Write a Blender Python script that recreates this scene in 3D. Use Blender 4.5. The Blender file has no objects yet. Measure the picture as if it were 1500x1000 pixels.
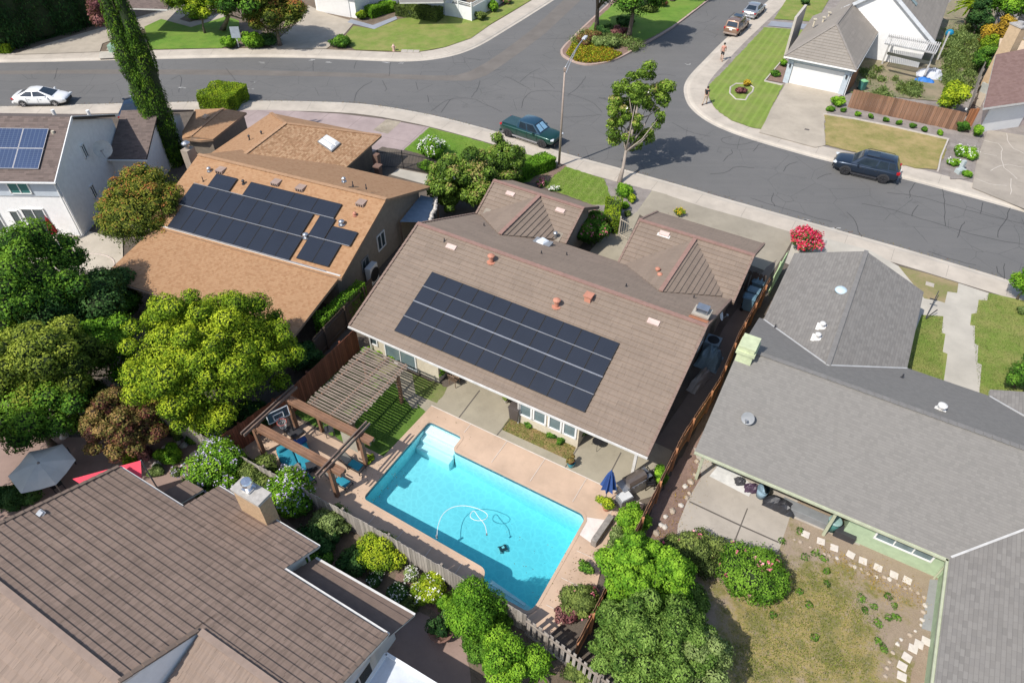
import bpy, bmesh, math, random
import numpy as np
from mathutils import Vector, Matrix
from mathutils.geometry import tessellate_polygon
random.seed(7)
R = math.radians
COL = bpy.context.scene.collection
# ------------------------------------------------------------------ camera of the survey drone (28 m up)
FOC, PITCH, ROLL, CAMH = 1000.0, R(43.66), R(0.7), 28.0
_fw = Vector((0, math.cos(PITCH), -math.sin(PITCH)))
_rt0 = Vector((1, 0, 0)); _up0 = _rt0.cross(_fw)
_rt = _rt0 * math.cos(ROLL) + _up0 * math.sin(ROLL)
_up = -_rt0 * math.sin(ROLL) + _up0 * math.cos(ROLL)
def G(px, py, z=0.0):
    """surveyed point: image reading (1500x1000) -> the real place at height z"""
    d = _fw * FOC + _rt * (px - 750) - _up * (py - 500)
    t = (z - CAMH) / d.z
    return Vector((d.x * t, d.y * t, z))
def mpp(P):            # metres per photo pixel at P
    return (Vector(P) - Vector((0, 0, CAMH))).dot(_fw) / FOC
def FR(ang):
    c, s = math.cos(R(ang)), math.sin(R(ang))
    def f(u, v, z=0.0):
        return Vector((u * c - v * s, u * s + v * c, z))
    return f
KA = -29.5
K = FR(KA); KB_A = -21.5; KB = FR(KB_A)
def uvof(P, ang=KA):
    c, s = math.cos(R(ang)), math.sin(R(ang))
    return (P.x * c + P.y * s, -P.x * s + P.y * c)

# ------------------------------------------------------------------ tagging
def tag(o, label=None, cat=None, group=None, kind=None):
    if label: o['label'] = label
    if cat: o['category'] = cat
    if group: o['group'] = group
    if kind: o['kind'] = kind
    return o
def empty(name, loc, label=None, cat=None, group=None, rz=0):
    o = bpy.data.objects.new(name, None); COL.objects.link(o)
    o.location = loc; o.rotation_euler = (0, 0, rz); o.empty_display_size = .3
    return tag(o, label, cat, group)
def kids(o): return [c for c in bpy.data.objects if c.parent == o]
def dup(root, loc, rz=None, label=None, scale=None):
    def cp(o, par):
        c = o.copy(); COL.objects.link(c); c.parent = par
        for ch in kids(o): cp(ch, c)
        return c
    r = cp(root, None); r.location = loc
    if rz is not None: r.rotation_euler = (0, 0, rz)
    if scale: r.scale = (scale,) * 3
    if label: r['label'] = label
    return r

# ------------------------------------------------------------------ mesh builder
class MB:
    def __init__(s, ang=KA):
        s.v = []; s.f = []; s.m = []; s.ang = ang; s.M = None
    def V(s, p):
        p = Vector(p)
        if s.M is not None: p = s.M @ p
        s.v.append(p); return len(s.v) - 1
    def face(s, pts, m=0):
        s.f.append([s.V(p) for p in pts]); s.m.append(m)
    def faces(s, pts, fs, m=0):
        b = len(s.v)
        for p in pts: s.V(p)
        for f in fs: s.f.append([b + i for i in f]); s.m.append(m)
    def box(s, c, d, rz=0, m=0, rx=0, ry=0):
        c = Vector(c); Q = Matrix.Rotation(rz, 3, 'Z') @ Matrix.Rotation(ry, 3, 'Y') @ Matrix.Rotation(rx, 3, 'X')
        P = [c + Q @ Vector((x * d[0] / 2, y * d[1] / 2, z * d[2] / 2)) for z in (-1, 1) for y in (-1, 1) for x in (-1, 1)]
        s.faces(P, [(0, 2, 3, 1), (4, 5, 7, 6), (0, 1, 5, 4), (2, 6, 7, 3), (0, 4, 6, 2), (1, 3, 7, 5)], m)
    def bar(s, a, b, w, h, m=0):            # rectangular bar from a to b
        a = Vector(a); b = Vector(b); d = b - a; L = d.length
        if L < 1e-6: return
        x = d / L; up = Vector((0, 0, 1)) if abs(x.z) < .95 else Vector((1, 0, 0))
        y = up.cross(x).normalized(); z = x.cross(y)
        P = [p + y * (i * w / 2) + z * (j * h / 2) for p in (a, b) for j in (-1, 1) for i in (-1, 1)]
        s.faces(P, [(0, 2, 3, 1), (4, 5, 7, 6), (0, 1, 5, 4), (2, 6, 7, 3), (0, 4, 6, 2), (1, 3, 7, 5)], m)
    def tube(s, pts, rad, n=8, m=0, cap=True):
        pts = [Vector(p) for p in pts]
        if not hasattr(rad, '__len__'): rad = [rad] * len(pts)
        b = len(s.v); prev = None
        for i, p in enumerate(pts):
            d = (pts[min(i + 1, len(pts) - 1)] - pts[max(i - 1, 0)])
            d = d.normalized() if d.length > 1e-9 else Vector((0, 0, 1))
            if prev is None:
                a = Vector((1, 0, 0)) if abs(d.x) < .8 else Vector((0, 1, 0))
                y = d.cross(a).normalized()
            else:
                y = (prev - d * prev.dot(d)).normalized()
            prev = y; z = d.cross(y)
            for k in range(n):
                t = 2 * math.pi * k / n
                s.V(p + (y * math.cos(t) + z * math.sin(t)) * rad[i])
        for i in range(len(pts) - 1):
            for k in range(n):
                k2 = (k + 1) % n
                s.f.append([b + i * n + k, b + i * n + k2, b + (i + 1) * n + k2, b + (i + 1) * n + k]); s.m.append(m)
        if cap:
            s.f.append([b + k for k in range(n)][::-1]); s.m.append(m)
            s.f.append([b + (len(pts) - 1) * n + k for k in range(n)]); s.m.append(m)
    def cyl(s, c, r, h, n=16, m=0, r2=None):
        c = Vector(c); s.tube([c, c + Vector((0, 0, h))], [r, r if r2 is None else r2], n, m)
    def lathe(s, c, prof, n=16, m=0):
        c = Vector(c); s.tube([c + Vector((0, 0, z + i * 1e-6)) for i, (r, z) in enumerate(prof)], [max(r, 1e-4) for r, z in prof], n, m)
    def prism(s, poly, z0, z1, m=0, ms=None):  # poly: list of xy(z ignored)
        n = len(poly); ms = m if ms is None else ms
        A = [Vector((p[0], p[1], z0)) for p in poly]; B = [Vector((p[0], p[1], z1)) for p in poly]
        for t in tessellate_polygon([B]): 
            t = list(t)
            if (B[t[1]] - B[t[0]]).cross(B[t[2]] - B[t[0]]).z < 0: t.reverse()
            s.face([B[i] for i in t], m)
        ar = sum(poly[i][0] * poly[(i + 1) % n][1] - poly[(i + 1) % n][0] * poly[i][1] for i in range(n))
        for i in range(n):
            j = (i + 1) % n
            q = [A[i], A[j], B[j], B[i]]
            s.face(q if ar > 0 else q[::-1], ms)
    def sheet(s, loops, z=None, m=0):
        L = [[Vector((p[0], p[1], p[2] if z is None else z)) for p in lo] for lo in loops]
        flat = [p for lo in L for p in lo]
        b = len(s.v)
        for p in flat: s.V(p)
        for t in tessellate_polygon(L):
            t = list(t)
            if (flat[t[1]] - flat[t[0]]).cross(flat[t[2]] - flat[t[0]]).z < 0: t.reverse()
            s.f.append([b + i for i in t]); s.m.append(m)
    def ico(s, c, r, sub=1, m=0, jit=0, sz=1, rnd=random):
        bm = bmesh.new(); bmesh.ops.create_icosphere(bm, subdivisions=sub, radius=1)
        P = []
        for v in bm.verts:
            k = r * (1 + rnd.uniform(-jit, jit)); P.append(Vector(c) + Vector((v.co.x * k, v.co.y * k, v.co.z * k * sz)))
        s.faces(P, [[v.index for v in f.verts] for f in bm.faces], m); bm.free()
    def build(s, name, mats, parent=None, smooth=False, bevel=0, merge=False, sub=0):
        me = bpy.data.meshes.new(name)
        off = Vector((0, 0, 0))
        p = parent
        while p is not None: off += p.location; p = p.parent
        me.from_pydata([tuple(q - off) for q in s.v], [], s.f)
        if not isinstance(mats, (list, tuple)): mats = [mats]
        for mt in mats: me.materials.append(mt)
        me.polygons.foreach_set('material_index', s.m)
        if merge or bevel:
            bm = bmesh.new(); bm.from_mesh(me)
            bmesh.ops.remove_doubles(bm, verts=bm.verts, dist=1e-4)
            if bevel:
                ed = [e for e in bm.edges if len(e.link_faces) == 2 and e.calc_face_angle(0) > .5]
                bmesh.ops.bevel(bm, geom=ed, offset=bevel, segments=2, affect='EDGES', profile=.6, clamp_overlap=True)
            bm.to_mesh(me); bm.free()
        # metric uvs: u horizontal along each face, v up the slope
        uvl = me.uv_layers.new(name='UVMap')
        ca, sa = math.cos(R(s.ang)), math.sin(R(s.ang))
        co = np.empty(len(me.vertices) * 3, 'f'); me.vertices.foreach_get('co', co); co = co.reshape(-1, 3) + np.array(off, 'f')
        nf = len(me.polygons); nor = np.empty(nf * 3, 'f'); me.polygons.foreach_get('normal', nor); nor = nor.reshape(-1, 3)
        flatm = np.hypot(nor[:, 0], nor[:, 1]) < .02
        U = np.stack([-nor[:, 1], nor[:, 0], np.zeros(nf, 'f')], 1)
        U /= np.maximum(np.linalg.norm(U, axis=1), 1e-6)[:, None]
        U[flatm] = (ca, sa, 0)
        Vv = np.cross(nor, U)
        ls = np.empty(nf, 'i'); lt = np.empty(nf, 'i'); me.polygons.foreach_get('loop_start', ls); me.polygons.foreach_get('loop_total', lt)
        fi = np.repeat(np.arange(nf), lt); vi = np.empty(len(me.loops), 'i'); me.loops.foreach_get('vertex_index', vi)
        P = co[vi]; uv = np.stack([(P * U[fi]).sum(1), (P * Vv[fi]).sum(1)], 1).astype('f')
        uvl.data.foreach_set('uv', uv.ravel())
        if smooth: me.polygons.foreach_set('use_smooth', [True] * nf)
        o = bpy.data.objects.new(name, me); COL.objects.link(o)
        if parent is not None: o.parent = parent
        if sub:
            md = o.modifiers.new('s', 'SUBSURF'); md.levels = sub; md.render_levels = sub
        return o
def smooth_ang(o, deg=35):
    me = o.data
    bm = bmesh.new(); bm.from_mesh(me)
    for f in bm.faces: f.smooth = True
    for e in bm.edges:
        e.smooth = not (len(e.link_faces) == 2 and e.calc_face_angle(0) > R(deg))
    bm.to_mesh(me); bm.free(); return o

# ------------------------------------------------------------------ materials
class NT:
    def __init__(s, name):
        s.mat = bpy.data.materials.new(name); s.mat.use_nodes = True
        s.t = s.mat.node_tree; s.t.nodes.clear()
        s.out = s.t.nodes.new('ShaderNodeOutputMaterial')
    def n(s, typ, ins=None, **kw):
        nd = s.t.nodes.new('ShaderNode' + typ)
        for k, v in kw.items(): setattr(nd, k, v)
        for k, v in (ins or {}).items():
            sk = nd.inputs[k]
            if isinstance(v, bpy.types.NodeSocket): s.t.links.new(v, sk)
            elif isinstance(v, bpy.types.Node): s.t.links.new(v.outputs[0], sk)
            else:
                if sk.type == 'RGBA' and len(v) == 3: v = (*v, 1)
                sk.default_value = v
        return nd
    def math(s, op, a, b=0, c=0):
        return s.n('Math', {0: a, 1: b, 2: c}, operation=op).outputs[0]
    def mix(s, f, a, b, bt='MIX'):
        nd = s.n('Mix', data_type='RGBA', blend_type=bt)
        for k, v in ((0, f), (6, a), (7, b)):
            sk = nd.inputs[k]
            if isinstance(v, bpy.types.NodeSocket): s.t.links.new(v, sk)
            else: sk.default_value = (*v, 1) if (hasattr(v, '__len__') and len(v) == 3) else v
        return nd.outputs[2]
    def noise(s, vec, sc, det=4, rough=.6, out=0, dist=0):
        return s.n('TexNoise', {'Vector': vec, 'Scale': sc, 'Detail': det, 'Roughness': rough, 'Distortion': dist}).outputs[out]
    def ramp(s, f, stops):
        nd = s.n('ValToRGB', {0: f}); cr = nd.color_ramp
        while len(cr.elements) < len(stops): cr.elements.new(.5)
        for e, (p, c) in zip(cr.elements, stops):
            e.position = p; e.color = (*c, 1) if len(c) == 3 else c
        return nd.outputs[0]
    def geo(s): return s.n('NewGeometry').outputs['Position']
    def obj(s): return s.n('TexCoord').outputs['Object']
    def uv(s): return s.n('UVMap', uv_map='UVMap').outputs[0]
    def bump(s, h, st=.3, dist=.02):
        return s.n('Bump', {'Height': h, 'Strength': st, 'Distance': dist}).outputs[0]
    def done(s, col, rough=.8, bump=None, **kw):
        ins = {'Base Color': col, 'Roughness': rough}
        if bump is not None: ins['Normal'] = bump
        ins.update(kw)
        p = s.n('BsdfPrincipled', ins); s.t.links.new(p.outputs[0], s.out.inputs[0]); return s.mat
_mc = {}
def M(name, c, rough=.7, var=.12, sc=3, bump=.0, metal=0, dirt=0, **kw):
    """plain painted / stone / metal surface with large and fine variation"""
    if name in _mc: return _mc[name]
    t = NT(name); P = t.geo()
    a = t.noise(P, sc, 5); b = t.noise(P, sc * 14, 3)
    lo = tuple(x * (1 - var) for x in c); hi = tuple(min(1, x * (1 + var)) for x in c)
    col = t.mix(t.ramp(a, [(.3, (0, 0, 0)), (.7, (1, 1, 1))]), lo, hi)
    col = t.mix(t.math('MULTIPLY', b, var * 1.3), col, tuple(x * .45 for x in c))
    if dirt:
        d = t.noise(P, .8, 6, .7)
        col = t.mix(t.math('MULTIPLY', t.ramp(d, [(.45, (0, 0, 0)), (.75, (1, 1, 1))]), dirt), col, (.09, .075, .06))
    ins = {'Metallic': metal}; ins.update(kw)
    _mc[name] = t.done(col, rough, t.bump(b, bump, .01) if bump else None, **ins)
    return _mc[name]

def shingle(name, cols, w=.32, h=.145, rough=.95, big=.25, edge=.45):
    """asphalt shingle tabs: random tone per tab, dark course line"""
    t = NT(name); sep = t.n('SeparateXYZ', {0: t.uv()})
    row = t.math('DIVIDE', sep.outputs[1], h); rf = t.math('FLOOR', row)
    sh = t.n('TexWhiteNoise', {'W': rf}, noise_dimensions='1D').outputs[0]
    cx = t.math('ADD', t.math('DIVIDE', sep.outputs[0], w), t.math('MULTIPLY', sh, 7.3)); cf = t.math('FLOOR', cx)
    cell = t.n('CombineXYZ', {0: cf, 1: rf})
    wn = t.n('TexWhiteNoise', {'Vector': cell}, noise_dimensions='3D').outputs[0]
    n = len(cols)
    col = t.ramp(wn, [(i / (n - 1), c) for i, c in enumerate(cols)])
    nb = t.noise(t.geo(), .35, 4); 
    mean = tuple(sum(c[i] for c in cols) / n for i in range(3))
    col = t.mix(t.math('MULTIPLY', nb, big), col, tuple(x * .62 for x in mean))
    nf = t.noise(t.geo(), 30, 2); col = t.mix(t.math('MULTIPLY', nf, .22), col, tuple(x * .5 for x in mean))
    fr = t.math('FRACT', row); ln = t.math('LESS_THAN', fr, .16)
    fc = t.math('FRACT', cx); lc = t.math('LESS_THAN', fc, .06)
    lx = t.math('MAXIMUM', t.math('MULTIPLY', ln, edge), t.math('MULTIPLY', lc, edge * .6))
    col = t.mix(lx, col, tuple(x * .38 for x in mean))
    _mc[name] = t.done(col, rough, t.bump(t.math('ADD', fr, t.math('MULTIPLY', wn, .5)), .35, .012)); return _mc[name]
def tile(name, c, w=1.15, h=.37, groove=.25, var=.16, rough=.9, scuff=.2, jt=.75):
    """stone coated / concrete roof panels; the courses themselves are modelled as real steps"""
    t = NT(name); sep = t.n('SeparateXYZ', {0: t.uv()})
    row = t.math('FLOOR', t.math('DIVIDE', sep.outputs[1], h))
    sh = t.n('TexWhiteNoise', {'W': row}, noise_dimensions='1D').outputs[0]
    cx = t.math('ADD', t.math('DIVIDE', sep.outputs[0], w), t.math('MULTIPLY', sh, 5)); cf = t.math('FLOOR', cx)
    wn = t.n('TexWhiteNoise', {'Vector': t.n('CombineXYZ', {0: cf, 1: row})}, noise_dimensions='3D').outputs[0]
    col = t.mix(wn, tuple(x * (1 - var) for x in c), tuple(x * (1 + var) for x in c))
    sc = t.n('CombineXYZ', {0: t.math('MULTIPLY', sep.outputs[0], 9), 1: t.math('MULTIPLY', sep.outputs[1], .8)})
    gv = t.noise(sc, 1.0, 3); col = t.mix(t.math('MULTIPLY', t.ramp(gv, [(.45, (0, 0, 0)), (.6, (1, 1, 1))]), groove), col, tuple(x * .45 for x in c))
    nb = t.noise(t.geo(), .4, 6, .7); col = t.mix(t.math('MULTIPLY', t.ramp(nb, [(.4, (0, 0, 0)), (.7, (1, 1, 1))]), scuff), col, tuple(x * .6 for x in c))
    nf = t.noise(t.geo(), 22, 3); col = t.mix(t.math('MULTIPLY', nf, .25), col, tuple(x * .55 for x in c))
    fc = t.math('FRACT', cx); lc = t.math('LESS_THAN', fc, .022)
    col = t.mix(t.math('MULTIPLY', lc, jt), col, tuple(x * .2 for x in c))
    _mc[name] = t.done(col, rough, t.bump(gv, .4, .01)); return _mc[name]
def stops(a, b): return [(a, (0, 0, 0)), (b, (1, 1, 1))]
# ------------------------------------------------------------------ the palette
def mk_asphalt():
    t = NT('asphalt'); P = t.geo()
    col = t.ramp(t.noise(P, 60, 2), [(.3, (.098, .096, .092)), (.7, (.16, .156, .15))])
    big = t.noise(P, .12, 6, .65); col = t.mix(t.math('MULTIPLY', t.ramp(big, stops(.38, .66)), .55), col, (.165, .158, .150))
    st = t.noise(t.n('Mapping', {0: P, 'Rotation': (0, 0, R(26)), 'Scale': (.12, 1.1, 1)}).outputs[0], 1, 4)
    col = t.mix(t.math('MULTIPLY', t.ramp(st, stops(.5, .75)), .3), col, (.18, .172, .163))
    ol = t.noise(P, .5, 7, .8); col = t.mix(t.math('MULTIPLY', t.ramp(ol, stops(.58, .7)), .45), col, (.07, .068, .066))
    sp = t.noise(P, 1.3, 5, .75); col = t.mix(t.math('MULTIPLY', t.ramp(sp, stops(.62, .72)), .35), col, (.05, .049, .05))
    vc = t.n('TexVoronoi', {'Vector': t.n('Mapping', {0: t.mix(.12, P, t.noise(P, .9, 4, .6, 1)), 'Scale': (.4, .4, .4)}).outputs[0], 'Scale': 1.0}, feature='DISTANCE_TO_EDGE').outputs[0]
    ck = t.math('LESS_THAN', vc, .004); mk = t.ramp(t.noise(P, .1, 2), stops(.47, .53))
    col = t.mix(t.math('MULTIPLY', t.math('MULTIPLY', ck, mk), .5), col, (.03, .03, .03))
    return t.done(col, .92, t.bump(t.noise(P, 90, 2), .3, .01))
ASPH = mk_asphalt()
def concrete(name, c, joint=0, ang=KA, stain=.35, grain=.25, w=1.5, rot=0):
    t = NT(name); P = t.geo()
    col = t.mix(t.ramp(t.noise(P, .45, 6, .65), stops(.35, .68)), tuple(x * .84 for x in c), tuple(x * 1.1 for x in c))
    col = t.mix(t.math('MULTIPLY', t.ramp(t.noise(P, 1.7, 7, .75), stops(.52, .75)), stain), col, tuple(x * .55 for x in c))
    col = t.mix(t.math('MULTIPLY', t.noise(P, 45, 2), grain), col, tuple(x * .5 for x in c))
    if joint:
        m = t.n('Mapping', {0: P, 'Rotation': (0, 0, R(-ang))}).outputs[0]; sep = t.n('SeparateXYZ', {0: m})
        f = None
        for k in (0, 1):
            q = t.math('LESS_THAN', t.math('FRACT', t.math('DIVIDE', sep.outputs[k], joint)), .03 / joint * 1.6)
            f = q if f is None else t.math('MAXIMUM', f, q)
        col = t.mix(t.math('MULTIPLY', f, .55), col, tuple(x * .4 for x in c))
    _mc[name] = t.done(col, .88, t.bump(t.noise(P, 40, 3), .15, .01)); return _mc[name]
SIDEW = concrete('sidewalk_concrete', (.53, .465, .385), stain=.3)
KERBM = concrete('kerb_concrete', (.55, .49, .41), stain=.3)
PATIO = concrete('exposed_patio', (.40, .355, .265), grain=.5, stain=.5)
DRIVE_A = concrete('aggregate_drive', (.37, .325, .25), grain=.45)
DRIVE_E = concrete('pale_drive', (.50, .46, .39), stain=.2)
DRIVE_F = concrete('drive_warm', (.45, .39, .31), stain=.3)
PINK = concrete('pink_drive', (.40, .315, .295), joint=3.1, ang=KB_A)
DECK = concrete('salmon_deck', (.585, .42, .30), stain=.3, grain=.15)
FLAG = concrete('flagstone_terrace', (.33, .23, .19), stain=.5)
BLUESTONE = concrete('bluestone_path', (.30, .32, .36), stain=.2)
def lawn(name, dark, lite, dry=None, dryamt=.5, stripe=None, sc=.5):
    t = NT(name); P = t.geo()
    col = t.mix(t.noise(P, 14, 3), dark, lite)
    col = t.mix(t.math('MULTIPLY', t.ramp(t.noise(P, 1.2, 4), stops(.4, .65)), .4), col, tuple(x * .72 for x in dark))
    if stripe is not None:
        s = t.n('SeparateXYZ', {0: t.n('Mapping', {0: P, 'Rotation': (0, 0, R(stripe))}).outputs[0]}).outputs[1]
        w = t.math('SINE', t.math('MULTIPLY', s, 9)); col = t.mix(t.math('MULTIPLY', t.ramp(w, stops(.2, .8)), .35), col, tuple(x * 1.25 for x in lite))
    if dry:
        col = t.mix(t.math('MULTIPLY', t.ramp(t.noise(P, sc, 6, .7), stops(.42, .62)), dryamt), col, dry)
        col = t.mix(t.math('MULTIPLY', t.ramp(t.noise(P, 6, 3, .7), stops(.5, .6)), dryamt * .6), col, tuple(x * .8 for x in dry))
    _mc[name] = t.done(col, .95, t.bump(t.noise(P, 35, 3, .8), .7, .04)); return _mc[name]
GRASS_LUSH = lawn('lush_lawn', (.08, .18, .012), (.16, .30, .025), (.24, .30, .05), .4, sc=.35)
GRASS_MOWN = lawn('mown_lawn', (.13, .20, .02), (.22, .31, .05), (.27, .27, .09), .45, stripe=-62)
GRASS_OK = lawn('front_lawn', (.13, .20, .022), (.22, .30, .05), (.33, .28, .10), .55)
GRASS_DRY = lawn('dry_lawn', (.20, .19, .045), (.28, .26, .08), (.42, .31, .14), .85)
GRASS_PATCH = lawn('patchy_lawn', (.16, .18, .05), (.26, .25, .09), (.36, .27, .15), .8, sc=.6)
def dirtmat(name, a, b, weed=None, wamt=.5, sc=.5):
    t = NT(name); P = t.geo()
    col = t.mix(t.ramp(t.noise(P, .8, 7, .75), stops(.35, .65)), a, b)
    col = t.mix(t.math('MULTIPLY', t.ramp(t.noise(P, 16, 4, .8), stops(.5, .7)), .5), col, tuple(x * .45 for x in a))
    if weed: col = t.mix(t.math('MULTIPLY', t.math('MULTIPLY', t.ramp(t.noise(P, sc, 5, .65), stops(.45, .6)), t.ramp(t.noise(P, 9, 4, .7), stops(.35, .6))), wamt), col, weed)
    _mc[name] = t.done(col, .95, t.bump(t.noise(P, 18, 5, .8), .8, .05)); return _mc[name]
DIRT = dirtmat('garden_soil', (.13, .095, .065), (.22, .17, .12))
MULCH = dirtmat('bark_mulch', (.20, .13, .10), (.30, .20, .16))
MULCH_G = dirtmat('grey_mulch', (.22, .19, .17), (.34, .30, .27))
def mk_yard():
    t = NT('dry_yard'); P = t.geo(); c0 = G(1180, 940, 0)
    soil = t.mix(t.noise(P, 2.5, 6, .75), (.31, .235, .17), (.44, .35, .26)); fine = t.noise(P, 30, 4, .8)
    dist = t.n('VectorMath', {0: P, 1: (c0.x, c0.y, .15)}, operation='DISTANCE').outputs['Value']
    reg = t.math('ADD', t.math('MULTIPLY', t.noise(P, .55, 6, .75), 1.6), t.math('MULTIPLY', t.math('SUBTRACT', 4.6, dist), .11))
    dry = t.mix(t.noise(P, 12, 3), (.33, .25, .08), (.46, .36, .15)); grn = t.mix(t.noise(P, 14, 3), (.15, .15, .04), (.31, .27, .09))
    gm = t.math('MULTIPLY', t.ramp(reg, stops(.80, .98)), t.ramp(t.noise(P, 6, 6, .8), stops(.32, .5)))
    col = t.mix(gm, soil, t.mix(t.ramp(t.noise(P, 1.1, 4, .7), stops(.42, .58)), dry, grn))
    col = t.mix(t.math('MULTIPLY', t.ramp(fine, stops(.5, .72)), .5), col, (.09, .07, .04))
    return t.done(col, .95, t.bump(fine, .9, .05))
YARD_E = mk_yard()
YARD_F = dirtmat('weedy_yard', (.24, .20, .13), (.32, .26, .17), (.13, .16, .06), .8, .5)
GRAVEL = dirtmat('river_gravel', (.26, .22, .16), (.45, .38, .29))
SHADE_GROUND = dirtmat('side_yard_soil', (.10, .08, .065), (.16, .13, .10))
SH_B = shingle('tan_shingle', [(.35, .185, .088), (.42, .24, .125), (.45, .265, .14), (.39, .21, .105)], w=.16, h=.14, edge=.22)
SH_BL = shingle('tan_laminate_shingle', [(.30, .16, .075), (.43, .24, .125), (.55, .35, .20), (.33, .18, .085)], w=.22, h=.13, edge=.55)
SH_E = shingle('grey_shingle', [(.205, .193, .175), (.225, .211, .191), (.24, .225, .204), (.214, .20, .182)], w=.17, h=.13, edge=.2, big=.06)
SH_E2 = shingle('grey_shingle_wing', [(.205, .19, .172), (.24, .222, .20), (.265, .247, .223), (.22, .204, .186)], w=.30, h=.15, edge=.3, big=.12)
SH_C = shingle('brown_shingle', [(.12, .09, .078), (.17, .128, .11), (.20, .15, .13), (.14, .108, .095)], edge=.4)
SH_G = shingle('maroon_shingle', [(.20, .12, .10), (.235, .145, .125), (.26, .165, .14)], edge=.2)
TL_A = tile('brown_metal_shake', (.262, .200, .153), h=.31, scuff=.25, var=.07, groove=.18, jt=.28)
TL_D = tile('chocolate_shake', (.245, .175, .135), w=1.1, h=.315, groove=.45, var=.1, jt=.5, scuff=.12)
TL_D2 = tile('sunlit_shake', (.30, .222, .172), w=1.1, h=.315, groove=.35, var=.07, jt=.4, scuff=.15)  # paler copy of the shake, sunlight put into the near slopes' colour
TL_F = tile('taupe_shake', (.30, .265, .225), w=1.3, groove=.2, var=.06, jt=.25, scuff=.15)
RIDGE_A = M('ridge_brown', (.30, .18, .145), .85)
FASC_BR = M('fascia_brown', (.16, .11, .08), .7)
FASC_WH = M('fascia_white', (.66, .64, .60), .6)
FASC_GR = M('fascia_green', (.46, .48, .34), .6)
FASC_TAN = M('fascia_tan', (.30, .20, .13), .7)
FASC_DK = M('fascia_dark', (.05, .045, .042), .6)
CREAM = M('cream_stucco', (.62, .55, .42), .9, bump=.3)
WHITEW = M('white_stucco', (.82, .81, .79), .9, .06, bump=.3)
GREYW = M('grey_siding', (.34, .37, .41), .8)
WHT = M('white_paint', (.80, .80, .78), .5, .04)
GREENW = M('green_stucco', (.40, .50, .33), .9, bump=.3)
GREENW2 = M('pale_green_paint', (.52, .60, .34), .8)
BROWNW = M('brown_stucco', (.21, .165, .13), .9, bump=.3)
TAUPEW = M('taupe_stucco', (.28, .24, .19), .9, bump=.3)
PINKW = M('pinkish_stucco', (.52, .42, .38), .9, bump=.3)
WOOD_RED = M('redwood_beam', (.25, .135, .08), .75, .25, 2)
WOOD_GREY = M('weathered_wood', (.30, .255, .21), .9, .25, 2)
WOOD_LAT = M('lattice_wood', (.27, .21, .165), .85, .25, 2)
BLACKM = M('black_metal', (.02, .02, .022), .5)
STEEL = M('galvanised', (.50, .52, .54), .35, metal=.8)
GREYM = M('grey_metal', (.30, .31, .32), .5, metal=.3)
LPOLE = M('lamp_pole', (.38, .30, .25), .6, metal=.2)
ALU = M('rail_aluminium', (.55, .55, .56), .4, metal=.6)
TERRA = M('terracotta_vent', (.52, .23, .15), .7)
PLAST_BL = M('bin_blue_grey', (.12, .22, .29), .5)
PLAST_GN = M('bin_green', (.06, .19, .17), .5)
PLAST_DK = M('dark_plastic', (.045, .045, .05), .5)
TEAL = M('teal_fabric', (.02, .24, .33), .9)
NAVY = M('navy_fabric', (.03, .08, .26), .9)
CANVAS = M('white_canvas', (.66, .62, .54), .9, .08, 1.5)
PINKF = M('coral_fabric', (.85, .07, .11), .8, .05)
REDF = M('red_fabric', (.45, .02, .04), .9)
BRICK = M('chimney_brick', (.50, .34, .20), .9, .2, 8, bump=.4)
BRICK_B = M('chimney_block', (.45, .37, .29), .9, .2, 6, bump=.4)
STONE = M('edging_stone', (.44, .36, .28), .9, .25, 5, bump=.3)
STONE_P = M('pale_stone', (.60, .55, .49), .9, .15, 5, bump=.3)
PAVER = M('stepping_paver', (.66, .60, .54), .9, .1, 6)
BARK = M('tree_bark', (.17, .13, .10), .95, .3, 4, bump=.5)
BARK_P = M('pale_bark', (.36, .30, .25), .9, .25, 4, bump=.5)
TUBM = M('hot_tub_cover', (.55, .60, .62), .5)
def mk_glass(name, c, rough=.05):
    t = NT(name); P = t.geo()
    return t.done(t.mix(t.noise(P, 1.5, 2), c, tuple(x * 1.8 + .01 for x in c)), rough, None, **{'Specular IOR Level': .8})
GLASS = mk_glass('window_glass', (.03, .045, .05))
GLASS_T = mk_glass('teal_window_glass', (.03, .12, .11))
GLASS_P = mk_glass('pale_window_glass', (.10, .14, .15))
GLASS_CAR = mk_glass('car_glass', (.012, .02, .03))
SKYL = M('skylight_dome', (.70, .74, .78), .15, .05)
def mk_solar(name, c, line, nx, ny, la):
    t = NT(name); uv = t.n('TexCoord').outputs['Generated']; sep = t.n('SeparateXYZ', {0: uv})
    f = None
    for k, n in ((0, nx), (1, ny)):
        fr = t.math('FRACT', t.math('MULTIPLY', sep.outputs[k], n)); q = t.math('MAXIMUM', t.math('LESS_THAN', fr, .045), t.math('GREATER_THAN', fr, .955))
        f = q if f is None else t.math('MAXIMUM', f, q)
    col = t.mix(t.math('MULTIPLY', f, la), t.mix(t.noise(t.geo(), .7, 3), c, tuple(x * 1.5 for x in c)), line)
    return t.done(col, .3, None, **{'Specular IOR Level': .5})
SOLAR = mk_solar('black_solar_cells', (.016, .020, .030), (.028, .035, .05), 6, 10, .5)
SOLAR_BL = mk_solar('blue_solar_cells', (.018, .038, .095), (.15, .20, .27), 6, 10, .6)
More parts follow.
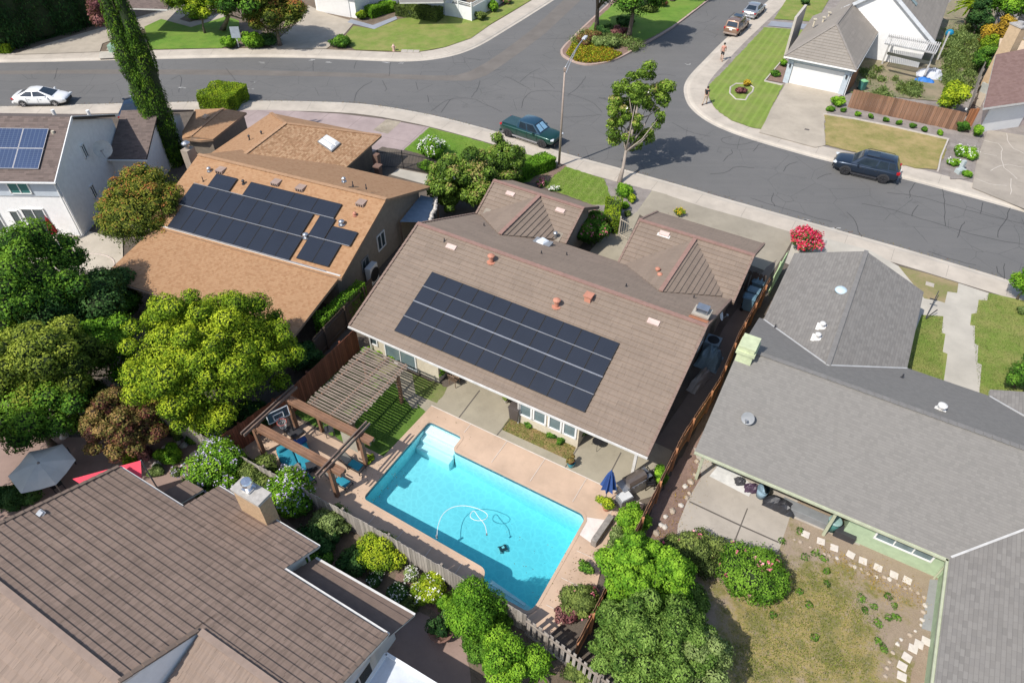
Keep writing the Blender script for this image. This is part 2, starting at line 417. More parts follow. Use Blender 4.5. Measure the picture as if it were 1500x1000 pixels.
def planks(name, c, w=.14, var=.3, gap=.6):
    t = NT(name); uv = t.uv(); sep = t.n('SeparateXYZ', {0: uv})
    q = t.math('DIVIDE', sep.outputs[0], w); wn = t.n('TexWhiteNoise', {'W': t.math('FLOOR', q)}, noise_dimensions='1D').outputs[0]
    col = t.mix(wn, tuple(x * (1 - var) for x in c), tuple(x * (1 + var) for x in c))
    st = t.noise(t.n('Mapping', {0: uv, 'Scale': (14, 1.2, 1)}).outputs[0], 1, 5, .7)
    col = t.mix(t.math('MULTIPLY', t.ramp(st, stops(.45, .7)), .45), col, tuple(x * .4 for x in c))
    g = t.math('LESS_THAN', t.math('FRACT', q), .09); col = t.mix(t.math('MULTIPLY', g, gap), col, tuple(x * .12 for x in c))
    _mc[name] = t.done(col, .9, t.bump(st, .3, .01)); return _mc[name]
PL_RED = planks('red_fence_boards', (.30, .105, .055))
PL_BR = planks('brown_fence_boards', (.25, .135, .08), .3, .3)
PL_GR = planks('grey_fence_boards', (.36, .32, .28), .15)
PL_ORG = planks('orange_gate_boards', (.42, .19, .09), .12)
PL_GN = planks('green_painted_boards', (.47, .60, .34), .2, .1, .3)
DOORW = M('garage_door_white', (.74, .73, .71), .5, .03)
def mk_paint(name, c, metal=.0):
    t = NT(name); P = t.geo()
    return t.done(t.mix(t.noise(P, 2, 2), c, tuple(x * 1.08 for x in c)), .28, None, **{'Metallic': metal, 'Coat Weight': .7, 'Coat Roughness': .06})
# water: real volume absorption over a pale basin, clear rippled surface
def mk_water():
    t = NT('pool_water'); P = t.geo()
    h = t.math('ADD', t.noise(P, 5, 3, .55, dist=.6), t.math('MULTIPLY', t.noise(P, 1.6, 3), .8))
    nb = t.bump(h, .4, .05)
    tr = t.n('BsdfTransparent', {'Color': (.95, .985, .99)})
    gl = t.n('BsdfGlossy', {'Color': (1, 1, 1), 'Roughness': .03, 'Normal': nb})
    fr = t.n('Fresnel', {'IOR': 1.33, 'Normal': nb})
    mx = t.n('MixShader', {0: fr, 1: tr, 2: gl}); t.t.links.new(mx.outputs[0], t.out.inputs[0])
    va = t.n('VolumeAbsorption', {'Color': (.04, .76, .84), 'Density': .42}); t.t.links.new(va.outputs[0], t.out.inputs['Volume'])
    return t.mat
WATER = mk_water()
def mk_plaster():
    t = NT('pool_plaster'); P = t.geo()
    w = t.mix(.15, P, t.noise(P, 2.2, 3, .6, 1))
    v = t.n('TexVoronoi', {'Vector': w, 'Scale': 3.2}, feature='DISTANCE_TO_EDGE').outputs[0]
    col = t.mix(t.ramp(v, [(0, (1, 1, 1)), (.16, (0, 0, 0))]), (.56, .80, .81), (.63, .87, .87))  # paler net of lines: ripple caustics painted into the plaster colour
    return t.done(col, .7)
PLASTER = mk_plaster()
LG = 1.45
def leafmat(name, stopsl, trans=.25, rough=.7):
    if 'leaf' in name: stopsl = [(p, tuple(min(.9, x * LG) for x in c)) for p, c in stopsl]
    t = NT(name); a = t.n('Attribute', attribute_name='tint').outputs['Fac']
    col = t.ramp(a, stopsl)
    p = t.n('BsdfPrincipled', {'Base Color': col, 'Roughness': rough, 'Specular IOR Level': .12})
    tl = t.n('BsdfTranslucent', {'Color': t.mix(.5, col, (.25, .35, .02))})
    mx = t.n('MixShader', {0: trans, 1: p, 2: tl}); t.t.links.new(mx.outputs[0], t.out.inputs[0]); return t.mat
L_YEL = leafmat('yellow_green_leaf', [(0, (.035, .07, .006)), (.45, (.12, .20, .012)), (1, (.36, .42, .025))])
L_MID = leafmat('mid_green_leaf', [(0, (.015, .045, .008)), (.5, (.045, .12, .014)), (1, (.14, .27, .03))])
L_BRI = leafmat('bright_green_leaf', [(0, (.03, .08, .008)), (.5, (.09, .21, .015)), (1, (.22, .38, .03))])
L_DRK = leafmat('dark_green_leaf', [(0, (.008, .025, .008)), (.5, (.02, .058, .014)), (1, (.06, .12, .03))], .15)
L_CYP = leafmat('cypress_leaf', [(0, (.012, .035, .006)), (.5, (.055, .12, .010)), (1, (.18, .26, .02))], .15)
L_OLV = leafmat('olive_leaf', [(0, (.03, .045, .012)), (.5, (.085, .12, .03)), (1, (.20, .25, .06))])
L_BRZ = leafmat('bronze_leaf', [(0, (.04, .02, .015)), (.3, (.13, .04, .035)), (.5, (.16, .085, .04)), (.7, (.12, .13, .03)), (1, (.30, .19, .07))])
L_PHO = leafmat('photinia_leaf', [(0, (.02, .04, .010)), (.45, (.09, .12, .018)), (.8, (.22, .22, .03)), (1, (.30, .10, .04))])
L_PUR = leafmat('purple_leaf', [(0, (.05, .015, .02)), (.6, (.15, .055, .06)), (1, (.28, .13, .12))])
L_GLD = leafmat('gold_leaf', [(0, (.10, .06, .01)), (.5, (.28, .17, .02)), (1, (.48, .32, .03))])
L_GRY = leafmat('greyish_leaf', [(0, (.045, .07, .02)), (.5, (.11, .16, .045)), (1, (.23, .29, .10))])
L_MAG = leafmat('glossy_magnolia_leaf', [(0, (.02, .045, .008)), (.5, (.08, .14, .018)), (.9, (.18, .26, .04)), (1, (.24, .20, .07))], .15, .35)
F_WHT = leafmat('white_petal', [(0, (.75, .73, .68)), (1, (.85, .84, .8))], .1)
F_LIL = leafmat('lilac_petal', [(0, (.42, .34, .58)), (1, (.72, .66, .82))], .1)
F_PNK = leafmat('pink_petal', [(0, (.65, .10, .18)), (1, (.85, .38, .42))], .1)
F_RED = leafmat('crimson_petal', [(0, (.50, .01, .05)), (.7, (.78, .04, .12)), (1, (.80, .30, .35))], .1)
F_YEL = leafmat('yellow_petal', [(0, (.55, .30, .02)), (1, (.75, .60, .05))], .1)
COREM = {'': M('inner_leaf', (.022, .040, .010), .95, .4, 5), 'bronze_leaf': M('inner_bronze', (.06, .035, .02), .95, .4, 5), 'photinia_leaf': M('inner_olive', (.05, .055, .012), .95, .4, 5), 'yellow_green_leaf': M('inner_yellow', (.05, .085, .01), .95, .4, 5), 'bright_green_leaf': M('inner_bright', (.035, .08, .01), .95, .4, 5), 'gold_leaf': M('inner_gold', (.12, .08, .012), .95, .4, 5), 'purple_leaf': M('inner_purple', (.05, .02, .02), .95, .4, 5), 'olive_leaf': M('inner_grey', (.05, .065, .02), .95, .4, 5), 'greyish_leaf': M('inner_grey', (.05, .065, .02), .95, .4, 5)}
# ------------------------------------------------------------------ foliage
def leaf_mesh(name, pos, nor, tint, size, mat, parent, rng, aspect=.55, aim=None):
    n = len(pos)
    off = np.zeros(3); p = parent
    while p is not None: off += np.array(p.location); p = p.parent
    r = rng.normal(size=(n, 3))
    if aim is not None: r = r * .5 + aim
    t = r - (r * nor).sum(1)[:, None] * nor; t /= np.linalg.norm(t, axis=1)[:, None] + 1e-9
    s = np.cross(nor, t)
    L = (size * rng.uniform(.65, 1.3, n))[:, None]; W = L * aspect
    P = pos - off
    v = np.empty((n, 4, 3), 'f')
    v[:, 0] = P - t * L * .5; v[:, 1] = P + s * W * .5 + nor * L * .08; v[:, 2] = P + t * L * .5 - nor * L * .1; v[:, 3] = P - s * W * .5 + nor * L * .08
    me = bpy.data.meshes.new(name)
    me.vertices.add(n * 4); me.loops.add(n * 4); me.polygons.add(n)
    me.vertices.foreach_set('co', v.ravel()); me.loops.foreach_set('vertex_index', np.arange(n * 4, dtype='i'))
    me.polygons.foreach_set('loop_start', np.arange(0, n * 4, 4, dtype='i')); me.polygons.foreach_set('loop_total', np.full(n, 4, 'i'))
    at = me.attributes.new('tint', 'FLOAT', 'FACE'); at.data.foreach_set('value', np.clip(tint, 0, 1).astype('f'))
    me.materials.append(mat); me.update(); me.validate()
    o = bpy.data.objects.new(name, me); COL.objects.link(o)
    if parent is not None: o.parent = parent
    return o
def unit(rng, n):
    d = rng.normal(size=(n, 3)); return d / np.linalg.norm(d, axis=1)[:, None]
def lobes_ell(C, rx, ry, rz, nl, lr, seed, low=-.35, ctr=.62):
    rng = np.random.default_rng(seed); out = []
    if ctr: out.append((C[0], C[1], C[2], rx * ctr, ry * ctr, rz * ctr))
    for i in range(nl):
        for _ in range(30):
            d = unit(rng, 1)[0]
            if d[2] > low: break
        k = rng.uniform(.55, .92); r = lr * rng.uniform(.6, 1.25)
        out.append((C[0] + d[0] * rx * k, C[1] + d[1] * ry * k, C[2] + d[2] * rz * k, r, r, r * .8))
    return np.array(out)
def cloud(lobes, n, seed, inner=.12, down=.35, tv=.16, hz=.5):
    rng = np.random.default_rng(seed); L = np.asarray(lobes, float)
    area = (L[:, 3] * L[:, 4] + L[:, 3] * L[:, 5]); pr = area / area.sum()
    k = rng.choice(len(L), size=int(n * 1.9), p=pr)
    d = unit(rng, len(k)); keep = (d[:, 2] > -.2) | (rng.random(len(k)) < down); k = k[keep]; d = d[keep]
    isin = rng.random(len(k)) < inner
    rr = np.where(isin, rng.uniform(.45, .85, len(k)), 1 + rng.normal(0, .09, len(k)))
    ph = rng.uniform(0, 6, 3); q0 = L[k, :3] + d * L[k, 3:6]; fr_ = 7.5
    nz = np.sin(q0[:, 0] * fr_ + ph[0] + 1.7 * np.sin(q0[:, 1] * 4)) * np.sin(q0[:, 1] * fr_ + ph[1] + 1.3 * np.sin(q0[:, 2] * 4)) * np.sin(q0[:, 2] * fr_ + ph[2] + 1.5 * np.sin(q0[:, 0] * 3.3))
    rr = np.where(isin, rr, rr + nz * .16 + np.where(rng.random(len(k)) < .08, rng.uniform(0, .28, len(k)), 0))
    pos = L[k, :3] + d * L[k, 3:6] * rr[:, None]
    dep = np.zeros(len(k))
    for j in range(len(L)):
        q = np.linalg.norm((pos - L[j, :3]) / L[j, 3:6], axis=1); q[k == j] = 9
        dep = np.maximum(dep, 1 - q)
    keep = dep < .16; keep_ = np.nonzero(keep)[0][:n]; pos = pos[keep]; d = d[keep]; k = k[keep]; isin = isin[keep]; dep = dep[keep]
    if len(pos) > n: pos = pos[:n]; d = d[:n]; k = k[:n]; isin = isin[:n]; dep = dep[:n]
    lv = rng.normal(0, tv, len(L))
    tint = .32 + hz * d[:, 2] + lv[k] + rng.normal(0, .14, len(k)) - isin * .3 - np.clip(dep, 0, 1) * .8 + nz[keep_] * .28  # shading mixed into leaf colour: paler lobe tops, darker hollows and insides
    nor = d * 1.0 + rng.normal(size=d.shape) * .42 + np.array([0, 0, .3]); nor /= np.linalg.norm(nor, axis=1)[:, None]
    return pos, nor, tint, rng
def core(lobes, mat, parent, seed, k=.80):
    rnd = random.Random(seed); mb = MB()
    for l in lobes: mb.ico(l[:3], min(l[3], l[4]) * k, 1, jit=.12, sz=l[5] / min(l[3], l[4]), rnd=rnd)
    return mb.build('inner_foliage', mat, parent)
CORES = {}
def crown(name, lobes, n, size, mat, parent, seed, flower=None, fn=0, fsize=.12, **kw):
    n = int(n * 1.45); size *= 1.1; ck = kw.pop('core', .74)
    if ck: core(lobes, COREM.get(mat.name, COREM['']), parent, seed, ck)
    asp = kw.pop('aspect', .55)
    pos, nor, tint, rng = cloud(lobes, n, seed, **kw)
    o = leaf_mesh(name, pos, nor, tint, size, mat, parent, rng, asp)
    if flower is not None and fn:
        m = (nor[:, 2] > .1) & (tint > .3); ii = np.nonzero(m)[0]; ii = rng.choice(ii, size=min(fn, len(ii)), replace=False)
        # blossoms come in small sprays
        p = pos[ii] + nor[ii] * size * .6; p = np.repeat(p, 4, 0) + rng.normal(0, fsize * .45, (len(p) * 4, 3)); nn = np.repeat(nor[ii], 4, 0) + rng.normal(size=(len(ii) * 4, 3)) * .5
        nn /= np.linalg.norm(nn, axis=1)[:, None]
        f = leaf_mesh('flowers', p, nn, rng.random(len(p)), fsize, flower, parent, rng, .9); f['kind'] = 'stuff'
    return o
def trunk(parent, base, top, r, lobes, seed, mat=None, limbs=7, lean=.3):
    rnd = random.Random(seed); base = Vector(base); top = Vector(top); mb = MB()
    pts = []
    for i in range(6):
        f = i / 5; w = math.sin(f * 3) * lean
        pts.append(base.lerp(top, f) + Vector((w * rnd.uniform(-.4, .4), w * rnd.uniform(-.4, .4), 0)))
    mb.tube(pts, [r * (1.35 if i == 0 else 1 - .12 * i) for i in range(6)], 9)
    for l in rnd.sample(list(lobes), min(limbs, len(lobes))):
        e = Vector(l[:3]); s = pts[rnd.choice((2, 3, 4))]
        mid = s.lerp(e, .5) + Vector((0, 0, -.12 * (e - s).length)); mb.tube([s, mid, e], [r * .5, r * .33, r * .1], 6)
    return mb.build('trunk', mat or BARK, parent, smooth=True)
def tree(name, label, cat, cpx, zc, rpx, rz, lobn, lr, n, size, mat, seed, base=None, tr=.16, group=None, low=-.35, ctr=.62, tmat=None, ry=None, z0=.12, limbs=7, **kw):
    """crown centre is surveyed at height zc; rpx is its half width in photo pixels"""
    C = G(*cpx, zc); s = mpp(C); rx = rpx * s; ryy = (ry * s if ry else rx)
    B = Vector((C.x, C.y, z0)) if base is None else G(*base, z0)
    r = empty(name, B, label, cat, group)
    lob = lobes_ell(C, rx, ryy, rz, lobn, lr, seed, low, ctr)
    trunk(r, B, (C.x, C.y, C.z + rz * .1), tr, lob, seed, tmat, limbs)
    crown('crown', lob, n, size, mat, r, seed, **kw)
    return r
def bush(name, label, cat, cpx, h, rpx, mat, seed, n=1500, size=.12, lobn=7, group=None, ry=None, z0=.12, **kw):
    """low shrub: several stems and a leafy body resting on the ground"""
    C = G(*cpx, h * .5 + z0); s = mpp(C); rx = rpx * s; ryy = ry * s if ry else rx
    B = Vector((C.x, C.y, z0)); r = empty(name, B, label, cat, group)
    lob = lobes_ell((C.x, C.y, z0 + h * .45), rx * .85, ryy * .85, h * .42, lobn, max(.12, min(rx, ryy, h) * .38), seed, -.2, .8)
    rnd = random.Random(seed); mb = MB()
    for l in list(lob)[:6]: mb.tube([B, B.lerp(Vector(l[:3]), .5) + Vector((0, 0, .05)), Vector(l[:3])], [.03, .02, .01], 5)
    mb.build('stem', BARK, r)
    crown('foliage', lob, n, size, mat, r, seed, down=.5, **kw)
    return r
def hedge(name, label, a, b, w, h, mat, seed, n=6000, size=.09, z0=.12, group=None, taper=0):
    """clipped hedge between ground points a and b"""
    a = Vector((a[0], a[1], z0)); b = Vector((b[0], b[1], z0)); rng = np.random.default_rng(seed)
    r = empty(name, (a + b) / 2, label, 'hedge', group)
    d = (b - a); L = d.length; x = np.array(d / L); y = np.array([-x[1], x[0], 0])
    faces = [('t', L * w), ('s', L * h), ('S', L * h), ('e', w * h), ('E', w * h)]; ar = np.array([f[1] for f in faces]); k = rng.choice(5, size=n, p=ar / ar.sum())
    u = rng.random(n); v = rng.random(n); dp = np.abs(rng.normal(0, .07, n))
    px = np.where(k < 3, u * L, np.where(k == 3, dp, L - dp)); py = np.where(k == 0, (v - .5) * w, np.where(k == 1, -w / 2 + dp, np.where(k == 2, w / 2 - dp, (u - .5) * w))); pz = np.where(k == 0, h - dp, v * h)
    bump = .08 * np.sin(px * 3.1 + seed) + .06 * np.sin(py * 4 + px)
    pz = pz + np.where(k == 0, bump, 0)
    pos = np.array(a) + px[:, None] * x + py[:, None] * y * (1 + bump[:, None]) + pz[:, None] * np.array([0, 0, 1])
    nb = np.zeros((n, 3)); nb[k == 0] = (0, 0, 1); nb[k == 1] = -y; nb[k == 2] = y; nb[k == 3] = -x; nb[k == 4] = x
    nor = nb * .8 + rng.normal(size=(n, 3)) * .5; nor /= np.linalg.norm(nor, axis=1)[:, None]
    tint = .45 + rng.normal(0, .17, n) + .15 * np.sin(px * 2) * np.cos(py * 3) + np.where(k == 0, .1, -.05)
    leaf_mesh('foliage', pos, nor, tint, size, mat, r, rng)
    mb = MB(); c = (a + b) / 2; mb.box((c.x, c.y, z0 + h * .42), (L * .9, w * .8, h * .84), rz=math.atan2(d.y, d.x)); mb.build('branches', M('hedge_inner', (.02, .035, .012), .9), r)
    return r
def column_tree(name, label, base, h, r, mat, seed, n, size, group=None, tops=((0, 0, 1.0),), lean=(0, 0), z0=.12, cat='tree'):
    B = Vector((base[0], base[1], z0)); rng = np.random.default_rng(seed); root = empty(name, B, label, cat, group); lob = []
    for (dx, dy, hf) in tops:
        k = 24; 
        for i in range(k):
            f = i / (k - 1); z = z0 + .4 + f * (h * hf - .6); prof = (math.sin(min(1, f * 2.2 + .78) * 1.57)) * (1 - max(0, f - .62) / .38 * .8)
            rr = r * prof * (.62 if len(tops) > 1 else 1)
            for j in range(5):
                a = rng.random() * 6.28; q = rr * .55
                lob.append((B.x + dx * min(1, .35 + f) + lean[0] * f + math.cos(a) * q, B.y + dy * min(1, .35 + f) + lean[1] * f + math.sin(a) * q, z + rng.uniform(-.2, .2), rr * .55, rr * .55, h / k * 1.5))
    mb = MB(); mb.tube([B, (B.x + lean[0] * .5, B.y + lean[1] * .5, z0 + h * .5), (B.x + lean[0] * .9, B.y + lean[1] * .9, z0 + h * .85)], [r * .18, r * .12, .03], 8); mb.build('trunk', BARK, root, smooth=True)
    mb = MB()
    for (dx, dy, hf) in tops:
        Q = []; RR = []
        for i in range(14):
            f = i / 13; prof = (math.sin(min(1, f * 2.2 + .78) * 1.57)) * (1 - max(0, f - .62) / .38 * .8)
            Q.append((B.x + dx * min(1, .35 + f) + lean[0] * f, B.y + dy * min(1, .35 + f) + lean[1] * f, z0 + .4 + f * (h * hf - .8))); RR.append(r * prof * (.62 if len(tops) > 1 else 1) * .86)
        mb.tube(Q, RR, 12)
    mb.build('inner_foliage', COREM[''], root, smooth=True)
    pos, nor, tint, rg = cloud(lob, n, seed, inner=.02, down=.8, tv=.13, hz=.2)
    leaf_mesh('crown', pos, nor, tint, size, mat, root, rg, .4, aim=np.array([0, 0, 1.6]))
    return root
def scatter(name, polys, n, size, mat, seed, z0=.13, hgt=.12, aspect=.3, clump=0):
    """countless small blades or weeds over ground polygons (photo readings)"""
    rng = np.random.default_rng(seed); pts = []
    from mathutils.geometry import intersect_point_tri_2d
    tris = []; ars = []
    for poly in polys:
        P = [G(x, y, z0) for x, y in poly]
        for t in tessellate_polygon([P]):
            a, b, c = (P[i] for i in t); ar = ((b - a).cross(c - a)).length / 2; tris.append((a, b, c)); ars.append(ar)
    ars = np.array(ars); T = np.array([[list(v) for v in t] for t in tris]); k = rng.choice(len(T), size=n, p=ars / ars.sum())
    u = rng.random(n); v = rng.random(n); m = u + v > 1; u[m] = 1 - u[m]; v[m] = 1 - v[m]
    pos = T[k, 0] + (T[k, 1] - T[k, 0]) * u[:, None] + (T[k, 2] - T[k, 0]) * v[:, None]
    if clump:
        c = pos[rng.choice(n, size=clump)]; j = rng.choice(clump, size=n); sp = rng.uniform(.12, .45, clump)
        pos = c[j] + rng.normal(size=(n, 3)) * sp[j][:, None] * np.array([1, 1, 0])
    pos[:, 2] = z0 + rng.random(n) * hgt
    nor = rng.normal(size=(n, 3)) + np.array([0, 0, .3]); nor /= np.linalg.norm(nor, axis=1)[:, None]
    o = leaf_mesh(name, pos, nor, rng.random(n), size, mat, None, rng, aspect, aim=np.array([0, 0, 1.0])); o['kind'] = 'stuff'; return o
# ------------------------------------------------------------------ setting: ground, roads, slabs
def struct(name, mb, m): o = mb.build(name, m); o['kind'] = 'structure'; return o
def PX(L, z): return [G(x, y, z) for x, y in L]
ZG = .12
_layer = [0]
def patch(name, L, m, z=None):
    if z is None: _layer[0] += 1; z = ZG + .004 + .001 * _layer[0]
    Q = PX(L, z)
    if m is not GRASS_OK and m is not GRASS_PATCH and m.name.split('_')[-1][:4] in ('lawn', 'soil', 'mulc', 'yard') or (m is not GRASS_OK and m is not GRASS_PATCH and 'lawn' in m.name):      # planted edges are never ruler straight
        o = []
        for i, a in enumerate(Q):
            b = Q[(i + 1) % len(Q)]; k = max(1, min(60, int((b - a).length / .22))); n_ = Vector((-(b - a).y, (b - a).x, 0)).normalized()
            o += [a.lerp(b, j / k) + n_ * (random.gauss(0, .035) if j else 0) for j in range(k)]
        Q = o
    mb = MB(); mb.sheet([Q]); return struct(name, mb, m)
# pool outline in the lot frame (u along the house, v away from the camera)
POOL = [(-15.1, 17.95), (-13.0, 17.95), (-13.0, 16.98), (-5.72, 16.98), (-5.47, 16.75), (-5.45, 12.0), (-5.6, 11.55), (-7.9, 11.55), (-8.15, 12.3), (-14.95, 12.43), (-15.1, 12.6)]
pool3 = [K(u, v) for u, v in POOL]
def fillet(P, r, n=4, skip=()):
    out = []
    for i, p in enumerate(P):
        a = P[i - 1] - p; b = P[(i + 1) % len(P)] - p
        k = min(r, a.length * .45, b.length * .45); a = a.normalized() * k; b = b.normalized() * k
        for j in range(n + 1):
            t = j / n; out.append(p + a * (1 - t) ** 2 + b * t ** 2)
    return out
POOLP = fillet(pool3, .28)
def offs(P, d):       # outward offset of a closed loop
    n = len(P); out = []
    ar = sum(P[i].x * P[(i + 1) % n].y - P[(i + 1) % n].x * P[i].y for i in range(n)); s = 1 if ar > 0 else -1
    for i in range(n):
        e1 = (P[i] - P[i - 1]); e2 = (P[(i + 1) % n] - P[i])
        n1 = Vector((e1.y, -e1.x, 0)).normalized() * s; n2 = Vector((e2.y, -e2.x, 0)).normalized() * s
        m = (n1 + n2); m = m.normalized() if m.length > 1e-6 else n1
        out.append(P[i] + m * d / max(.5, m.dot(n1)))
    return out
mb = MB(); q = [Vector((x, y, -.07)) for x, y in ((-900, -300), (900, -300), (900, 1500), (-900, 1500))]
mb.sheet([q, [Vector((p.x, p.y, -.07)) for p in offs(POOLP, .12)]]); struct('ground', mb, DIRT)
# kerb lines: the edge of the asphalt, read along each kerb
S_E = [(-260, 158), (0, 156.3), (108, 153.3), (192, 151.2), (290, 149), (370, 147.5), (450, 148.3), (521, 151), (565, 156), (602, 162.5), (640, 170), (680, 180), (732, 194), (780, 209), (822, 222.8), (850, 231), (909, 246.5), (960, 261), (1017, 277), (1060, 290), (1100, 301), (1160, 318), (1221, 335), (1280, 351.5), (1330, 365.5), (1400, 386.5), (1465, 406), (1500, 417), (1720, 485)]
N_E = [(-260, 96), (0, 92.3), (96, 90.4), (144, 89), (232, 87), (320, 85), (370, 84.3), (440, 85), (505, 87.5), (550, 89.8), (586, 90.8), (612, 90), (634.7, 87.8), (656, 84), (675, 79), (692, 72.5), (710.4, 63.5), (730, 51.5), (748, 40.5), (770, 27), (822, -6), (880, -46)]
E_E = [(1215, -95), (1172, -48), (1127, 0), (1092, 31), (1055, 64), (1030, 90), (1014, 106), (1004, 119), (1000.5, 132), (1005, 150), (1014, 162), (1028, 173.5), (1043, 182.5), (1060, 190.5), (1085, 200), (1120, 211), (1160, 222.5), (1194, 232), (1260, 247.5), (1318, 261), (1380, 277.5), (1440, 294), (1500, 311), (1720, 372)]
ISL = [(821, 75), (826, 68), (835, 59), (854, 40.5), (873, 23), (903, -4), (960, -48), (1100, -50), (1060, -15), (1033, 5.5), (990, 39), (963, 56), (936, 70.5), (915, 83), (895, 92), (871, 96.5), (855, 96.5), (843, 93.5), (828, 87), (821, 81)]
def smoothline(P, it=2):
    for _ in range(it):
        Q = [P[0]]
        for a, b in zip(P, P[1:]): Q += [a.lerp(b, .25), a.lerp(b, .75)]
        P = Q + [P[-1]]
    return P
def lineoff(P, d):
    out = []
    for i in range(len(P)):
        e = (P[min(i + 1, len(P) - 1)] - P[max(0, i - 1)]).normalized(); out.append(P[i] + Vector((-e.y, e.x, 0)) * d)
    return out
road = MB(); road.sheet([PX([(-260, 60), (-260, 200), (300, 200), (600, 230), (900, 320), (1200, 420), (1500, 520), (1720, 560), (1720, 330), (1230, 160), (1120, 90), (1280, -95), (860, -70), (640, 10), (560, 60), (300, 60)], 0)]); struct('road', road, ASPH)
def kerbed(name, line, side, close):
    """rolled kerb and gutter along the asphalt, then the slab behind it with its edge closed far away; returns kerb back line"""
    P = smoothline([G(x, y, 0) for x, y in line]); a = P; b = lineoff(P, .30 * side); c = lineoff(P, .38 * side); d = lineoff(P, .62 * side)
    prof = [(a, .004), (b, .012), (c, .075), (d, ZG + .006)]
    k = MB()
    for (l0, z0), (l1, z1) in zip(prof, prof[1:]):
        for i in range(len(P) - 1):
            q = [Vector((l0[i].x, l0[i].y, z0)), Vector((l0[i + 1].x, l0[i + 1].y, z0)), Vector((l1[i + 1].x, l1[i + 1].y, z1)), Vector((l1[i].x, l1[i].y, z1))]
            k.face(q if side > 0 else q[::-1])
    struct('kerb', k, KERBM)
    return lineoff(P, .60 * side)
s_in = kerbed('s', S_E, -1, None); n_in = kerbed('n', N_E, 1, None); e_in = kerbed('e', E_E, 1, None)
P = smoothline([G(x, y, 0) for x, y in ISL] + [G(*ISL[0], 0)]); k = MB()
i2 = lineoff(P, .02); i3 = lineoff(P, -.0)
ins = lineoff(P, .0)
isl_c = sum(P, Vector()) / len(P)
inn = offs(P[:-1], -.22); out_ = P[:-1]
for i in range(len(out_)):
    j = (i + 1) % len(out_)
    a, b, c, d = out_[i], out_[j], inn[j], inn[i]
    up = lambda v, z: Vector((v.x, v.y, z))
    k.face([up(a, 0), up(b, 0), up(b, .15), up(a, .15)]); k.face([up(a, .15), up(b, .15), up(c, .15), up(d, .15)])
struct('median_kerb', k, M('median_kerb', (.46, .34, .28), .9))
mb = MB(); mb.sheet([[Vector((p.x, p.y, .13)) for p in inn]]); struct('median_soil', mb, MULCH)
patch('median_grass', [(873, 30), (905, 0), (960, -45), (1095, -48), (1055, -14), (1028, 6), (985, 38), (960, 52), (938, 62), (918, 60), (890, 52), (858, 48)], GRASS_LUSH, .15)
def slab(name, inner, far, holes, m):
    mb = MB(); loop = [Vector((p.x, p.y, ZG)) for p in inner] + [Vector((x, y, ZG)) for x, y in far]
    mb.sheet([loop] + holes); return struct(name, mb, m)
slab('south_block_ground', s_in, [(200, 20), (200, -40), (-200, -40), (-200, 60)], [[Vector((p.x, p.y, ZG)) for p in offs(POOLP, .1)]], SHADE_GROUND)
slab('north_block_ground', n_in, [(20, 300), (-220, 300), (-220, 80)], [], DIRT)
slab('east_block_ground', list(reversed(e_in)), [(60, 300), (260, 300), (260, 20)], [], MULCH_G)
def walk(inner, w, side, m=SIDEW, i0=0, i1=None, name='sidewalk'):
    P = inner[i0:i1]; a = lineoff(P, -.0); b = lineoff(P, w * side); mb = MB(); _layer[0] += 1; z = ZG + .004 + .001 * _layer[0]
    for i in range(len(P) - 1):
        q = [Vector((a[i].x, a[i].y, z)), Vector((a[i + 1].x, a[i + 1].y, z)), Vector((b[i + 1].x, b[i + 1].y, z)), Vector((b[i].x, b[i].y, z))]
        mb.face(q if side > 0 else q[::-1])
    return struct(name, mb, m)
walk(s_in, 1.7, -1); walk(n_in, 1.6, 1); walk(e_in, 1.6, 1)
# expansion joints across the sidewalks
mb = MB()
for line, side in ((s_in, -1), (n_in, 1), (e_in, 1)):
    acc = 0
    for a, b, in zip(line, line[1:]):
        acc += (b - a).length
        if acc > 3.0:
            acc = 0; e = (b - a).normalized(); nrm = Vector((-e.y, e.x, 0)) * side
            mb.sheet([[Vector((p.x, p.y, ZG + .0085)) for p in (a + e * .01, a - e * .01, a - e * .01 + nrm * 1.5, a + e * .01 + nrm * 1.5)]])
struct('sidewalk_joints', mb, M('joint_soft', (.24, .21, .18), .95))
_layer[0] = 8
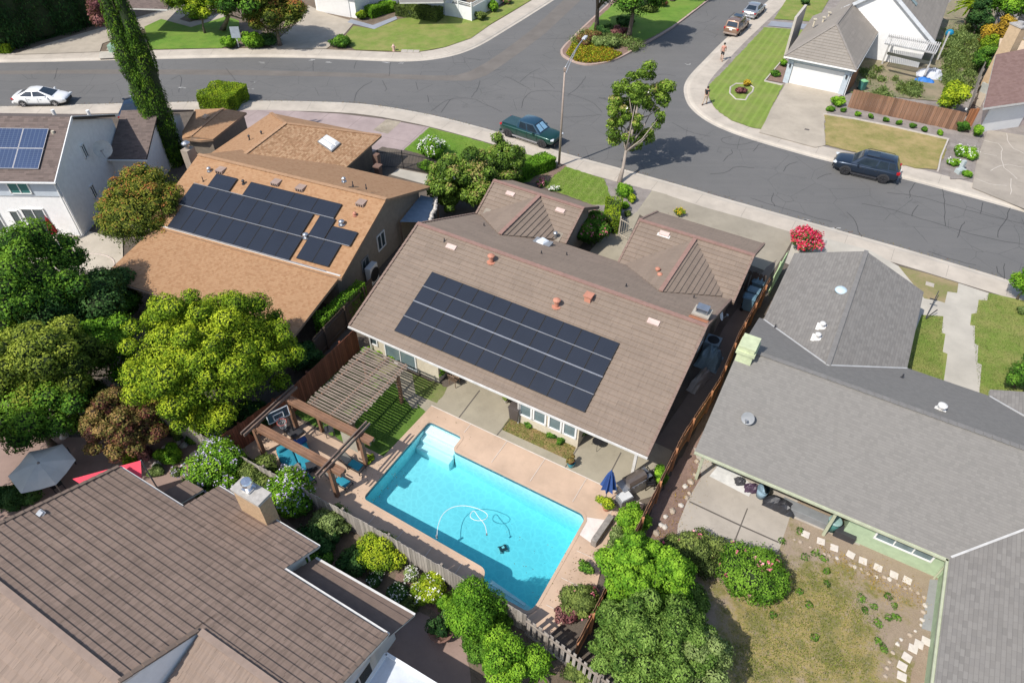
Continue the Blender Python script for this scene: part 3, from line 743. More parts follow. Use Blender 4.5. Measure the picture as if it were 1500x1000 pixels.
# trench patch and tar seams on the road
patch('road_patch', [(-100, 105), (0, 104), (150, 102), (262, 102), (370, 103), (470, 105.5), (560, 108), (640, 111), (668, 110.5), (690, 104), (715, 90), (740, 73), (780, 43), (832, -6), (862, -10), (800, 48), (765, 75), (735, 96), (712, 111), (690, 118.5), (640, 118), (520, 113), (370, 110.5), (262, 109.5), (100, 108), (-100, 110)], concrete('road_patch_mat', (.175, .155, .135), stain=.2), .004)
CR = [[(1100, 290), (1130, 300), (1160, 308), (1190, 318), (1219, 325)], [(1133, 283), (1129, 292), (1135, 302)], [(1240, 311), (1253, 322), (1256, 336), (1262, 347)], [(1262, 298), (1300, 305), (1337, 317), (1385, 331), (1410, 339), (1450, 350), (1500, 358)], [(1344, 300), (1337, 310), (1336, 317)], [(1380, 276), (1385, 300), (1383, 315), (1385, 331)], [(1413, 325), (1408, 332), (1402, 348)], [(1480, 303), (1474, 322), (1462, 336), (1462, 348)], [(1440, 297), (1436, 313)], [(1360, 368), (1383, 376), (1410, 384), (1430, 388)], [(1300, 282), (1340, 286), (1390, 300), (1440, 314), (1500, 328)], [(1332, 290), (1334, 278), (1341, 268)], [(1196, 262), (1208, 256), (1218, 254)], [(1147, 251), (1152, 242), (1168, 237)], [(1104, 222), (1110, 213), (1116, 210)], [(1060, 237), (1065, 229), (1073, 226), (1071, 219)], [(1073, 200), (1055, 203), (1060, 210), (1085, 213), (1110, 206)], [(1040, 255), (1065, 253), (1078, 243), (1105, 246)], [(985, 180), (1010, 194), (1040, 200)], [(764, 158), (768, 142), (780, 133), (810, 133), (840, 139), (870, 150), (882, 165)], [(812, 130), (800, 118), (776, 112)], [(822, 172), (850, 171), (880, 168)], [(832, 140), (850, 125), (858, 112)], [(740, 112), (758, 120), (778, 132)], [(762, 120), (775, 108), (792, 100)], [(632, 163), (655, 145), (690, 143), (715, 155), (735, 164)], [(560, 118), (567, 130), (564, 134)], [(520, 148), (520, 138), (530, 128), (545, 119)], [(458, 104), (459, 86)], [(518, 101), (522, 90)], [(612, 132), (609, 120)], [(628, 150), (626, 140)], [(570, 112), (572, 92)], [(690, 143), (700, 130), (703, 118)], [(646, 165), (655, 153), (660, 146)], [(1110, 115), (1085, 112)], [(990, 112), (975, 108), (950, 112)], [(1480, 413), (1462, 402), (1460, 390)], [(1470, 410), (1472, 386)], [(250, 117), (268, 108), (262, 135)], [(80, 116), (84, 100)], [(330, 100), (345, 118)], [(1018, 31), (1035, 34), (1050, 24)], [(862, 55), (780, 58)]]
def ribbon(mb, pts, w, z, jit=.06, rnd=random.Random(3)):
    P = smoothline([G(x, y, z) for x, y in pts], 1); Q = []
    for a, b in zip(P, P[1:]):
        k = max(1, int((b - a).length / .5))
        for i in range(k): Q.append(a.lerp(b, i / k) + Vector((rnd.uniform(-jit, jit), rnd.uniform(-jit, jit), 0)))
    Q.append(P[-1]); L = lineoff(Q, w / 2); Rr = lineoff(Q, -w / 2)
    for i in range(len(Q) - 1): mb.face([Rr[i], Rr[i + 1], L[i + 1], L[i]])
mb = MB()
for c in CR: ribbon(mb, c, .036, .0065, .05)
struct('road_cracks', mb, M('tar_seam', (.028, .027, .028), .7))
mb = MB()
for x, y in ((105, 78), (262, 79), (384, 92), (372, 121), (366, 131), (267, 129), (455, 88), (481, 91), (566, 92), (590, 93), (1179, 322), (1223, 334), (1010, 94)):
    for q in range(3):
        c = G(x + random.uniform(-4, 4), y + random.uniform(-1, 1), .008); mb.sheet([[c + Vector((a, b, 0)) for a, b in ((-.25, -.03), (.2, -.05), (.28, .05), (-.15, .06))]])
struct('road_marks', mb, M('worn_white_marks', (.42, .41, .39), .9))
# south block, house with the tan roof
patch('driveway', [(300, 161), (405, 161.5), (500, 167), (559, 174), (629, 186.8), (592, 219), (575, 256), (470, 250), (330, 215), (290, 175)], PINK)
patch('gravel_strip', [(566, 174.8), (587.6, 178.5), (568, 196), (546, 191)], GRAVEL)
patch('courtyard', [(560, 215), (600, 222), (640, 240), (640, 262), (560, 262), (515, 240)], SHADE_GROUND)  # dark ground tone stands in for the shadow on this concrete court
patch('walkway', [(584, 247), (640, 258), (650, 275), (630, 272), (572, 256)], DRIVE_E)
patch('lawn', [(629, 186.8), (680, 200), (721, 212.5), (770, 225), (816, 239), (806, 262), (720, 275), (660, 262), (636, 232), (592, 219)], GRASS_LUSH)
patch('lawn', [(828, 243.5), (886, 262.4), (900, 299), (906, 318), (868, 300), (790, 272)], GRASS_MOWN)
patch('garden_bed', [(816, 238), (830, 243), (800, 268), (775, 268), (790, 250)], MULCH)
patch('garden_bed', [(885, 262), (955, 279), (934, 309), (915, 324), (905, 345), (868, 345), (868, 300), (899, 300)], MULCH_G)
patch('walkway', [(955, 279), (978, 285), (938, 312), (930, 330), (905, 385), (860, 372), (885, 345), (906, 335), (915, 323), (934, 309)], PATIO)
patch('driveway', [(958, 279.5), (1030, 303), (1100, 322.5), (1166, 342), (1148, 374), (1130, 400), (1078, 380), (960, 330), (934, 312)], DRIVE_A)
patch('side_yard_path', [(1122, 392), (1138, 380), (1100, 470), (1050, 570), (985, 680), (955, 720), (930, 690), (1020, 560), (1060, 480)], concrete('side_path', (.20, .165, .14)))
# south block, grey roofed house
patch('driveway', [(1166, 342), (1202, 347), (1273, 366), (1316, 389.5), (1404, 414.5), (1448, 429), (1540, 452), (1540, 620), (1330, 560), (1250, 430), (1150, 385)], DRIVE_E)
patch('lawn', [(1316, 389.5), (1360, 401), (1404, 414.5), (1402, 429), (1388, 427), (1384, 443.5), (1375, 440.5), (1354, 437), (1345, 425)], GRASS_PATCH)
patch('lawn', [(1350, 461), (1382, 463), (1379.5, 487), (1385, 489), (1381, 515), (1388, 518), (1382, 562), (1318, 542)], GRASS_OK)
patch('lawn', [(1448.4, 429), (1446, 440), (1433.6, 439), (1431, 458), (1423, 459.6), (1421, 476), (1428, 477), (1428, 503), (1433, 505.7), (1431.7, 531), (1438, 534), (1434.4, 578), (1450, 582), (1640, 600), (1640, 470)], GRASS_OK)
patch('dry_yard', [(1000, 700), (1030, 640), (1400, 790), (1400, 1300), (940, 1300), (900, 960), (960, 800)], YARD_E)
patch('side_yard_soil', [(1080, 560), (1030, 650), (1030, 700), (985, 800), (930, 870), (900, 950), (870, 930), (955, 745), (1060, 556)], MULCH)
patch('patio', [(1016, 655), (1060, 670), (1180, 720), (1163, 741), (1157, 757), (1141, 806), (1090, 830), (1056, 832), (990, 800), (993, 768), (1008, 730), (1028, 697)], concrete('yard_patio', (.45, .40, .34), stain=.45))
patch('patio_joint', [(1059.5, 832), (1094, 744), (1096, 744), (1062, 832)], M('joint_dark', (.12, .105, .09), .95))
patch('patio_joint', [(1010, 733), (1076, 764), (1141, 793), (1140.5, 795), (1075, 766), (1009.5, 735)], M('joint_dark', (.12, .105, .09), .95))
patch('house_side_slab', [(1163.5, 741), (1262, 776), (1259, 799), (1159, 757)], concrete('yard_patio', (.45, .40, .34)))
patch('side_slab', [(1362, 848), (1398, 850), (1382, 930), (1350, 920)], concrete('grey_slab', (.33, .33, .33), stain=.5))
patch('soil_path', [(1390, 925), (1376, 1040), (1330, 1040), (1340, 960), (1362, 935)], dirtmat('tan_soil', (.34, .25, .18), (.40, .31, .23)))
# pool yard
LP = lambda L, z: [K(u, v, z) for u, v in L]
def kpatch(name, L, m, holes=(), z=None):
    if z is None: _layer[0] += 1; z = ZG + .004 + .001 * _layer[0]
    mb = MB(); mb.sheet([LP(L, z)] + [[Vector((p.x, p.y, z)) for p in h] for h in holes]); return struct(name, mb, m)
def au(px, py): return uvof(G(px, py, ZG))
patch('patio', [(655, 567), (644, 585), (600, 562), (616, 601), (876, 725), (905, 742), (960, 725), (985, 660), (900, 620), (700, 540)], PATIO)
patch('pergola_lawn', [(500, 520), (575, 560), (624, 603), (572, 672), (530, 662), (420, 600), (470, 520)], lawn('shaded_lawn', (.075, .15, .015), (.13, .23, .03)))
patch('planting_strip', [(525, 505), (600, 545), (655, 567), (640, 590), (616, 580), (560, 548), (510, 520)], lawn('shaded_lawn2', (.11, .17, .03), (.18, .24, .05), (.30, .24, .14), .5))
patch('walkway', [(588, 540), (604, 548), (612, 597), (604, 598), (580, 566)], PATIO)
patch('planting_strip', [(746, 612), (844.5, 653), (835, 674.5), (734, 628.5)], lawn('planter_dry', (.20, .17, .05), (.24, .25, .06), (.36, .22, .11), .8, sc=1.5))
for L in ([(665, 619.6), (702, 571), (703.5, 571.8), (666.5, 620.3)], [(718.5, 647.5), (765, 590), (766.5, 590.8), (720, 648)], [(818.5, 697), (846, 655), (847.5, 655.6), (820, 697.6)], [(877, 724), (909, 662), (910.5, 662.7), (878.5, 724.7)]):
    patch('patio_joint', L, M('joint_dark', (.12, .105, .09), .95))
kpatch('pool_deck', [(-23.2, 14.5), (-17.2, 14.5), (-16.9, 14.9), (-15.75, 14.9), (-15.6, 18.85), (-3.4, 18.85), (-3.2, 17.5), (-4.1, 16.3), (-3.6, 14.0), (-4.4, 11.0), (-14.9, 11.0), (-23.2, 11.6)], DECK, [offs(POOLP, .10)])
mb = MB()
for u in (-13.1, -10.9, -8.7, -6.4, -4.6): mb.sheet([LP([(u, 17.3 if u > -13 else 18.2), (u + .03, 17.3 if u > -13 else 18.2), (u + .03, 18.84), (u, 18.84)], .187)])
for v in (12.2, 13.6, 15.1): mb.sheet([LP([(-5.1, v), (-4.0, v + .05), (-4.0, v + .08), (-5.1, v + .03)], .187)])
mb.sheet([LP([(-15.6, 18.84), (-3.4, 18.84), (-3.4, 18.90), (-15.6, 18.90)], .188)])
for u in (-14, -12.4, -10.8, -9.2): mb.sheet([LP([(u, 11.05), (u + .03, 11.05), (u + .03, 12.0), (u, 12.0)], .187)])
struct('deck_joints', mb, M('deck_joint', (.66, .58, .50), .9))
patch('deck_landing', [(859, 757), (887, 761), (869, 797), (848, 782)], M('pale_landing', (.72, .64, .58), .8))
# the swimming pool: coping, basin, steps, bench, water
pr = empty('swimming_pool', K(-10, 14.5, 0), 'kidney-free rectangular blue swimming pool with corner steps in the salmon deck', 'swimming pool')
pr['label'] = 'long rectangular turquoise swimming pool with white corner steps in the salmon deck'
mb = MB(); o0 = offs(POOLP, -.02); o1 = offs(POOLP, .12); n = len(POOLP); zt = .186
for i in range(n):
    j = (i + 1) % n; up = lambda v, z: Vector((v.x, v.y, z))
    mb.face([up(o1[i], zt), up(o0[i], zt), up(o0[j], zt), up(o1[j], zt)]); mb.face([up(o0[i], zt), up(o0[i], zt - .07), up(o0[j], zt - .07), up(o0[j], zt)]); mb.face([up(o1[i], 0), up(o1[i], zt), up(o1[j], zt), up(o1[j], 0)])
mb.build('coping', DECK, pr)
ZF = -1.95; ZW = .05
mb = MB()
for i in range(n):
    j = (i + 1) % n; up = lambda v, z: Vector((v.x, v.y, z))
    mb.face([up(POOLP[i], .12), up(POOLP[i], ZF), up(POOLP[j], ZF), up(POOLP[j], .12)])
zf = lambda p: -1.0 - .85 * (uvof(p)[0] + 15.1) / 9.65
mb.sheet([[Vector((p.x, p.y, zf(p))) for p in POOLP]]); mb.build('basin', PLASTER, pr)
mb = MB()
for i in range(n):
    j = (i + 1) % n; a, b = offs(POOLP, -.006)[i], offs(POOLP, -.006)[j]; mb.face([up(a, .118), up(a, -.06), up(b, -.06), up(b, .118)])
mb.build('waterline_tile', M('waterline_tile', (.03, .14, .20), .3, .3, 6), pr)
mb = MB()
for k, (v0, zz) in enumerate(((17.4, -.10), (17.0, -.34), (16.6, -.60))):
    mb.prism([K(-15.08, v0), K(-13.0 + .0 * k, v0), K(-13.0, 17.93), K(-15.08, 17.93)], ZF, zz - .001 * k)
mb.build('steps', M('white_plaster', (.85, .90, .90), .6, .04), pr, bevel=.04)
mb = MB(); mb.prism([K(-7.85, 11.57), K(-5.65, 11.57), K(-5.65, 12.0), K(-7.85, 12.25)], ZF, -.32); mb.build('bench', PLASTER, pr)
mb = MB(); mb.prism([K(-7.75, 12.02), K(-5.95, 11.9), K(-5.95, 12.02), K(-7.75, 12.2)], -.32, -.25); mb.build('bench_edge', M('white_plaster', (.85, .90, .90), .6, .04), pr)
mb = MB(); w = offs(POOLP, .004); mb.prism([(p.x, p.y) for p in w], ZF - .03, ZW)
wo = mb.build('water', WATER, pr)
# hose and cleaner in the water
hp = [(640, 788), (641, 770), (648, 752), (662, 742), (680, 739.5), (700, 744), (715, 752), (713, 760), (700, 763), (688, 758), (690, 750), (695, 747), (700, 756), (711, 768), (713, 782)]
hs = empty('pool_hose', G(680, 745, ZW), 'white looping vacuum hose floating on the pool water', 'hose')
mb = MB(); mb.tube(smoothline([G(x, y, ZW + .01) for x, y in hp], 2), .015, 6); mb.build('hose', WHT, hs, smooth=True)
mb = MB(); mb.cyl(G(640, 788, ZW - .1), .05, .25, 8); mb.cyl(G(713, 783, ZW - .04), .04, .1, 8); mb.build('coupling', GREYM, hs)
ZF = -1.62
cl = empty('pool_cleaner', G(737, 805, ZF), 'small dark robotic cleaner resting on the pool floor', 'pool cleaner'); c = G(737, 805, ZF)
mb = MB(); mb.box(c + Vector((0, 0, .14)), (.36, .26, .14), .4); mb.build('body', PLAST_DK, cl, bevel=.04)
for sx in (-1, 1):
    for sy in (-1, 1):
        mb = MB(); q = Matrix.Rotation(.4, 3, 'Z') @ Vector((sx * .14, sy * .16, 0)); mb.tube([c + q + Vector((0, -.02, .08)), c + q + Vector((0, .02, .08))], .075, 12); mb.build('wheel', GREYM, cl)
mb = MB(); mb.box(c + Vector((0, 0, .23)), (.12, .10, .05), .4); mb.build('cap', WHT, cl)
# north block
patch('driveway', [(-100, 82), (20, 80), (60, 66), (130, 46), (180, 32), (240, 14), (310, -40), (420, -60), (260, 30), (212, 42), (150, 64), (146, 76), (60, 79)], DRIVE_F)
patch('driveway', [(146, 76), (180, 74.5), (190, 84), (144, 86)], DRIVE_E, ZG + .06)
patch('lawn', [(211, 38), (236, 28), (282, 38), (330, 24), (350, 30), (352, 60), (325, 70.5), (219, 72.5)], GRASS_LUSH)
patch('lawn', [(420, 25), (437, 8), (462, 18), (440, 30), (415, 40)], GRASS_OK)
patch('walkway', [(205, 36), (240, 22), (278, 33), (335, 16), (338, 22), (280, 40), (236, 28), (210, 40)], DRIVE_F)
patch('driveway', [(465, 14), (482, 21), (520, 32), (509, 45), (497, 58), (478, 71.5), (405, 72), (395, 68), (440, 30), (452, 8)], DRIVE_F)
patch('walkway', [(514, 28), (546, 37), (580, 24), (582, 28), (548, 43), (509, 33)], BLUESTONE)
patch('lawn', [(518, 38), (548, 43), (585, 28), (640, 20), (690, 20), (740, 8), (790, -30), (830, -60), (845, -40), (765, 8), (721, 34), (690, 56), (652, 69), (613, 76), (559, 74.5), (520, 73), (499, 60)], GRASS_OK)
# east block
patch('lawn', [(1158, -10), (1220, -10), (1195, 32), (1134, 28)], GRASS_OK)
patch('walkway', [(1124, 38), (1130, 31), (1186, 36), (1182, 43)], BLUESTONE)
patch('lawn', [(1053, 111), (1101, 60), (1120, 40), (1178, 44), (1165, 66), (1145, 92), (1120, 118), (1148, 124), (1136, 146), (1126, 168), (1118, 190), (1099, 186), (1071, 176), (1049, 160), (1038.5, 143), (1039, 124)], GRASS_MOWN)
patch('garden_bed', [(1120, 117), (1146, 90), (1156, 98), (1150, 122)], MULCH)
patch('driveway', [(1152, 121), (1240, 136), (1222, 145), (1212, 165), (1207, 180), (1209, 213), (1194, 216), (1112, 194), (1121, 178), (1130, 158)], DRIVE_F)
patch('garden_bed', [(1212, 166), (1222, 140), (1245, 158), (1403, 192), (1420, 185), (1440, 190), (1430, 215), (1420, 262), (1392, 262), (1390, 203), (1300, 185)], MULCH_G)
patch('lawn', [(1208, 168), (1292, 182), (1388, 205), (1385, 225), (1372, 248), (1340, 246), (1209, 212)], GRASS_DRY)
patch('weedy_yard', [(1240, 135), (1262, 60), (1330, 60), (1395, 0), (1430, -30), (1470, -20), (1448, 50), (1412, 152)], YARD_F)
patch('driveway', [(1447, 190), (1540, 205), (1560, 330), (1424, 275), (1432, 230)], concrete('old_drive', (.38, .33, .27), stain=.5))
patch('side_slab', [(1420, 150), (1440, 85), (1470, 80), (1440, 160)], DRIVE_F)
mb = MB(); rnd = random.Random(5)
for c in ([(1440, 205), (1470, 212), (1465, 240), (1490, 262)], [(1450, 250), (1470, 240), (1500, 245)], [(1475, 195), (1478, 215), (1500, 225)], [(1440, 225), (1460, 228)], [(1482, 262), (1480, 285)], [(1430, 262), (1450, 270), (1475, 272)]): ribbon(mb, c, .05, .19)
struct('drive_cracks', mb, M('pale_crack', (.58, .52, .45), .9))
# low stone edging around the beds across the street
mb = MB()
for L in ([(1206, 167), (1250, 174), (1300, 184), (1388, 204)], [(1389, 204), (1378, 230), (1374, 250)], [(1120, 119), (1143, 92)], [(1120, 119), (1146, 125)]):
    P = [G(x, y, ZG + .08) for x, y in L]
    for a, b in zip(P, P[1:]): mb.bar(a, b, .12, .16)
struct('bed_edging', mb, M('pale_edging', (.50, .45, .40), .9))
# terrace of the two storey house at the lower left, and the far left pool terrace
patch('terrace', [(0, 640), (300, 640), (420, 750), (560, 850), (700, 900), (760, 960), (800, 1200), (0, 1200), (-100, 800)], FLAG)
patch('terrace', [(90, 330), (180, 350), (180, 405), (150, 430), (80, 430), (-60, 420), (-60, 330)], concrete('pool_terrace', (.52, .46, .37)))
patch('garden_bed', [(380, 680), (470, 735), (700, 860), (860, 985), (820, 1020), (690, 1000), (680, 930), (560, 870), (450, 790), (380, 720)], DIRT)
patch('garden_bed', [(580, 838), (680, 878), (670, 905), (640, 900), (575, 862)], MULCH)
patch('lawn', [(-120, 168), (75, 168), (75, 180), (-120, 180)], GRASS_LUSH)
# ------------------------------------------------------------------ houses
def clipv(P, V, lo, hi):
    def cl(P, V, s, lim):
        oP, oV = [], []
        for i in range(len(P)):
            a, b, va, vb = P[i - 1], P[i], V[i - 1], V[i]
            ia, ib = s * (va - lim) <= 1e-9, s * (vb - lim) <= 1e-9
            if ia != ib:
                t = (lim - va) / (vb - va); oP.append(a.lerp(b, t)); oV.append(lim)
            if ib: oP.append(b); oV.append(vb)
        return oP, oV
    P, V = cl(P, V, 1, hi)
    return cl(P, V, -1, lo) if P else (P, V)
def plane_n(P):
    n = Vector()
    for i in range(len(P)):
        a, b = P[i], P[(i + 1) % len(P)]; n += Vector(((a.y - b.y) * (a.z + b.z), (a.z - b.z) * (a.x + b.x), (a.x - b.x) * (a.y + b.y)))
    n.normalize(); return n if n.z > 0 else -n
def steps(mb, pts, c, t, m=0):
    P = [Vector(p) for p in pts]; n = plane_n(P); U = Vector((-n.y, n.x, 0)).normalized(); W = n.cross(U)
    # orient ccw about n
    if sum(((P[i] - P[0]).cross(P[(i + 1) % len(P)] - P[0])).dot(n) for i in range(len(P))) < 0: P = P[::-1]
    V = [p.dot(W) for p in P]; k0 = math.floor(min(V) / c); k1 = math.ceil(max(V) / c)
    for k in range(k0, k1):
        q, v = clipv(P, V, k * c, (k + 1) * c)
        if len(q) < 3: continue
        lo = min(v)
        L = [p + n * (t * max(0, 1 - (vv - k * c) / c)) for p, vv in zip(q, v)]
        mb.face(L, m)
        low = [i for i in range(len(q)) if abs(v[i] - lo) < 1e-5]
        if len(low) == 2 and abs(lo - k * c) < 1e-5 + (1 if k == k0 else 0):
            a, b = low if (low[1] - low[0]) == 1 else (low[1], low[0])
            mb.face([L[b], L[a], q[a] - n * .002, q[b] - n * .002], m)
def roof_part(parent, slopes, mats, c=0, t=.045, th=.15, name='roof', ang=KA):
    mb = MB(ang)
    for i, pts in enumerate(slopes):
        P = [Vector(p) for p in pts]; n = plane_n(P)
        if sum(((P[k] - P[0]).cross(P[(k + 1) % len(P)] - P[0])).dot(n) for k in range(len(P))) < 0: P = P[::-1]
        if c: steps(mb, P, c, t)
        else: mb.face([p + n * .004 for p in P], 0)
        B = [p - Vector((0, 0, th)) for p in P]; T = [p - Vector((0, 0, .004)) for p in P] if c else [p + n * .004 for p in P]
        mb.face(B[::-1], 1)
        if c: mb.face(T, 0)
        for k in range(len(P)):
            j = (k + 1) % len(P); mb.face([B[k], B[j], T[j], T[k]], 1)
    return mb.build(name, mats, parent)
def caps(parent, lines, m, w=.24, h=.06, name='ridge_cap', seg=.34):
    for a, b in lines:
        mb = MB(); a = Vector(a); b = Vector(b); n = max(1, int((b - a).length / seg))
        for i in range(n):
            p = a.lerp(b, i / n); q = a.lerp(b, (i + 1) / n); mb.bar(p + Vector((0, 0, .05)), q + Vector((0, 0, .025)), w, h)
        mb.build(name, m, parent)
def gutter(parent, a, b, m, out=.06):
    mb = MB(); mb.bar(a, b, .09, .09); return mb.build('gutter', m, parent)
def walls(parent, F, u0, u1, v0, v1, h0, h1, vr, hr, m, z0=.1, axis='u', name='wall'):
    """gabled body; axis = ridge direction"""
    mb = MB(); f = (lambda a, b, z: F(a, b, z)) if axis == 'u' else (lambda a, b, z: F(b, a, z))
    prof = [(v0, z0), (v1, z0), (v1, h1), (vr, hr), (v0, h0)]
    A = [f(u0, v, z) for v, z in prof]; B = [f(u1, v, z) for v, z in prof]
    mb.face(A[::-1]); mb.face(B)
    for i in range(5): j = (i + 1) % 5; mb.face([A[i], A[j], B[j], B[i]])
    return mb.build(name, m, parent)
def window(parent, c, w, h, ang, frame=WHT, pane=GLASS, mull=1, name='window', fw=.07, sill=False, tr=0):
    """c: centre on the wall plane; ang: outward direction in degrees"""
    r = R(ang); o = Vector((math.cos(r), math.sin(r), 0)); s = Vector((-o.y, o.x, 0)); z = Vector((0, 0, 1)); c = Vector(c)
    mb = MB()
    def bx(cu, cz, du, dz, d=.07, off=.03): mb.box(c + s * cu + z * cz + o * off, (du, d, dz), rz=r + math.pi / 2)
    bx(0, h / 2, w + fw, fw); bx(0, -h / 2, w + fw, fw); bx(-w / 2, 0, fw, h); bx(w / 2, 0, fw, h)
    for i in range(mull): bx(-w / 2 + w * (i + 1) / (mull + 1), 0, fw * .7, h, .06)
    for i in range(tr): bx(0, -h / 2 + h * (i + 1) / (tr + 1), w, fw * .6, .055)
    if sill: bx(0, -h / 2 - .06, w + .2, .06, .16, .06)
    f = mb.build(name, frame, parent); mb = MB(); mb.box(c + o * .012, (w - .02, .02, h - .02), rz=r + math.pi / 2); mb.build('pane', pane, f)
    return f
def quadz(F, u0, u1, v0, v1, z00, z10, z11, z01): return [F(u0, v0, z00), F(u1, v0, z10), F(u1, v1, z11), F(u0, v1, z01)]
def on_slope(p0, p1, p2):   # plane through three points: height at xy
    n = (Vector(p1) - Vector(p0)).cross(Vector(p2) - Vector(p0))
    return lambda x, y: p0[2] - (n.x * (x - p0[0]) + n.y * (y - p0[1])) / n.z
def pix_plane(px, py, hf, z=3.5):   # surveyed point lying on a roof plane
    for _ in range(30):
        P = G(px, py, z); z = z + .7 * (hf(P.x, P.y) - z)
    return G(px, py, z)
def vent_pipe(parent, P, m, h=.35, r=.07, cap=True, name='vent_pipe'):
    mb = MB(); mb.cyl((P.x, P.y, P.z - .08), r, h + .08, 10)
    if cap: mb.cyl((P.x, P.y, P.z + h - .02), r * 1.7, .07, 10); mb.lathe((P.x, P.y, P.z + h + .05), [(r * 1.7, 0), (r * .8, .06), (.001, .07)], 10)
    mb.cyl((P.x, P.y, P.z - .02), r * 2.1, .05, 10)
    return mb.build(name, m, parent, smooth=False)
def solar(parent, F, u0, u1, v0, v1, hf, m, rows_gap=.025, off=.13, fr=BLACKM):
    P = [F(u, v) for u, v in ((u0, v0), (u1, v0), (u1, v1), (u0, v1))]
    P = [Vector((p.x, p.y, hf(p.x, p.y) + off)) for p in P]; n = plane_n(P)
    x = (P[1] - P[0]); y = (P[3] - P[0]); L, H = x.length, y.length; x.normalize(); y.normalize(); g = rows_gap / 2
    me = bpy.data.meshes.new('panel'); V = []; Fc = []; mi = []
    def q(a, b, c, d, z, mm): 
        k = len(V); V.extend([(a, b, z), (c, b, z), (c, d, z), (a, d, z)]); Fc.append((k, k + 1, k + 2, k + 3)); mi.append(mm)
    q(g, g, L - g, H - g, 0, 0); e = .022
    k = len(V)
    V.extend([(g, g, -.04), (L - g, g, -.04), (L - g, H - g, -.04), (g, H - g, -.04)])
    for i in range(4): Fc.append((k + i, k + (i + 1) % 4, (i + 1) % 4, i)); mi.append(1)
    for a, b, c, d in ((g, g, L - g, g + e), (g, H - g - e, L - g, H - g), (g, g, g + e, H - g), (L - g - e, g, L - g, H - g)): q(a, b, c, d, .004, 1)
    me.from_pydata(V, [], Fc); me.materials.append(m); me.materials.append(fr); me.polygons.foreach_set('material_index', mi)
    o = bpy.data.objects.new('panel', me); COL.objects.link(o)
    M3 = Matrix((x, y, n)).transposed().to_4x4(); M3.translation = P[0] - parent.location
    o.parent = parent; o.matrix_local = M3; return o
def rail(parent, F, u0, u1, v, hf, off=.135, m=ALU, w=.035):
    a, b = F(u0, v), F(u1, v); a.z = hf(a.x, a.y) + off; b.z = hf(b.x, b.y) + off; mb = MB(); mb.bar(a, b, w, .03); return mb.build('rail', m, parent)

# ---------- A: brown metal shake house in the middle
A = empty('brown_roofed_house', K(-12.7, 26, 0), 'single storey house with brown shake roof and long black solar array facing the pool', 'house')
e, rz = 2.6, 5.3; va, vr, vb = 19.7, 26.55, 32.6; ua, ub = -21.5, -3.9
hA = on_slope(K(0, va, e), K(1, va, e), K(0, vr, rz)); hAb = on_slope(K(0, vb, e), K(1, vb, e), K(0, vr, rz))
z1, v1r, v1f = 3.92, 35.0, 37.6; z2, v2r, v2f = 4.05, 35.42, 39.1
h1 = on_slope(K(0, vb + .05, e), K(1, vb + .05, e), K(0, v1r, z1)); h2 = on_slope(K(0, 32.45, e), K(1, 32.45, e), K(0, v2r, z2))
S = [quadz(K, ua, ub, va, vr, e, e, rz, rz), quadz(K, ua, ub, vb, vr, e, e, rz, rz),
     quadz(K, -21.4, -14.6, vb + .05, v1r, e, e, z1, z1), quadz(K, -21.4, -14.6, v1f, v1r, e, e, z1, z1),
     quadz(K, -11.03, -3.7, 32.45, v2r, e, e, z2, z2), quadz(K, -11.03, -3.7, v2f, v2r, e, e, z2, z2)]
def connector(ur, zr, vtop, vbot, ul, urr, vval, zl=2.6):
    """small cross gable between wing and main roof: two triangles each side"""
    T = K(ur, vtop, zr); Bt = K(ur, vbot, zr); Lf = K(ul, vval, zl); Rt = K(urr, vval + .1, zl)
    up = Vector((0, 0, .02)); return [[T + up, Bt + up, Lf + up], [T + up, Rt + up, Bt + up]]
C1 = connector(-17.8, z1 - .03, 34.85, 29.75, -21.1, -15.2, 32.75); C2 = connector(-7.3, z2 - .03, 35.2, 29.45, -10.6, -4.3, 32.6)
roof_part(A, S, [TL_A, FASC_BR], .31, .04); roof_part(A, C1, [TL_A, FASC_BR], .31, .055, th=.05, name='cross_gable_roof'); roof_part(A, C2, [TL_A, FASC_BR], .31, .055, th=.05, name='cross_gable_roof')
caps(A, [(K(ua, vr, rz), K(ub, vr, rz)), (K(-21.4, v1r, z1), K(-14.6, v1r, z1)), (K(-11.03, v2r, z2), K(-3.7, v2r, z2)), (K(-17.8, 34.85, z1), K(-17.8, 29.8, z1)), (K(-7.3, 35.2, z2), K(-7.3, 29.5, z2))], RIDGE_A)
caps(A, [(K(u, a, za + .02), K(u, b, zb + .02)) for u, a, za, b, zb in ((ua + .06, va, e, vr, rz), (ub - .06, va, e, vr, rz), (ua + .06, vb, e, vr, rz), (ub - .06, vb, e, vr, rz), (-21.34, vb, e, v1r, z1), (-14.66, vb, e, v1r, z1), (-10.97, 32.5, e, v2r, z2), (-3.76, 32.5, e, v2r, z2), (-14.66, v1f, e, v1r, z1), (-10.97, v2f, e, v2r, z2), (-3.76, v2f, e, v2r, z2))], M('rake_trim', (.24, .165, .13), .85), w=.13, h=.05, name='rake_trim')
gutter(A, K(ua, va - .05, e - .07), K(ub, va - .05, e - .07), FASC_WH); gutter(A, K(-14.5, vb + .05, e - .07), K(-11.1, vb + .05, e - .07), FASC_BR)
gutter(A, K(-21.4, v1f + .06, e - .07), K(-14.6, v1f + .06, e - .07), FASC_BR); gutter(A, K(-11, v2f + .06, e - .07), K(-3.7, v2f + .06, e - .07), FASC_BR)
walls(A, K, -20.95, -16.2, 20.5, 32.0, 2.75, 2.5, vr, rz - .2, CREAM); walls(A, K, -17.35, -11.1, 22.2, 32.0, 3.3, 2.5, vr, rz - .2, CREAM)
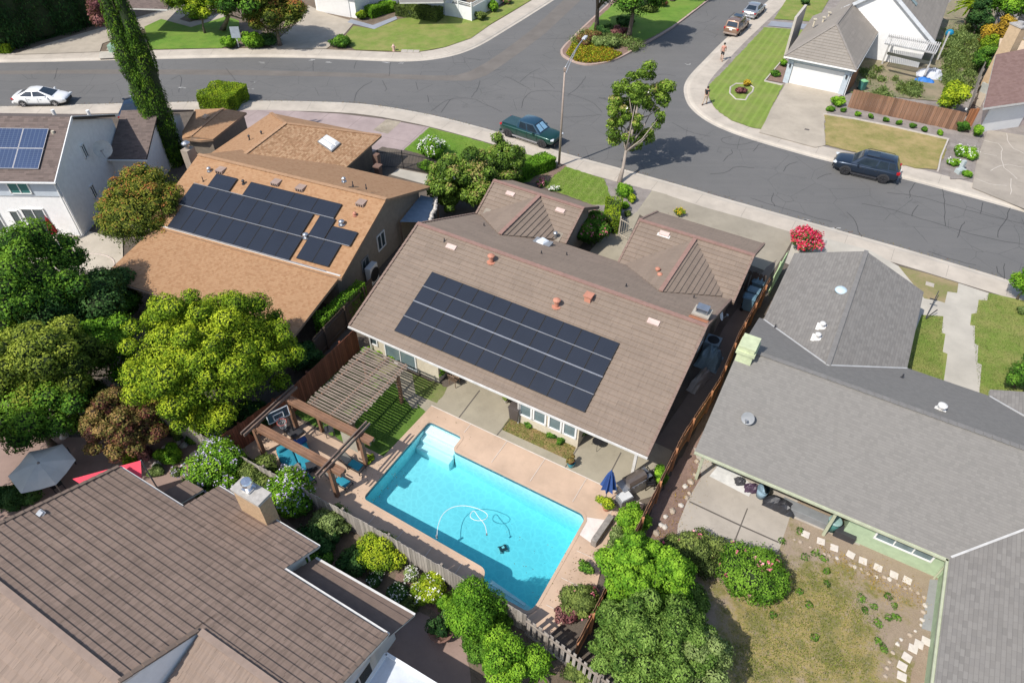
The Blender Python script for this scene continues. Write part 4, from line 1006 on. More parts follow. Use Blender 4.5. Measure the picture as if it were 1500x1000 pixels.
walls(A, K, -11.1, -7.6, 20.3, 32.0, 2.62, 2.5, vr, rz - .2, CREAM); walls(A, K, -7.95, -4.5, 22.6, 32.0, 3.4, 2.5, vr, rz - .2, TAUPEW)
walls(A, K, -20.9, -15.1, 32.0, 37.0, 2.4, 2.5, 35, z1 - .2, TAUPEW); walls(A, K, -10.5, -4.3, 32.0, 38.5, 2.4, 2.5, v2r, z2 - .2, TAUPEW)
D0 = KA - 90
window(A, K(-18.75, 20.5, 1.25), 2.1, 2.0, D0, WHT, GLASS_P, 1, 'sliding_door'); window(A, K(-20.6, 20.5, 1.5), .5, 1.1, D0, WHT, GLASS, 0)
for u in (-10.62, -9.8, -8.92, -8.1): window(A, K(u, 20.3, 1.42), .68, 1.15, D0, WHT, GLASS_P, 0, fw=.09)
window(A, K(-15.6, 22.2, 1.2), 2.4, 2.0, D0, WHT, GLASS, 1, 'sliding_door'); window(A, K(-6.4, 22.6, 1.2), 1.8, 2.0, D0, WHT, GLASS, 1, 'sliding_door')
window(A, K(-4.5, 29.5, 1.6), 1.0, .9, KA, WHT, GLASS, 1); window(A, K(-20.95, 24.5, 1.6), 1.0, .9, KA + 180, WHT, GLASS, 1)
mb = MB(); mb.box(K(-4.55, va + .5, 1.3), (.14, .14, 2.5), R(KA)); mb.build('post', FASC_WH, A)
mb = MB(); mb.bar(K(-7.9, va + .5, 2.42), K(-4.4, va + .5, 2.42), .12, .2); mb.build('beam', FASC_BR, A)
mb = MB()
for u in (-10.5, -4.3): mb.box(K((-10.5 + -4.3) / 2, 38.52, 1.2), (5, .08, 2.2), R(KA))
mb.build('garage_door', M('beige_door', (.5, .42, .33), .7), A)
for (x, y), kind in (((719.5, 384), 't'), ((815, 449), 't'), ((862, 439), 'b'), ((1130 / 1, 0), None)):
    if kind == 't':
        P = pix_plane(x, y, hA); vent_pipe(A, P, TERRA, .42, .12, name='roof_vent')
    if kind == 'b':
        P = pix_plane(x, y, hA); mb = MB(); mb.box(P + Vector((0, 0, .12)), (.34, .34, .34), R(KA)); mb.box(P + Vector((0, 0, .33)), (.46, .46, .06), R(KA)); mb.build('roof_vent', TERRA, A)
for x, y, hf in ((962, 402, None), (965, 410, None)):
    P = G(x, y, 3.4); vent_pipe(A, P, TERRA, .4, .09, name='roof_vent')
def flatvent(parent, P, m, w=.62, d=.30, ang=KA, frame=None):
    mb = MB(); mb.box(P + Vector((0, 0, .06)), (w, d, .10), R(ang), rx=R(20)); mb.box(P + Vector((0, 0, .02)), (w * 1.3, d * 1.5, .03), R(ang), m=1, rx=R(20)); return mb.build('roof_vent', [m, frame or m], parent)
VP = M('pale_vent', (.62, .47, .41), .7)
for x, y, hf, fr in ((661, 363, hA, None), (957, 473, hA, None), (747.5, 285, h1, None), (820.5, 309.5, h1, None), (973, 343.5, h2, FASC_WH)): flatvent(A, pix_plane(x, y, hf), VP, frame=fr or TL_A)
P = pix_plane(795, 357, hAb); mb = MB(); mb.box(P + Vector((0, 0, .08)), (1.15, .62, .14), R(KA), m=1); mb.lathe(P + Vector((0, 0, .14)), [(.42, 0), (.38, .1), (.25, .18), (.01, .21)], 4); mb.build('skylight', [SKYL, GREYM], A, smooth=False)
P = pix_plane(813, 352, hAb); vent_pipe(A, P, STEEL, .55, .09, name='flue_pipe')
for x, y, hf in ((651, 354, hA), (709, 331, hAb), (917, 420, hAb), (1016, 437, hAb), (830, 374, hAb), (793, 372, hAb)):
    P = pix_plane(x, y, hf); vent_pipe(A, P, PLAST_DK, .22, .035, False)
# chimney
P = K(-4.5, 27.5, 4.15); ch = MB(); ch.box(P + Vector((0, 0, .3)), (.78, .65, 1.6), R(KA)); ch.box(P + Vector((0, 0, 1.12)), (.88, .75, .1), R(KA), m=1)
co = ch.build('chimney', [BRICK_B, M('chimney_cap', (.42, .38, .32), .9)], A)
mb = MB(); mb.box(P + Vector((0, 0, 1.2)), (.6, .45, .05), R(KA)); mb.box(P + K(-.28, 0, 1.32) , (.04, .45, .22), R(KA)); mb.box(P + K(.28, 0, 1.32), (.04, .45, .22), R(KA)); mb.box(P + Vector((0, 0, 1.44)), (.62, .48, .04), R(KA)); mb.build('chimney_hood', STEEL, co)
mb = MB(); q = hA; P2 = K(-4.5, 27.0); mb.box(K(-4.5, 27.05, 5.16), (1.0, .3, .05), R(KA), rx=R(-24)); mb.build('flashing', M('rusty_flashing', (.42, .18, .10), .9), co)
sa = empty('solar_array', K(-13, 22, 3.2), 'long solar array of black panels in four rows on the brown roof above the pool', 'solar panels')
u0, u1 = -18.82, -7.45; v0, v1 = 20.32, 24.1; nr, nc = 4, 11
for r_ in range(nr):
    for c_ in range(nc):
        solar(sa, K, u0 + (u1 - u0) * c_ / nc, u0 + (u1 - u0) * (c_ + 1) / nc, v0 + (v1 - v0) * r_ / nr, v0 + (v1 - v0) * (r_ + 1) / nr, hA, SOLAR)
for r_ in (1, 2, 3): rail(sa, K, u0, u1, v0 + (v1 - v0) * r_ / nr, hA, .14, w=.07 if r_ == 2 else .035)

# ---------- B: tan shingle house
B = empty('tan_roofed_house', KB(-27.5, 30, 0), 'single storey house with orange tan shingle roof and stepped black solar panels', 'house')
bz, be, br, bm_ = 5.1, 3.15, 31.15, 25.6
hB = on_slope(KB(0, bm_, be), KB(1, bm_, be), KB(0, br, bz)); hBb = on_slope(KB(0, 36.95, 2.8), KB(1, 36.95, 2.8), KB(0, br, bz))
S = [quadz(KB, -35.2, -20.75, 25.4, br, be - .07, be - .07, bz, bz), quadz(KB, -35.2, -20.75, 36.95, br, 2.8, 2.8, bz, bz), quadz(KB, -34.6, -21.0, 20.75, 25.75, 2.38, 2.38, 3.02, 3.02)]
roof_part(B, S, [SH_B, FASC_TAN], th=.17, ang=KB_A)
NR = [[KB(-27.85, 36.9, 2.62), KB(-27.95, 42.5, 2.62), KB(-34.3, 39.3, 3.85), KB(-34.1, 33.6, 3.85)], [KB(-27.95, 42.5, 2.62), KB(-38.3, 42.4, 2.62), KB(-34.3, 39.3, 3.85)], [KB(-38.3, 42.4, 2.62), KB(-38.1, 33.0, 2.75), KB(-34.1, 33.6, 3.85), KB(-34.3, 39.3, 3.85)]]
roof_part(B, [NR[0]], [SH_BL, FASC_TAN], name='wing_roof', ang=KB_A); roof_part(B, NR[1:], [SH_B, FASC_TAN], name='wing_roof', ang=KB_A)
caps(B, [(KB(-34.3, 39.3, 3.85), KB(-34.1, 33.6, 3.85)), (KB(-34.3, 39.3, 3.85), KB(-38.3, 42.4, 2.62)), (KB(-34.3, 39.3, 3.85), KB(-27.95, 42.5, 2.62)), (KB(-35.2, br, bz), KB(-20.75, br, bz))], M('tan_ridge', (.42, .25, .14), .9), w=.26, h=.03)
mb = MB(); mb.bar(KB(-34.0, 25.55, be - .02), KB(-20.9, 25.55, be - .02), .10, .05); mb.build('flashing', FASC_WH, B)
gutter(B, KB(-34.6, 20.7, 2.3), KB(-21.0, 20.7, 2.3), FASC_TAN)
walls(B, KB, -34.4, -21.5, 25.9, 36.4, 3.0, 2.7, br, bz - .25, TAUPEW); walls(B, KB, -37.6, -28.6, 36.2, 41.9, 2.45, 2.45, 39, 2.5, BROWNW)
walls(B, KB, -34.0, -27.0, 22.6, 26.0, 2.4, 2.8, 24.4, 2.6, BROWNW)
mb = MB()
for u in (-34.2, -30, -25.6, -21.5): mb.box(KB(u, 21.2, 1.2), (.16, .16, 2.3), R(KB_A))
mb.bar(KB(-34.2, 21.2, 2.2), KB(-21.4, 21.2, 2.2), .14, .2); mb.build('porch_frame', BROWNW, B)
window(B, KB(-21.5, 31.0, 1.9), .9, 1.1, KB_A, WHT, GLASS, 1); window(B, KB(-21.5, 28.9, 1.5), .8, .8, KB_A, GREYM, GLASS, 1); window(B, KB(-26, 25.9, 1.6), 1.6, 1.2, KB_A - 90, WHT, GLASS, 1)
sk = [pix_plane(x, y, on_slope(*NR[0][:3])) for x, y in ((465, 209), (486, 223.5), (499, 211.5), (478, 199))]
mb = MB(); n = plane_n(sk); c = sum(sk, Vector()) / 4
for s_, t_ in ((0, 1),): mb.faces([p + n * .02 for p in sk] + [p + n * .12 for p in sk], [(4, 5, 6, 7), (0, 1, 5, 4), (1, 2, 6, 5), (2, 3, 7, 6), (3, 0, 4, 7)], 1)
def inq(a0, a1):
    q = [sk[0].lerp(sk[3], a0), sk[1].lerp(sk[2], a0), sk[1].lerp(sk[2], a1), sk[0].lerp(sk[3], a1)]; cc = sum(q, Vector()) / 4
    return [(p.lerp(cc, .08) + n * .14) for p in q] + [(p.lerp(cc, .35) + n * .24) for p in q]
for a0, a1 in ((0.02, .49), (.51, .98)): mb.faces(inq(a0, a1), [(4, 5, 6, 7), (0, 1, 5, 4), (1, 2, 6, 5), (2, 3, 7, 6), (3, 0, 4, 7)], 0)
mb.build('skylight', [M('skylight_white', (.78, .78, .76), .25), GREYM], B)
for x, y in ((405, 268), (441, 276), (529.5, 298), (324, 250)):
    P = pix_plane(x, y, hB); mb = MB(); w_, d_ = .55, .55
    q = [P + KB(a, b, 0) for a, b in ((-w_ / 2, -d_ / 2), (w_ / 2, -d_ / 2), (w_ / 2, d_ / 2), (-w_ / 2, d_ / 2))]
    lo = [Vector((p.x, p.y, hB(p.x, p.y) + .02)) for p in q]; hi = [lo[0] + Vector((0, 0, .20)), lo[1] + Vector((0, 0, .20)), lo[2] + Vector((0, 0, .03)), lo[3] + Vector((0, 0, .03))]
    mb.faces(lo + hi, [(4, 5, 6, 7), (0, 1, 5, 4), (1, 2, 6, 5), (2, 3, 7, 6), (3, 0, 4, 7)], 0)
    for k in range(3): a = lo[0].lerp(lo[1], .2 + .3 * k); mb.bar(a + Vector((0, 0, .03)) - KB(0, .015, 0), a + Vector((0, 0, .17)) - KB(0, .015, 0), .1, .02, 1)
    mb.build('dormer_vent', [M('vent_brown', (.36, .26, .21), .7), PLAST_DK], B)
for x, y, m_, h_, r_ in ((504, 266, STEEL, .2, .08), (517, 272, PLAST_DK, .3, .03), (536.5, 276, PLAST_DK, .3, .03), (520, 316, TERRA, .15, .07), (501, 329, STEEL, .22, .11), (448.5, 348, STEEL, .22, .11), (307, 251, STEEL, .2, .08), (357, 269.5, PLAST_DK, .2, .06), (298, 266, PLAST_DK, .35, .03)):
    P = pix_plane(x, y, hB if y > 262 or x < 350 else hBb); vent_pipe(B, P, m_, h_, r_, r_ > .05)
for x, y in ((366, 206), (384, 200)):
    P = G(x, y, 3.3); vent_pipe(B, P, PLAST_DK, .35, .05, True)
sb = empty('solar_array', KB(-28, 28, 4), 'stepped solar array of black panels on the orange tan roof', 'solar panels')
def prow(v0, v1, u0, u1, n, F=KB, hf=hB, root=sb):
    for i in range(n): solar(root, F, u0 + (u1 - u0) * i / n, u0 + (u1 - u0) * (i + 1) / n, v0, v1, hf, SOLAR)
def uvp(x, y, hf, ang): return uvof(pix_plane(x, y, hf), ang)
prow(28.93, 30.0, -32.85, -31.15, 1); prow(28.93, 30.0, -30.1, -23.25, 4); prow(27.22, 28.88, -33.95, -24.65, 9); prow(25.52, 27.17, -33.6, -24.45, 9)
prow(27.42, 28.9, -24.22, -23.08, 1); prow(27.42, 28.42, -23.04, -21.25, 1); prow(25.78, 27.38, -24.1, -21.85, 2)
for u0, u1, v in ((-33.9, -23.25, 28.9), (-33.9, -24.5, 27.2), (-24.2, -21.3, 27.4), (-33.6, -21.9, 25.5)): rail(sb, KB, u0, u1, v, hB, .14, w=.04)
# small tan roofed shed / entry beside it
Bs = empty('garden_shed', G(318, 190, 0), 'small shed with low orange shingle gable roof beside the cypress', 'shed'); 
q = lambda x, y, z: G(x, y, z)
roof_part(Bs, [[q(279, 200, 2.8), q(327, 159, 2.8), q(361, 165, 2.6), q(312, 204, 2.6)], [q(279, 200, 2.8), q(327, 159, 2.8), q(286, 160.5, 2.6), q(267, 193, 2.6)], [q(279, 200, 2.8), q(312, 204, 2.6), q(294, 206, 2.55), q(267, 203, 2.55), q(267, 193, 2.6)]], [SH_B, FASC_TAN], th=.16, ang=67)
mb = MB(); a, b, c_, d = q(310, 205, 2.5), q(357, 168, 2.5), q(290, 164, 2.5), q(272, 200, 2.5); mb.prism([(p.x, p.y) for p in (a, b, c_, d)], .1, 2.5); mb.build('wall', M('shed_wall', (.22, .18, .14), .9), Bs)
caps(Bs, [(q(279, 200, 2.8), q(327, 159, 2.8))], M('tan_ridge', (.42, .25, .14), .9), w=.22, h=.03); flatvent(Bs, q(301, 171, 2.9), M('tan_vent', (.6, .42, .28), .7), .35, .3)
# free standing chimney of the tan house
P = G(284, 245, 2.3); P.z = 0
chb = MB(); chb.box((P.x, P.y, 1.9), (.6, .8, 3.8), R(KB_A)); co = chb.build('chimney', M('taupe_chimney', (.36, .30, .24), .9, bump=.3), B)
mb = MB(); mb.cyl((P.x, P.y, 3.8), .14, .35, 12); mb.lathe((P.x, P.y, 4.15), [(.3, 0), (.3, .1), (.12, .22), (.01, .25)], 12); mb.build('chimney_cap', STEEL, co)

# ---------- C: white two storey house at the left edge
F0 = FR(3.0); C_ = empty('white_two_storey_house', (-33, 43, 0), 'white two storey house with brown shingles and blue framed solar panels', 'house')
def FC(u, v, z=0): return Vector((u, v, z))
hC = on_slope(FC(0, 39.3, 4.85), FC(1, 39.3, 4.85), FC(0, 43.3, 7.0))
roof_part(C_, [quadz(FC, -44, -29.72, 38.9, 43.3, 4.65, 4.65, 7.0, 7.0), quadz(FC, -44, -29.6, 48.3, 43.3, 4.8, 4.8, 7.0, 7.0)], [SH_C, FASC_DK], th=.16, ang=0)
roof_part(C_, [quadz(FC, -29.85, -27.05, 45.3, 49.3, 2.8, 2.8, 4.65, 4.65)], [SH_C, FASC_DK], th=.14, name='lower_roof', ang=0)
roof_part(C_, [quadz(FC, -29.85, -26.4, 53.5, 49.3, 2.8, 2.8, 4.65, 4.65)], [SH_C, FASC_DK], th=.14, name='lower_roof', ang=0)
walls(C_, FC, -44, -29.95, 39.3, 47.9, 4.7, 4.7, 43.3, 6.8, WHITEW); walls(C_, FC, -30, -27.4, 45.7, 53, 2.8, 2.7, 49.3, 4.4, WHITEW)
gutter(C_, FC(-44, 38.85, 4.6), FC(-29.7, 38.85, 4.6), WHT); gutter(C_, FC(-29.9, 45.25, 2.72), FC(-27.0, 45.25, 2.72), WHT)
mb = MB(); mb.bar(FC(-29.74, 43.3, 6.95), FC(-29.62, 48.3, 4.75), .06, .2); mb.bar(FC(-29.74, 43.3, 6.95), FC(-29.74, 38.9, 4.6), .06, .2); mb.build('rake_board', WHT, C_)
W_ = MB(); W_.box((-37, 39.27, 3.95), (14.0, .08, 1.15)); W_.build('upper_wall_panel', M('blue_grey_band', (.50, .55, .60), .9, .06), C_)  # blue-grey band across the upper part of the white wall
P = G(34, 272, 3.9); window(C_, (P.x, 39.22, 4.0), 1.35, .85, -90, WHT, GLASS_T, 1)
P = G(57, 330, 1.2); window(C_, (P.x - .1, 39.28, 1.35), 1.5, 2.0, -90, WHT, GLASS, 1, 'sliding_door'); P = G(22, 325, 1.5); window(C_, (P.x, 39.28, 1.6), .55, 1.15, -90, WHT, GLASS, 0); window(C_, (-35.6, 39.28, 1.4), 1.1, 1.9, -90, WHT, GLASS, 0, 'patio_door')
for (v, z) in ((43.3, 4.5), (42.3, 1.9)): window(C_, (-29.95, v, z), .45, .95, 0, WHT, GLASS, 1)
mb = MB(); mb.cyl(G(80, 199, 6.2) + Vector((0, 0, -.1)), .1, .45, 10); mb.box(G(84, 202, 6.1), (.5, .25, .14)); mb.build('roof_vent', M('cream_vent', (.62, .55, .42), .6), C_)
for x in (75, 127): P = G(x, 168, 6.0); mb = MB(); mb.cyl((P.x, 46.0, 5.6), .12, .6, 10); mb.build('vent_pipe', WHT, C_)
sc = empty('solar_array', (-33.5, 41, 5.6), 'small blue solar array with pale grid lines on the brown roof at the left edge', 'solar panels')
for i in range(3):
    for j in range(2): solar(sc, FC, -36.0 + 1.68 * i, -36.0 + 1.68 * (i + 1), 39.62 + 1.36 * j, 39.62 + 1.36 * (j + 1), hC, SOLAR_BL, off=.15, fr=ALU)
def dish(name, label, P, r, aim, arm=.5, m=None):
    rt = empty(name, P, label, 'satellite dish'); a = Vector(aim).normalized(); C = Vector(P) + Vector((0, 0, arm))
    mb = MB(); mb.tube([P, C - a * .06], .03, 8); mb.build('mast', GREYM, rt)
    mb = MB(); y = a.cross(Vector((0, 0, 1))).normalized(); z = y.cross(a); n = 20; rings = [(0, .16), (.5, .12), (.85, .04), (1, 0)]
    V = [C - a * .12 * r]; 
    for f, d in rings[1:]:
        for k in range(n): t = k / n * 6.2832; V.append(C + (y * math.cos(t) + z * math.sin(t)) * r * f - a * d * r)
    Fs = [(0, 1 + k, 1 + (k + 1) % n) for k in range(n)]
    for q_ in range(2):
        for k in range(n): Fs.append((1 + q_ * n + k, 1 + (q_ + 1) * n + k, 1 + (q_ + 1) * n + (k + 1) % n, 1 + q_ * n + (k + 1) % n))
    mb.faces(V, Fs); mb.build('reflector', m or M('dish_grey', (.45, .46, .46), .5), rt, smooth=True)
    mb = MB(); e = C + a * r * .9 - z * r * .25; mb.tube([C - z * r * .95 - a * .03, e], .018, 6); mb.box(e, (.09, .12, .09)); mb.build('feed_arm', GREYM, rt); return rt
dish('satellite_dish', 'large pale satellite dish on the white two storey house wall', G(160, 222, 3.9) + Vector((0, -.6, 0)), .62, (.3, -.8, .5), .5, M('dish_cream', (.55, .53, .48), .6))
dish('satellite_dish', 'grey satellite dish lying on the grey shingle roof slope', K(-.55, 23.1, 3.45), .3, (-.5, -.7, .6), .4, M('dish_dark', (.26, .27, .28), .5))
dish('satellite_dish', 'small white satellite dish on the side wall of the brown roofed house', K(-4.0, 30.9, 2.4), .35, (.8, -.3, .4), .35, WHT)

# ---------- D: house in the lower left corner
D_ = empty('chocolate_roofed_house', K(-17, 3, 0), 'white house with large chocolate shake roof and tan brick chimney in the lower left corner', 'house')
zD = lambda v: 5.50 - (v - .98) * .3815
hD = on_slope(K(0, .98, 5.5), K(1, .98, 5.5), K(0, 7, zD(7)))
ve, vo, vm, vr_ = 6.96, 8.65, 3.48, .98; uL, uN, uC, uM, uR = -23.66, -19.64, -13.87, -14.14, -8.98
S = [[K(uL, ve, zD(ve)), K(uM, ve, zD(ve)), K(-14.42, vr_, 5.5), K(uL, vr_, 5.5)], [K(uN, vo, zD(vo)), K(uC, vo, zD(vo)), K(-14.04, ve, zD(ve)), K(uN, ve, zD(ve))],
     [K(-14.36, vm, zD(vm)), K(uM, 7.02, zD(7.02)), K(uR, 7.02, zD(7.02)), K(uR, vm, zD(vm))]]
roof_part(D_, S, [TL_D, FASC_WH], .315, .045)
N_ = [[K(uL, vr_, 5.5), K(-14.47, vr_, 5.5), K(-14.47, -6, 3.0), K(uL, -6, 3.0)], [K(-14.1, vm, zD(vm)), K(uR, vm, zD(vm)), K(uR, -3.3, 2.2), K(-14.1, -3.3, 2.2)]]
roof_part(D_, N_, [TL_D2, FASC_WH], .315, .04)
caps(D_, [(K(uL, vr_, 5.5), K(-14.47, vr_, 5.5)), (K(-14.1, vm, zD(vm)), K(uR, vm, zD(vm)))], M('pale_ridge', (.29, .215, .17), .9), w=.24)
caps(D_, [(K(uL + .03, ve, zD(ve) + .03), K(uL + .03, vr_, 5.5)), (K(uR - .05, 7.02, zD(7.02) + .03), K(uR - .05, vm, zD(vm) + .03)), (K(-14.47, vr_, 5.52), K(-14.2, vm, zD(vm) + .03))], M('rake_trim_d', (.20, .145, .11), .85), w=.16, name='rake_trim')
for a, b, v in ((uL, -19.7, ve + .05), (uN, uC, vo + .05), (uM, uR, 7.07)): gutter(D_, K(a, v, zD(v) - .05), K(b, v, zD(v) - .05), FASC_WH)
mb = MB(); mb.prism([K(-23.2, 6.5), K(-19.6, 6.5), K(-19.3, 8.15), K(-14.3, 8.15), K(-14.3, 6.6), K(-9.5, 6.6), K(-9.5, 3.7), K(-23.2, 3.7)], .1, 2.55); mb.prism([K(-23.2, 3.7), K(-9.5, 3.7), K(-9.5, -3), K(-23.2, -5)], .1, 2.2); mb.build('wall', WHITEW, D_)
mb = MB(); mb.face([K(-14.45, 1.03, 5.38), K(-14.18, vm, 4.45), K(-14.18, vm, 2.2), K(-14.45, -5, 2.2), K(-14.45, -5, 3.3)]); mb.face([K(-9.5, vm, 4.4), K(-9.5, 6.6, 3.2), K(-9.5, 6.6, 2.2), K(-9.5, -2.5, 2.2)]); mb.build('gable_wall', WHITEW, D_)
LB = M('lower_roof_brown', (.19, .135, .105), .95)
q0, q1 = G(463, 817, 2.0), G(608, 900, 2.0)
roof_part(D_, [[q0, q1, K(-9.3, 6.7, 2.5), K(-14.3, 6.7, 2.5)]], [LB, FASC_WH], .37, .04, th=.1, name='lower_roof')
roof_part(D_, [[G(237, 722, 2.2), G(273, 703, 2.0), G(298, 717, 2.0), G(262, 738, 2.2)]], [LB, FASC_WH], .37, .04, th=.1, name='lower_roof')
gutter(D_, q0, q1, FASC_WH); mb = MB(); mb.prism([K(-14.1, 7.9), K(-9.7, 7.9), K(-9.7, 6.5), K(-14.1, 6.5)], .1, 1.95); mb.build('lower_wall', WHITEW, D_)
window(D_, K(-9.5, 5.6, 1.3), 1.4, 1.2, KA, WHT, GLASS, 1)
ch = MB(); ch.box(K(-17.0, 8.57, 2.1), (1.47, .62, 4.2), R(KA)); ch.box(K(-17.0, 8.57, 4.26), (1.58, .72, .15), R(KA), m=1)
co = ch.build('chimney', [BRICK, M('chimney_crown', (.45, .42, .38), .9, .2, 5)], D_)
mb = MB(); P = K(-17.1, 8.6, 4.33); mb.box(P + Vector((0, 0, .05)), (.42, .42, .1), R(KA)); mb.cyl(P, .15, .38, 14); mb.lathe(P + Vector((0, 0, .33)), [(.16, 0), (.24, .04), (.24, .18), (.2, .24), (.02, .26)], 16); mb.build('flue_cap', M('bright_steel', (.8, .82, .84), .2, metal=.9), co)
P = pix_plane(60, 753, hD); flatvent(D_, P, STEEL, .25, .2)
pc = empty('patio_cover', K(-8, 5, 0), 'flat white metal patio cover beside the chocolate roofed house', 'patio cover')
a, b, c_, d = G(566, 958, 2.3), G(536, 1004, 2.3), G(610, 1080, 2.3), G(650, 1010, 2.3); mb = MB(); mb.prism([(p.x, p.y) for p in (a, b, c_, d)], 2.2, 2.32)
mb.build('panel', M('patio_panel', (.62, .65, .68), .6, .08, dirt=.3), pc); P2 = [a, b, c_, d]; mb = MB()
for i in range(4): mb.bar(P2[i] + Vector((0, 0, .03)), P2[(i + 1) % 4] + Vector((0, 0, .03)), .12, .16)
mb.build('frame', WHT, pc)
for p in (c_, d): mb = MB(); mb.box((p.x, p.y, 1.15), (.1, .1, 2.2)); mb.build('post', WHT, pc)

# ---------- E: grey roofed house on the right
E_ = empty('grey_roofed_house', K(4, 27, 0), 'low L-shaped house with grey shingle roof and pale green walls', 'house')
ez, er = 2.6, 4.85; hE = on_slope(K(0, 21.1, ez), K(1, 21.1, ez), K(0, 26.45, er)); hEb = on_slope(K(0, 31.9, ez), K(1, 31.9, ez), K(0, 26.45, er))
S = [quadz(K, -2.15, 24, 21.1, 26.45, ez, ez, er, er), quadz(K, -2.1, 24, 31.9, 26.45, ez, ez, er, er)]
roof_part(E_, S, [SH_E, FASC_GR], th=.11)
yv = 4.15
SW = [[K(-1.85, 31.85, ez + .01), K(-1.85, 39.1, ez + .01), K(1.9, 39.1, yv), K(1.9, 28.15, yv)], [K(5.65, 31.85, ez + .01), K(5.65, 39.1, ez + .01), K(1.9, 39.1, yv), K(1.9, 28.15, yv)]]
roof_part(E_, SW, [SH_E2, FASC_GR], th=.16, name='wing_roof', ang=KA + 90)
S2 = [[K(9.5, 31.85, ez + .01), K(9.5, 32.4, ez + .01), K(13.5, 32.4, 4.3), K(13.5, 28, 4.3)], [K(8.6, 21.15, ez + .02), K(8.6, 5, ez + .02), K(14, 5, 4.85), K(14, 26.4, 4.85)]]
roof_part(E_, S2, [SH_E2, FASC_GR], th=.16, name='wing_roof', ang=KA + 90)
for a, b in ((K(-1.85, 31.85, ez + .03), K(1.9, 28.15, yv + .02)), (K(5.65, 31.85, ez + .03), K(1.9, 28.15, yv + .02)), (K(8.65, 21.2, ez + .05), K(14, 26.4, 4.88)), (K(9.5, 31.85, ez + .03), K(13.5, 28, 4.32))): mb = MB(); mb.bar(a, b, .09, .03); mb.build('valley_flashing', M('valley_metal', (.50, .49, .47), .5), E_)
caps(E_, [(K(-2.1, 26.45, er), K(24, 26.45, er)), (K(1.9, 39.1, yv), K(1.9, 28.2, yv))], M('grey_ridge', (.20, .19, .178), .9), w=.24, h=.02)
gutter(E_, K(-2.15, 21.05, ez - .07), K(8.6, 21.05, ez - .07), FASC_GR); gutter(E_, K(8.55, 21.1, ez - .07), K(8.55, 5, ez - .07), FASC_GR)
walls(E_, K, -1.5, 5.0, 23.6, 31.4, 3.45, 2.6, 26.45, er - .2, GREENW); walls(E_, K, 5.0, 23, 21.9, 31.4, 2.55, 2.6, 26.45, er - .2, GREENW); walls(E_, K, 30.5, 38.6, -1.3, 5.1, 2.4, 2.4, 1.9, yv - .2, GREENW2, axis='v'); walls(E_, K, 6, 22, 9.1, 18, 2.6, 3.9, 14, 4.6, GREENW, axis='v')
mb = MB()
for u in (-1.75, 4.3): mb = MB(); mb.box(K(u, 21.55, 1.3), (.13, .13, 2.5), R(KA)); mb.build('post', FASC_GR, E_)
window(E_, K(7.3, 21.9, 1.5), 2.3, .95, D0, WHT, GLASS_P, 2); window(E_, K(2.2, 23.6, 1.3), 2.2, 2.0, D0, GREYM, GLASS, 1, 'sliding_door'); window(E_, K(9.1, 19.2, 1.5), 1.9, 1.2, KA + 180, WHT, GLASS, 0)
mb = MB(); mb.box(K(3.6, 23.0, .65), (2.6, .9, 1.1), R(KA)); 
P = K(-1.75, 26.2, 0); ch = MB(); ch.box((P.x, P.y, 2.9), (.75, .95, 5.2), R(KA)); ch.box((P.x, P.y, 5.2), (.9, 1.1, .18), R(KA)); ch.box((P.x, P.y, 5.55), (.8, 1.0, .07), R(KA)); ch.box(K(-1.75, 26.2, 5.4) + K(.3, .35, 0), (.06, .06, .3)); ch.box(K(-1.75, 26.2, 5.4) - K(.3, .35, 0), (.06, .06, .3)); ch.build('chimney', M('pale_green_chimney', (.58, .64, .40), .85, dirt=.3), E_)
hW = on_slope(SW[0][0], SW[0][1], SW[0][2])
P = pix_plane(1232, 426, hW); mb = MB(); mb.lathe(P + Vector((0, 0, -.02)), [(.34, 0), (.34, .08), (.30, .14), (.2, .22), (.01, .26)], 20); mb.build('skylight', M('tube_skylight', (.55, .68, .75), .15), E_, smooth=True)
for x, y in ((1203, 480), (1196, 496)): P = pix_plane(x, y, hW); flatvent(E_, P, M('white_vent', (.7, .68, .64), .6), .4, .3); vent_pipe(E_, P, M('white_vent', (.7, .68, .64), .6), .3, .09)
P = pix_plane(1377, 600, hEb); vent_pipe(E_, P, M('white_vent', (.7, .68, .64), .6), .28, .12); P = pix_plane(1321, 553, hEb); vent_pipe(E_, P, PLAST_DK, .25, .04, False)
P = pix_plane(1135, 480, hEb); vent_pipe(E_, P, PLAST_DK, .25, .03, False)

# ---------- F: taupe roofed house across the street, white gable
F_ = empty('taupe_roofed_house', K(-5, 76, 0), 'house across the street with taupe hip roof, white gable wall and white garage door', 'house')
fe, fp = 2.8, 5.1
r0, r1, r2, r3 = K(-10.3, 70.6, fe), K(-3.7, 70.6, fe), K(-3.5, 82.5, fe), K(-10.4, 82.5, fe); pk = K(-7.0, 74.6, fp); pk2 = K(-6.8, 83.5, fp)
roof_part(F_, [[r0, r1, pk], [r1, r2, K(-3.5, 83.5, fe), pk2, pk], [r0, pk, pk2, K(-10.4, 83.5, fe)]], [TL_F, FASC_WH], .34, .04)
caps(F_, [(pk, r0), (pk, r1), (pk, pk2)], M('taupe_ridge', (.27, .24, .21), .9), w=.2)
for a, b in ((r0, r1), (r1, K(-3.5, 83.5, fe))): gutter(F_, a - Vector((0, 0, .1)), b - Vector((0, 0, .1)), WHT)
mb = MB(); mb.prism([K(-9.9, 71.3), K(-4.1, 71.3), K(-4.0, 83.5), K(-10, 83.5)], .1, 2.75); mb.build('wall', GREYW, F_)
P = K(-6.95, 71.25, 1.12); mb = MB(); mb.box(P, (4.75, .06, 2.1), R(KA)); mb.build('garage_door', DOORW, F_)
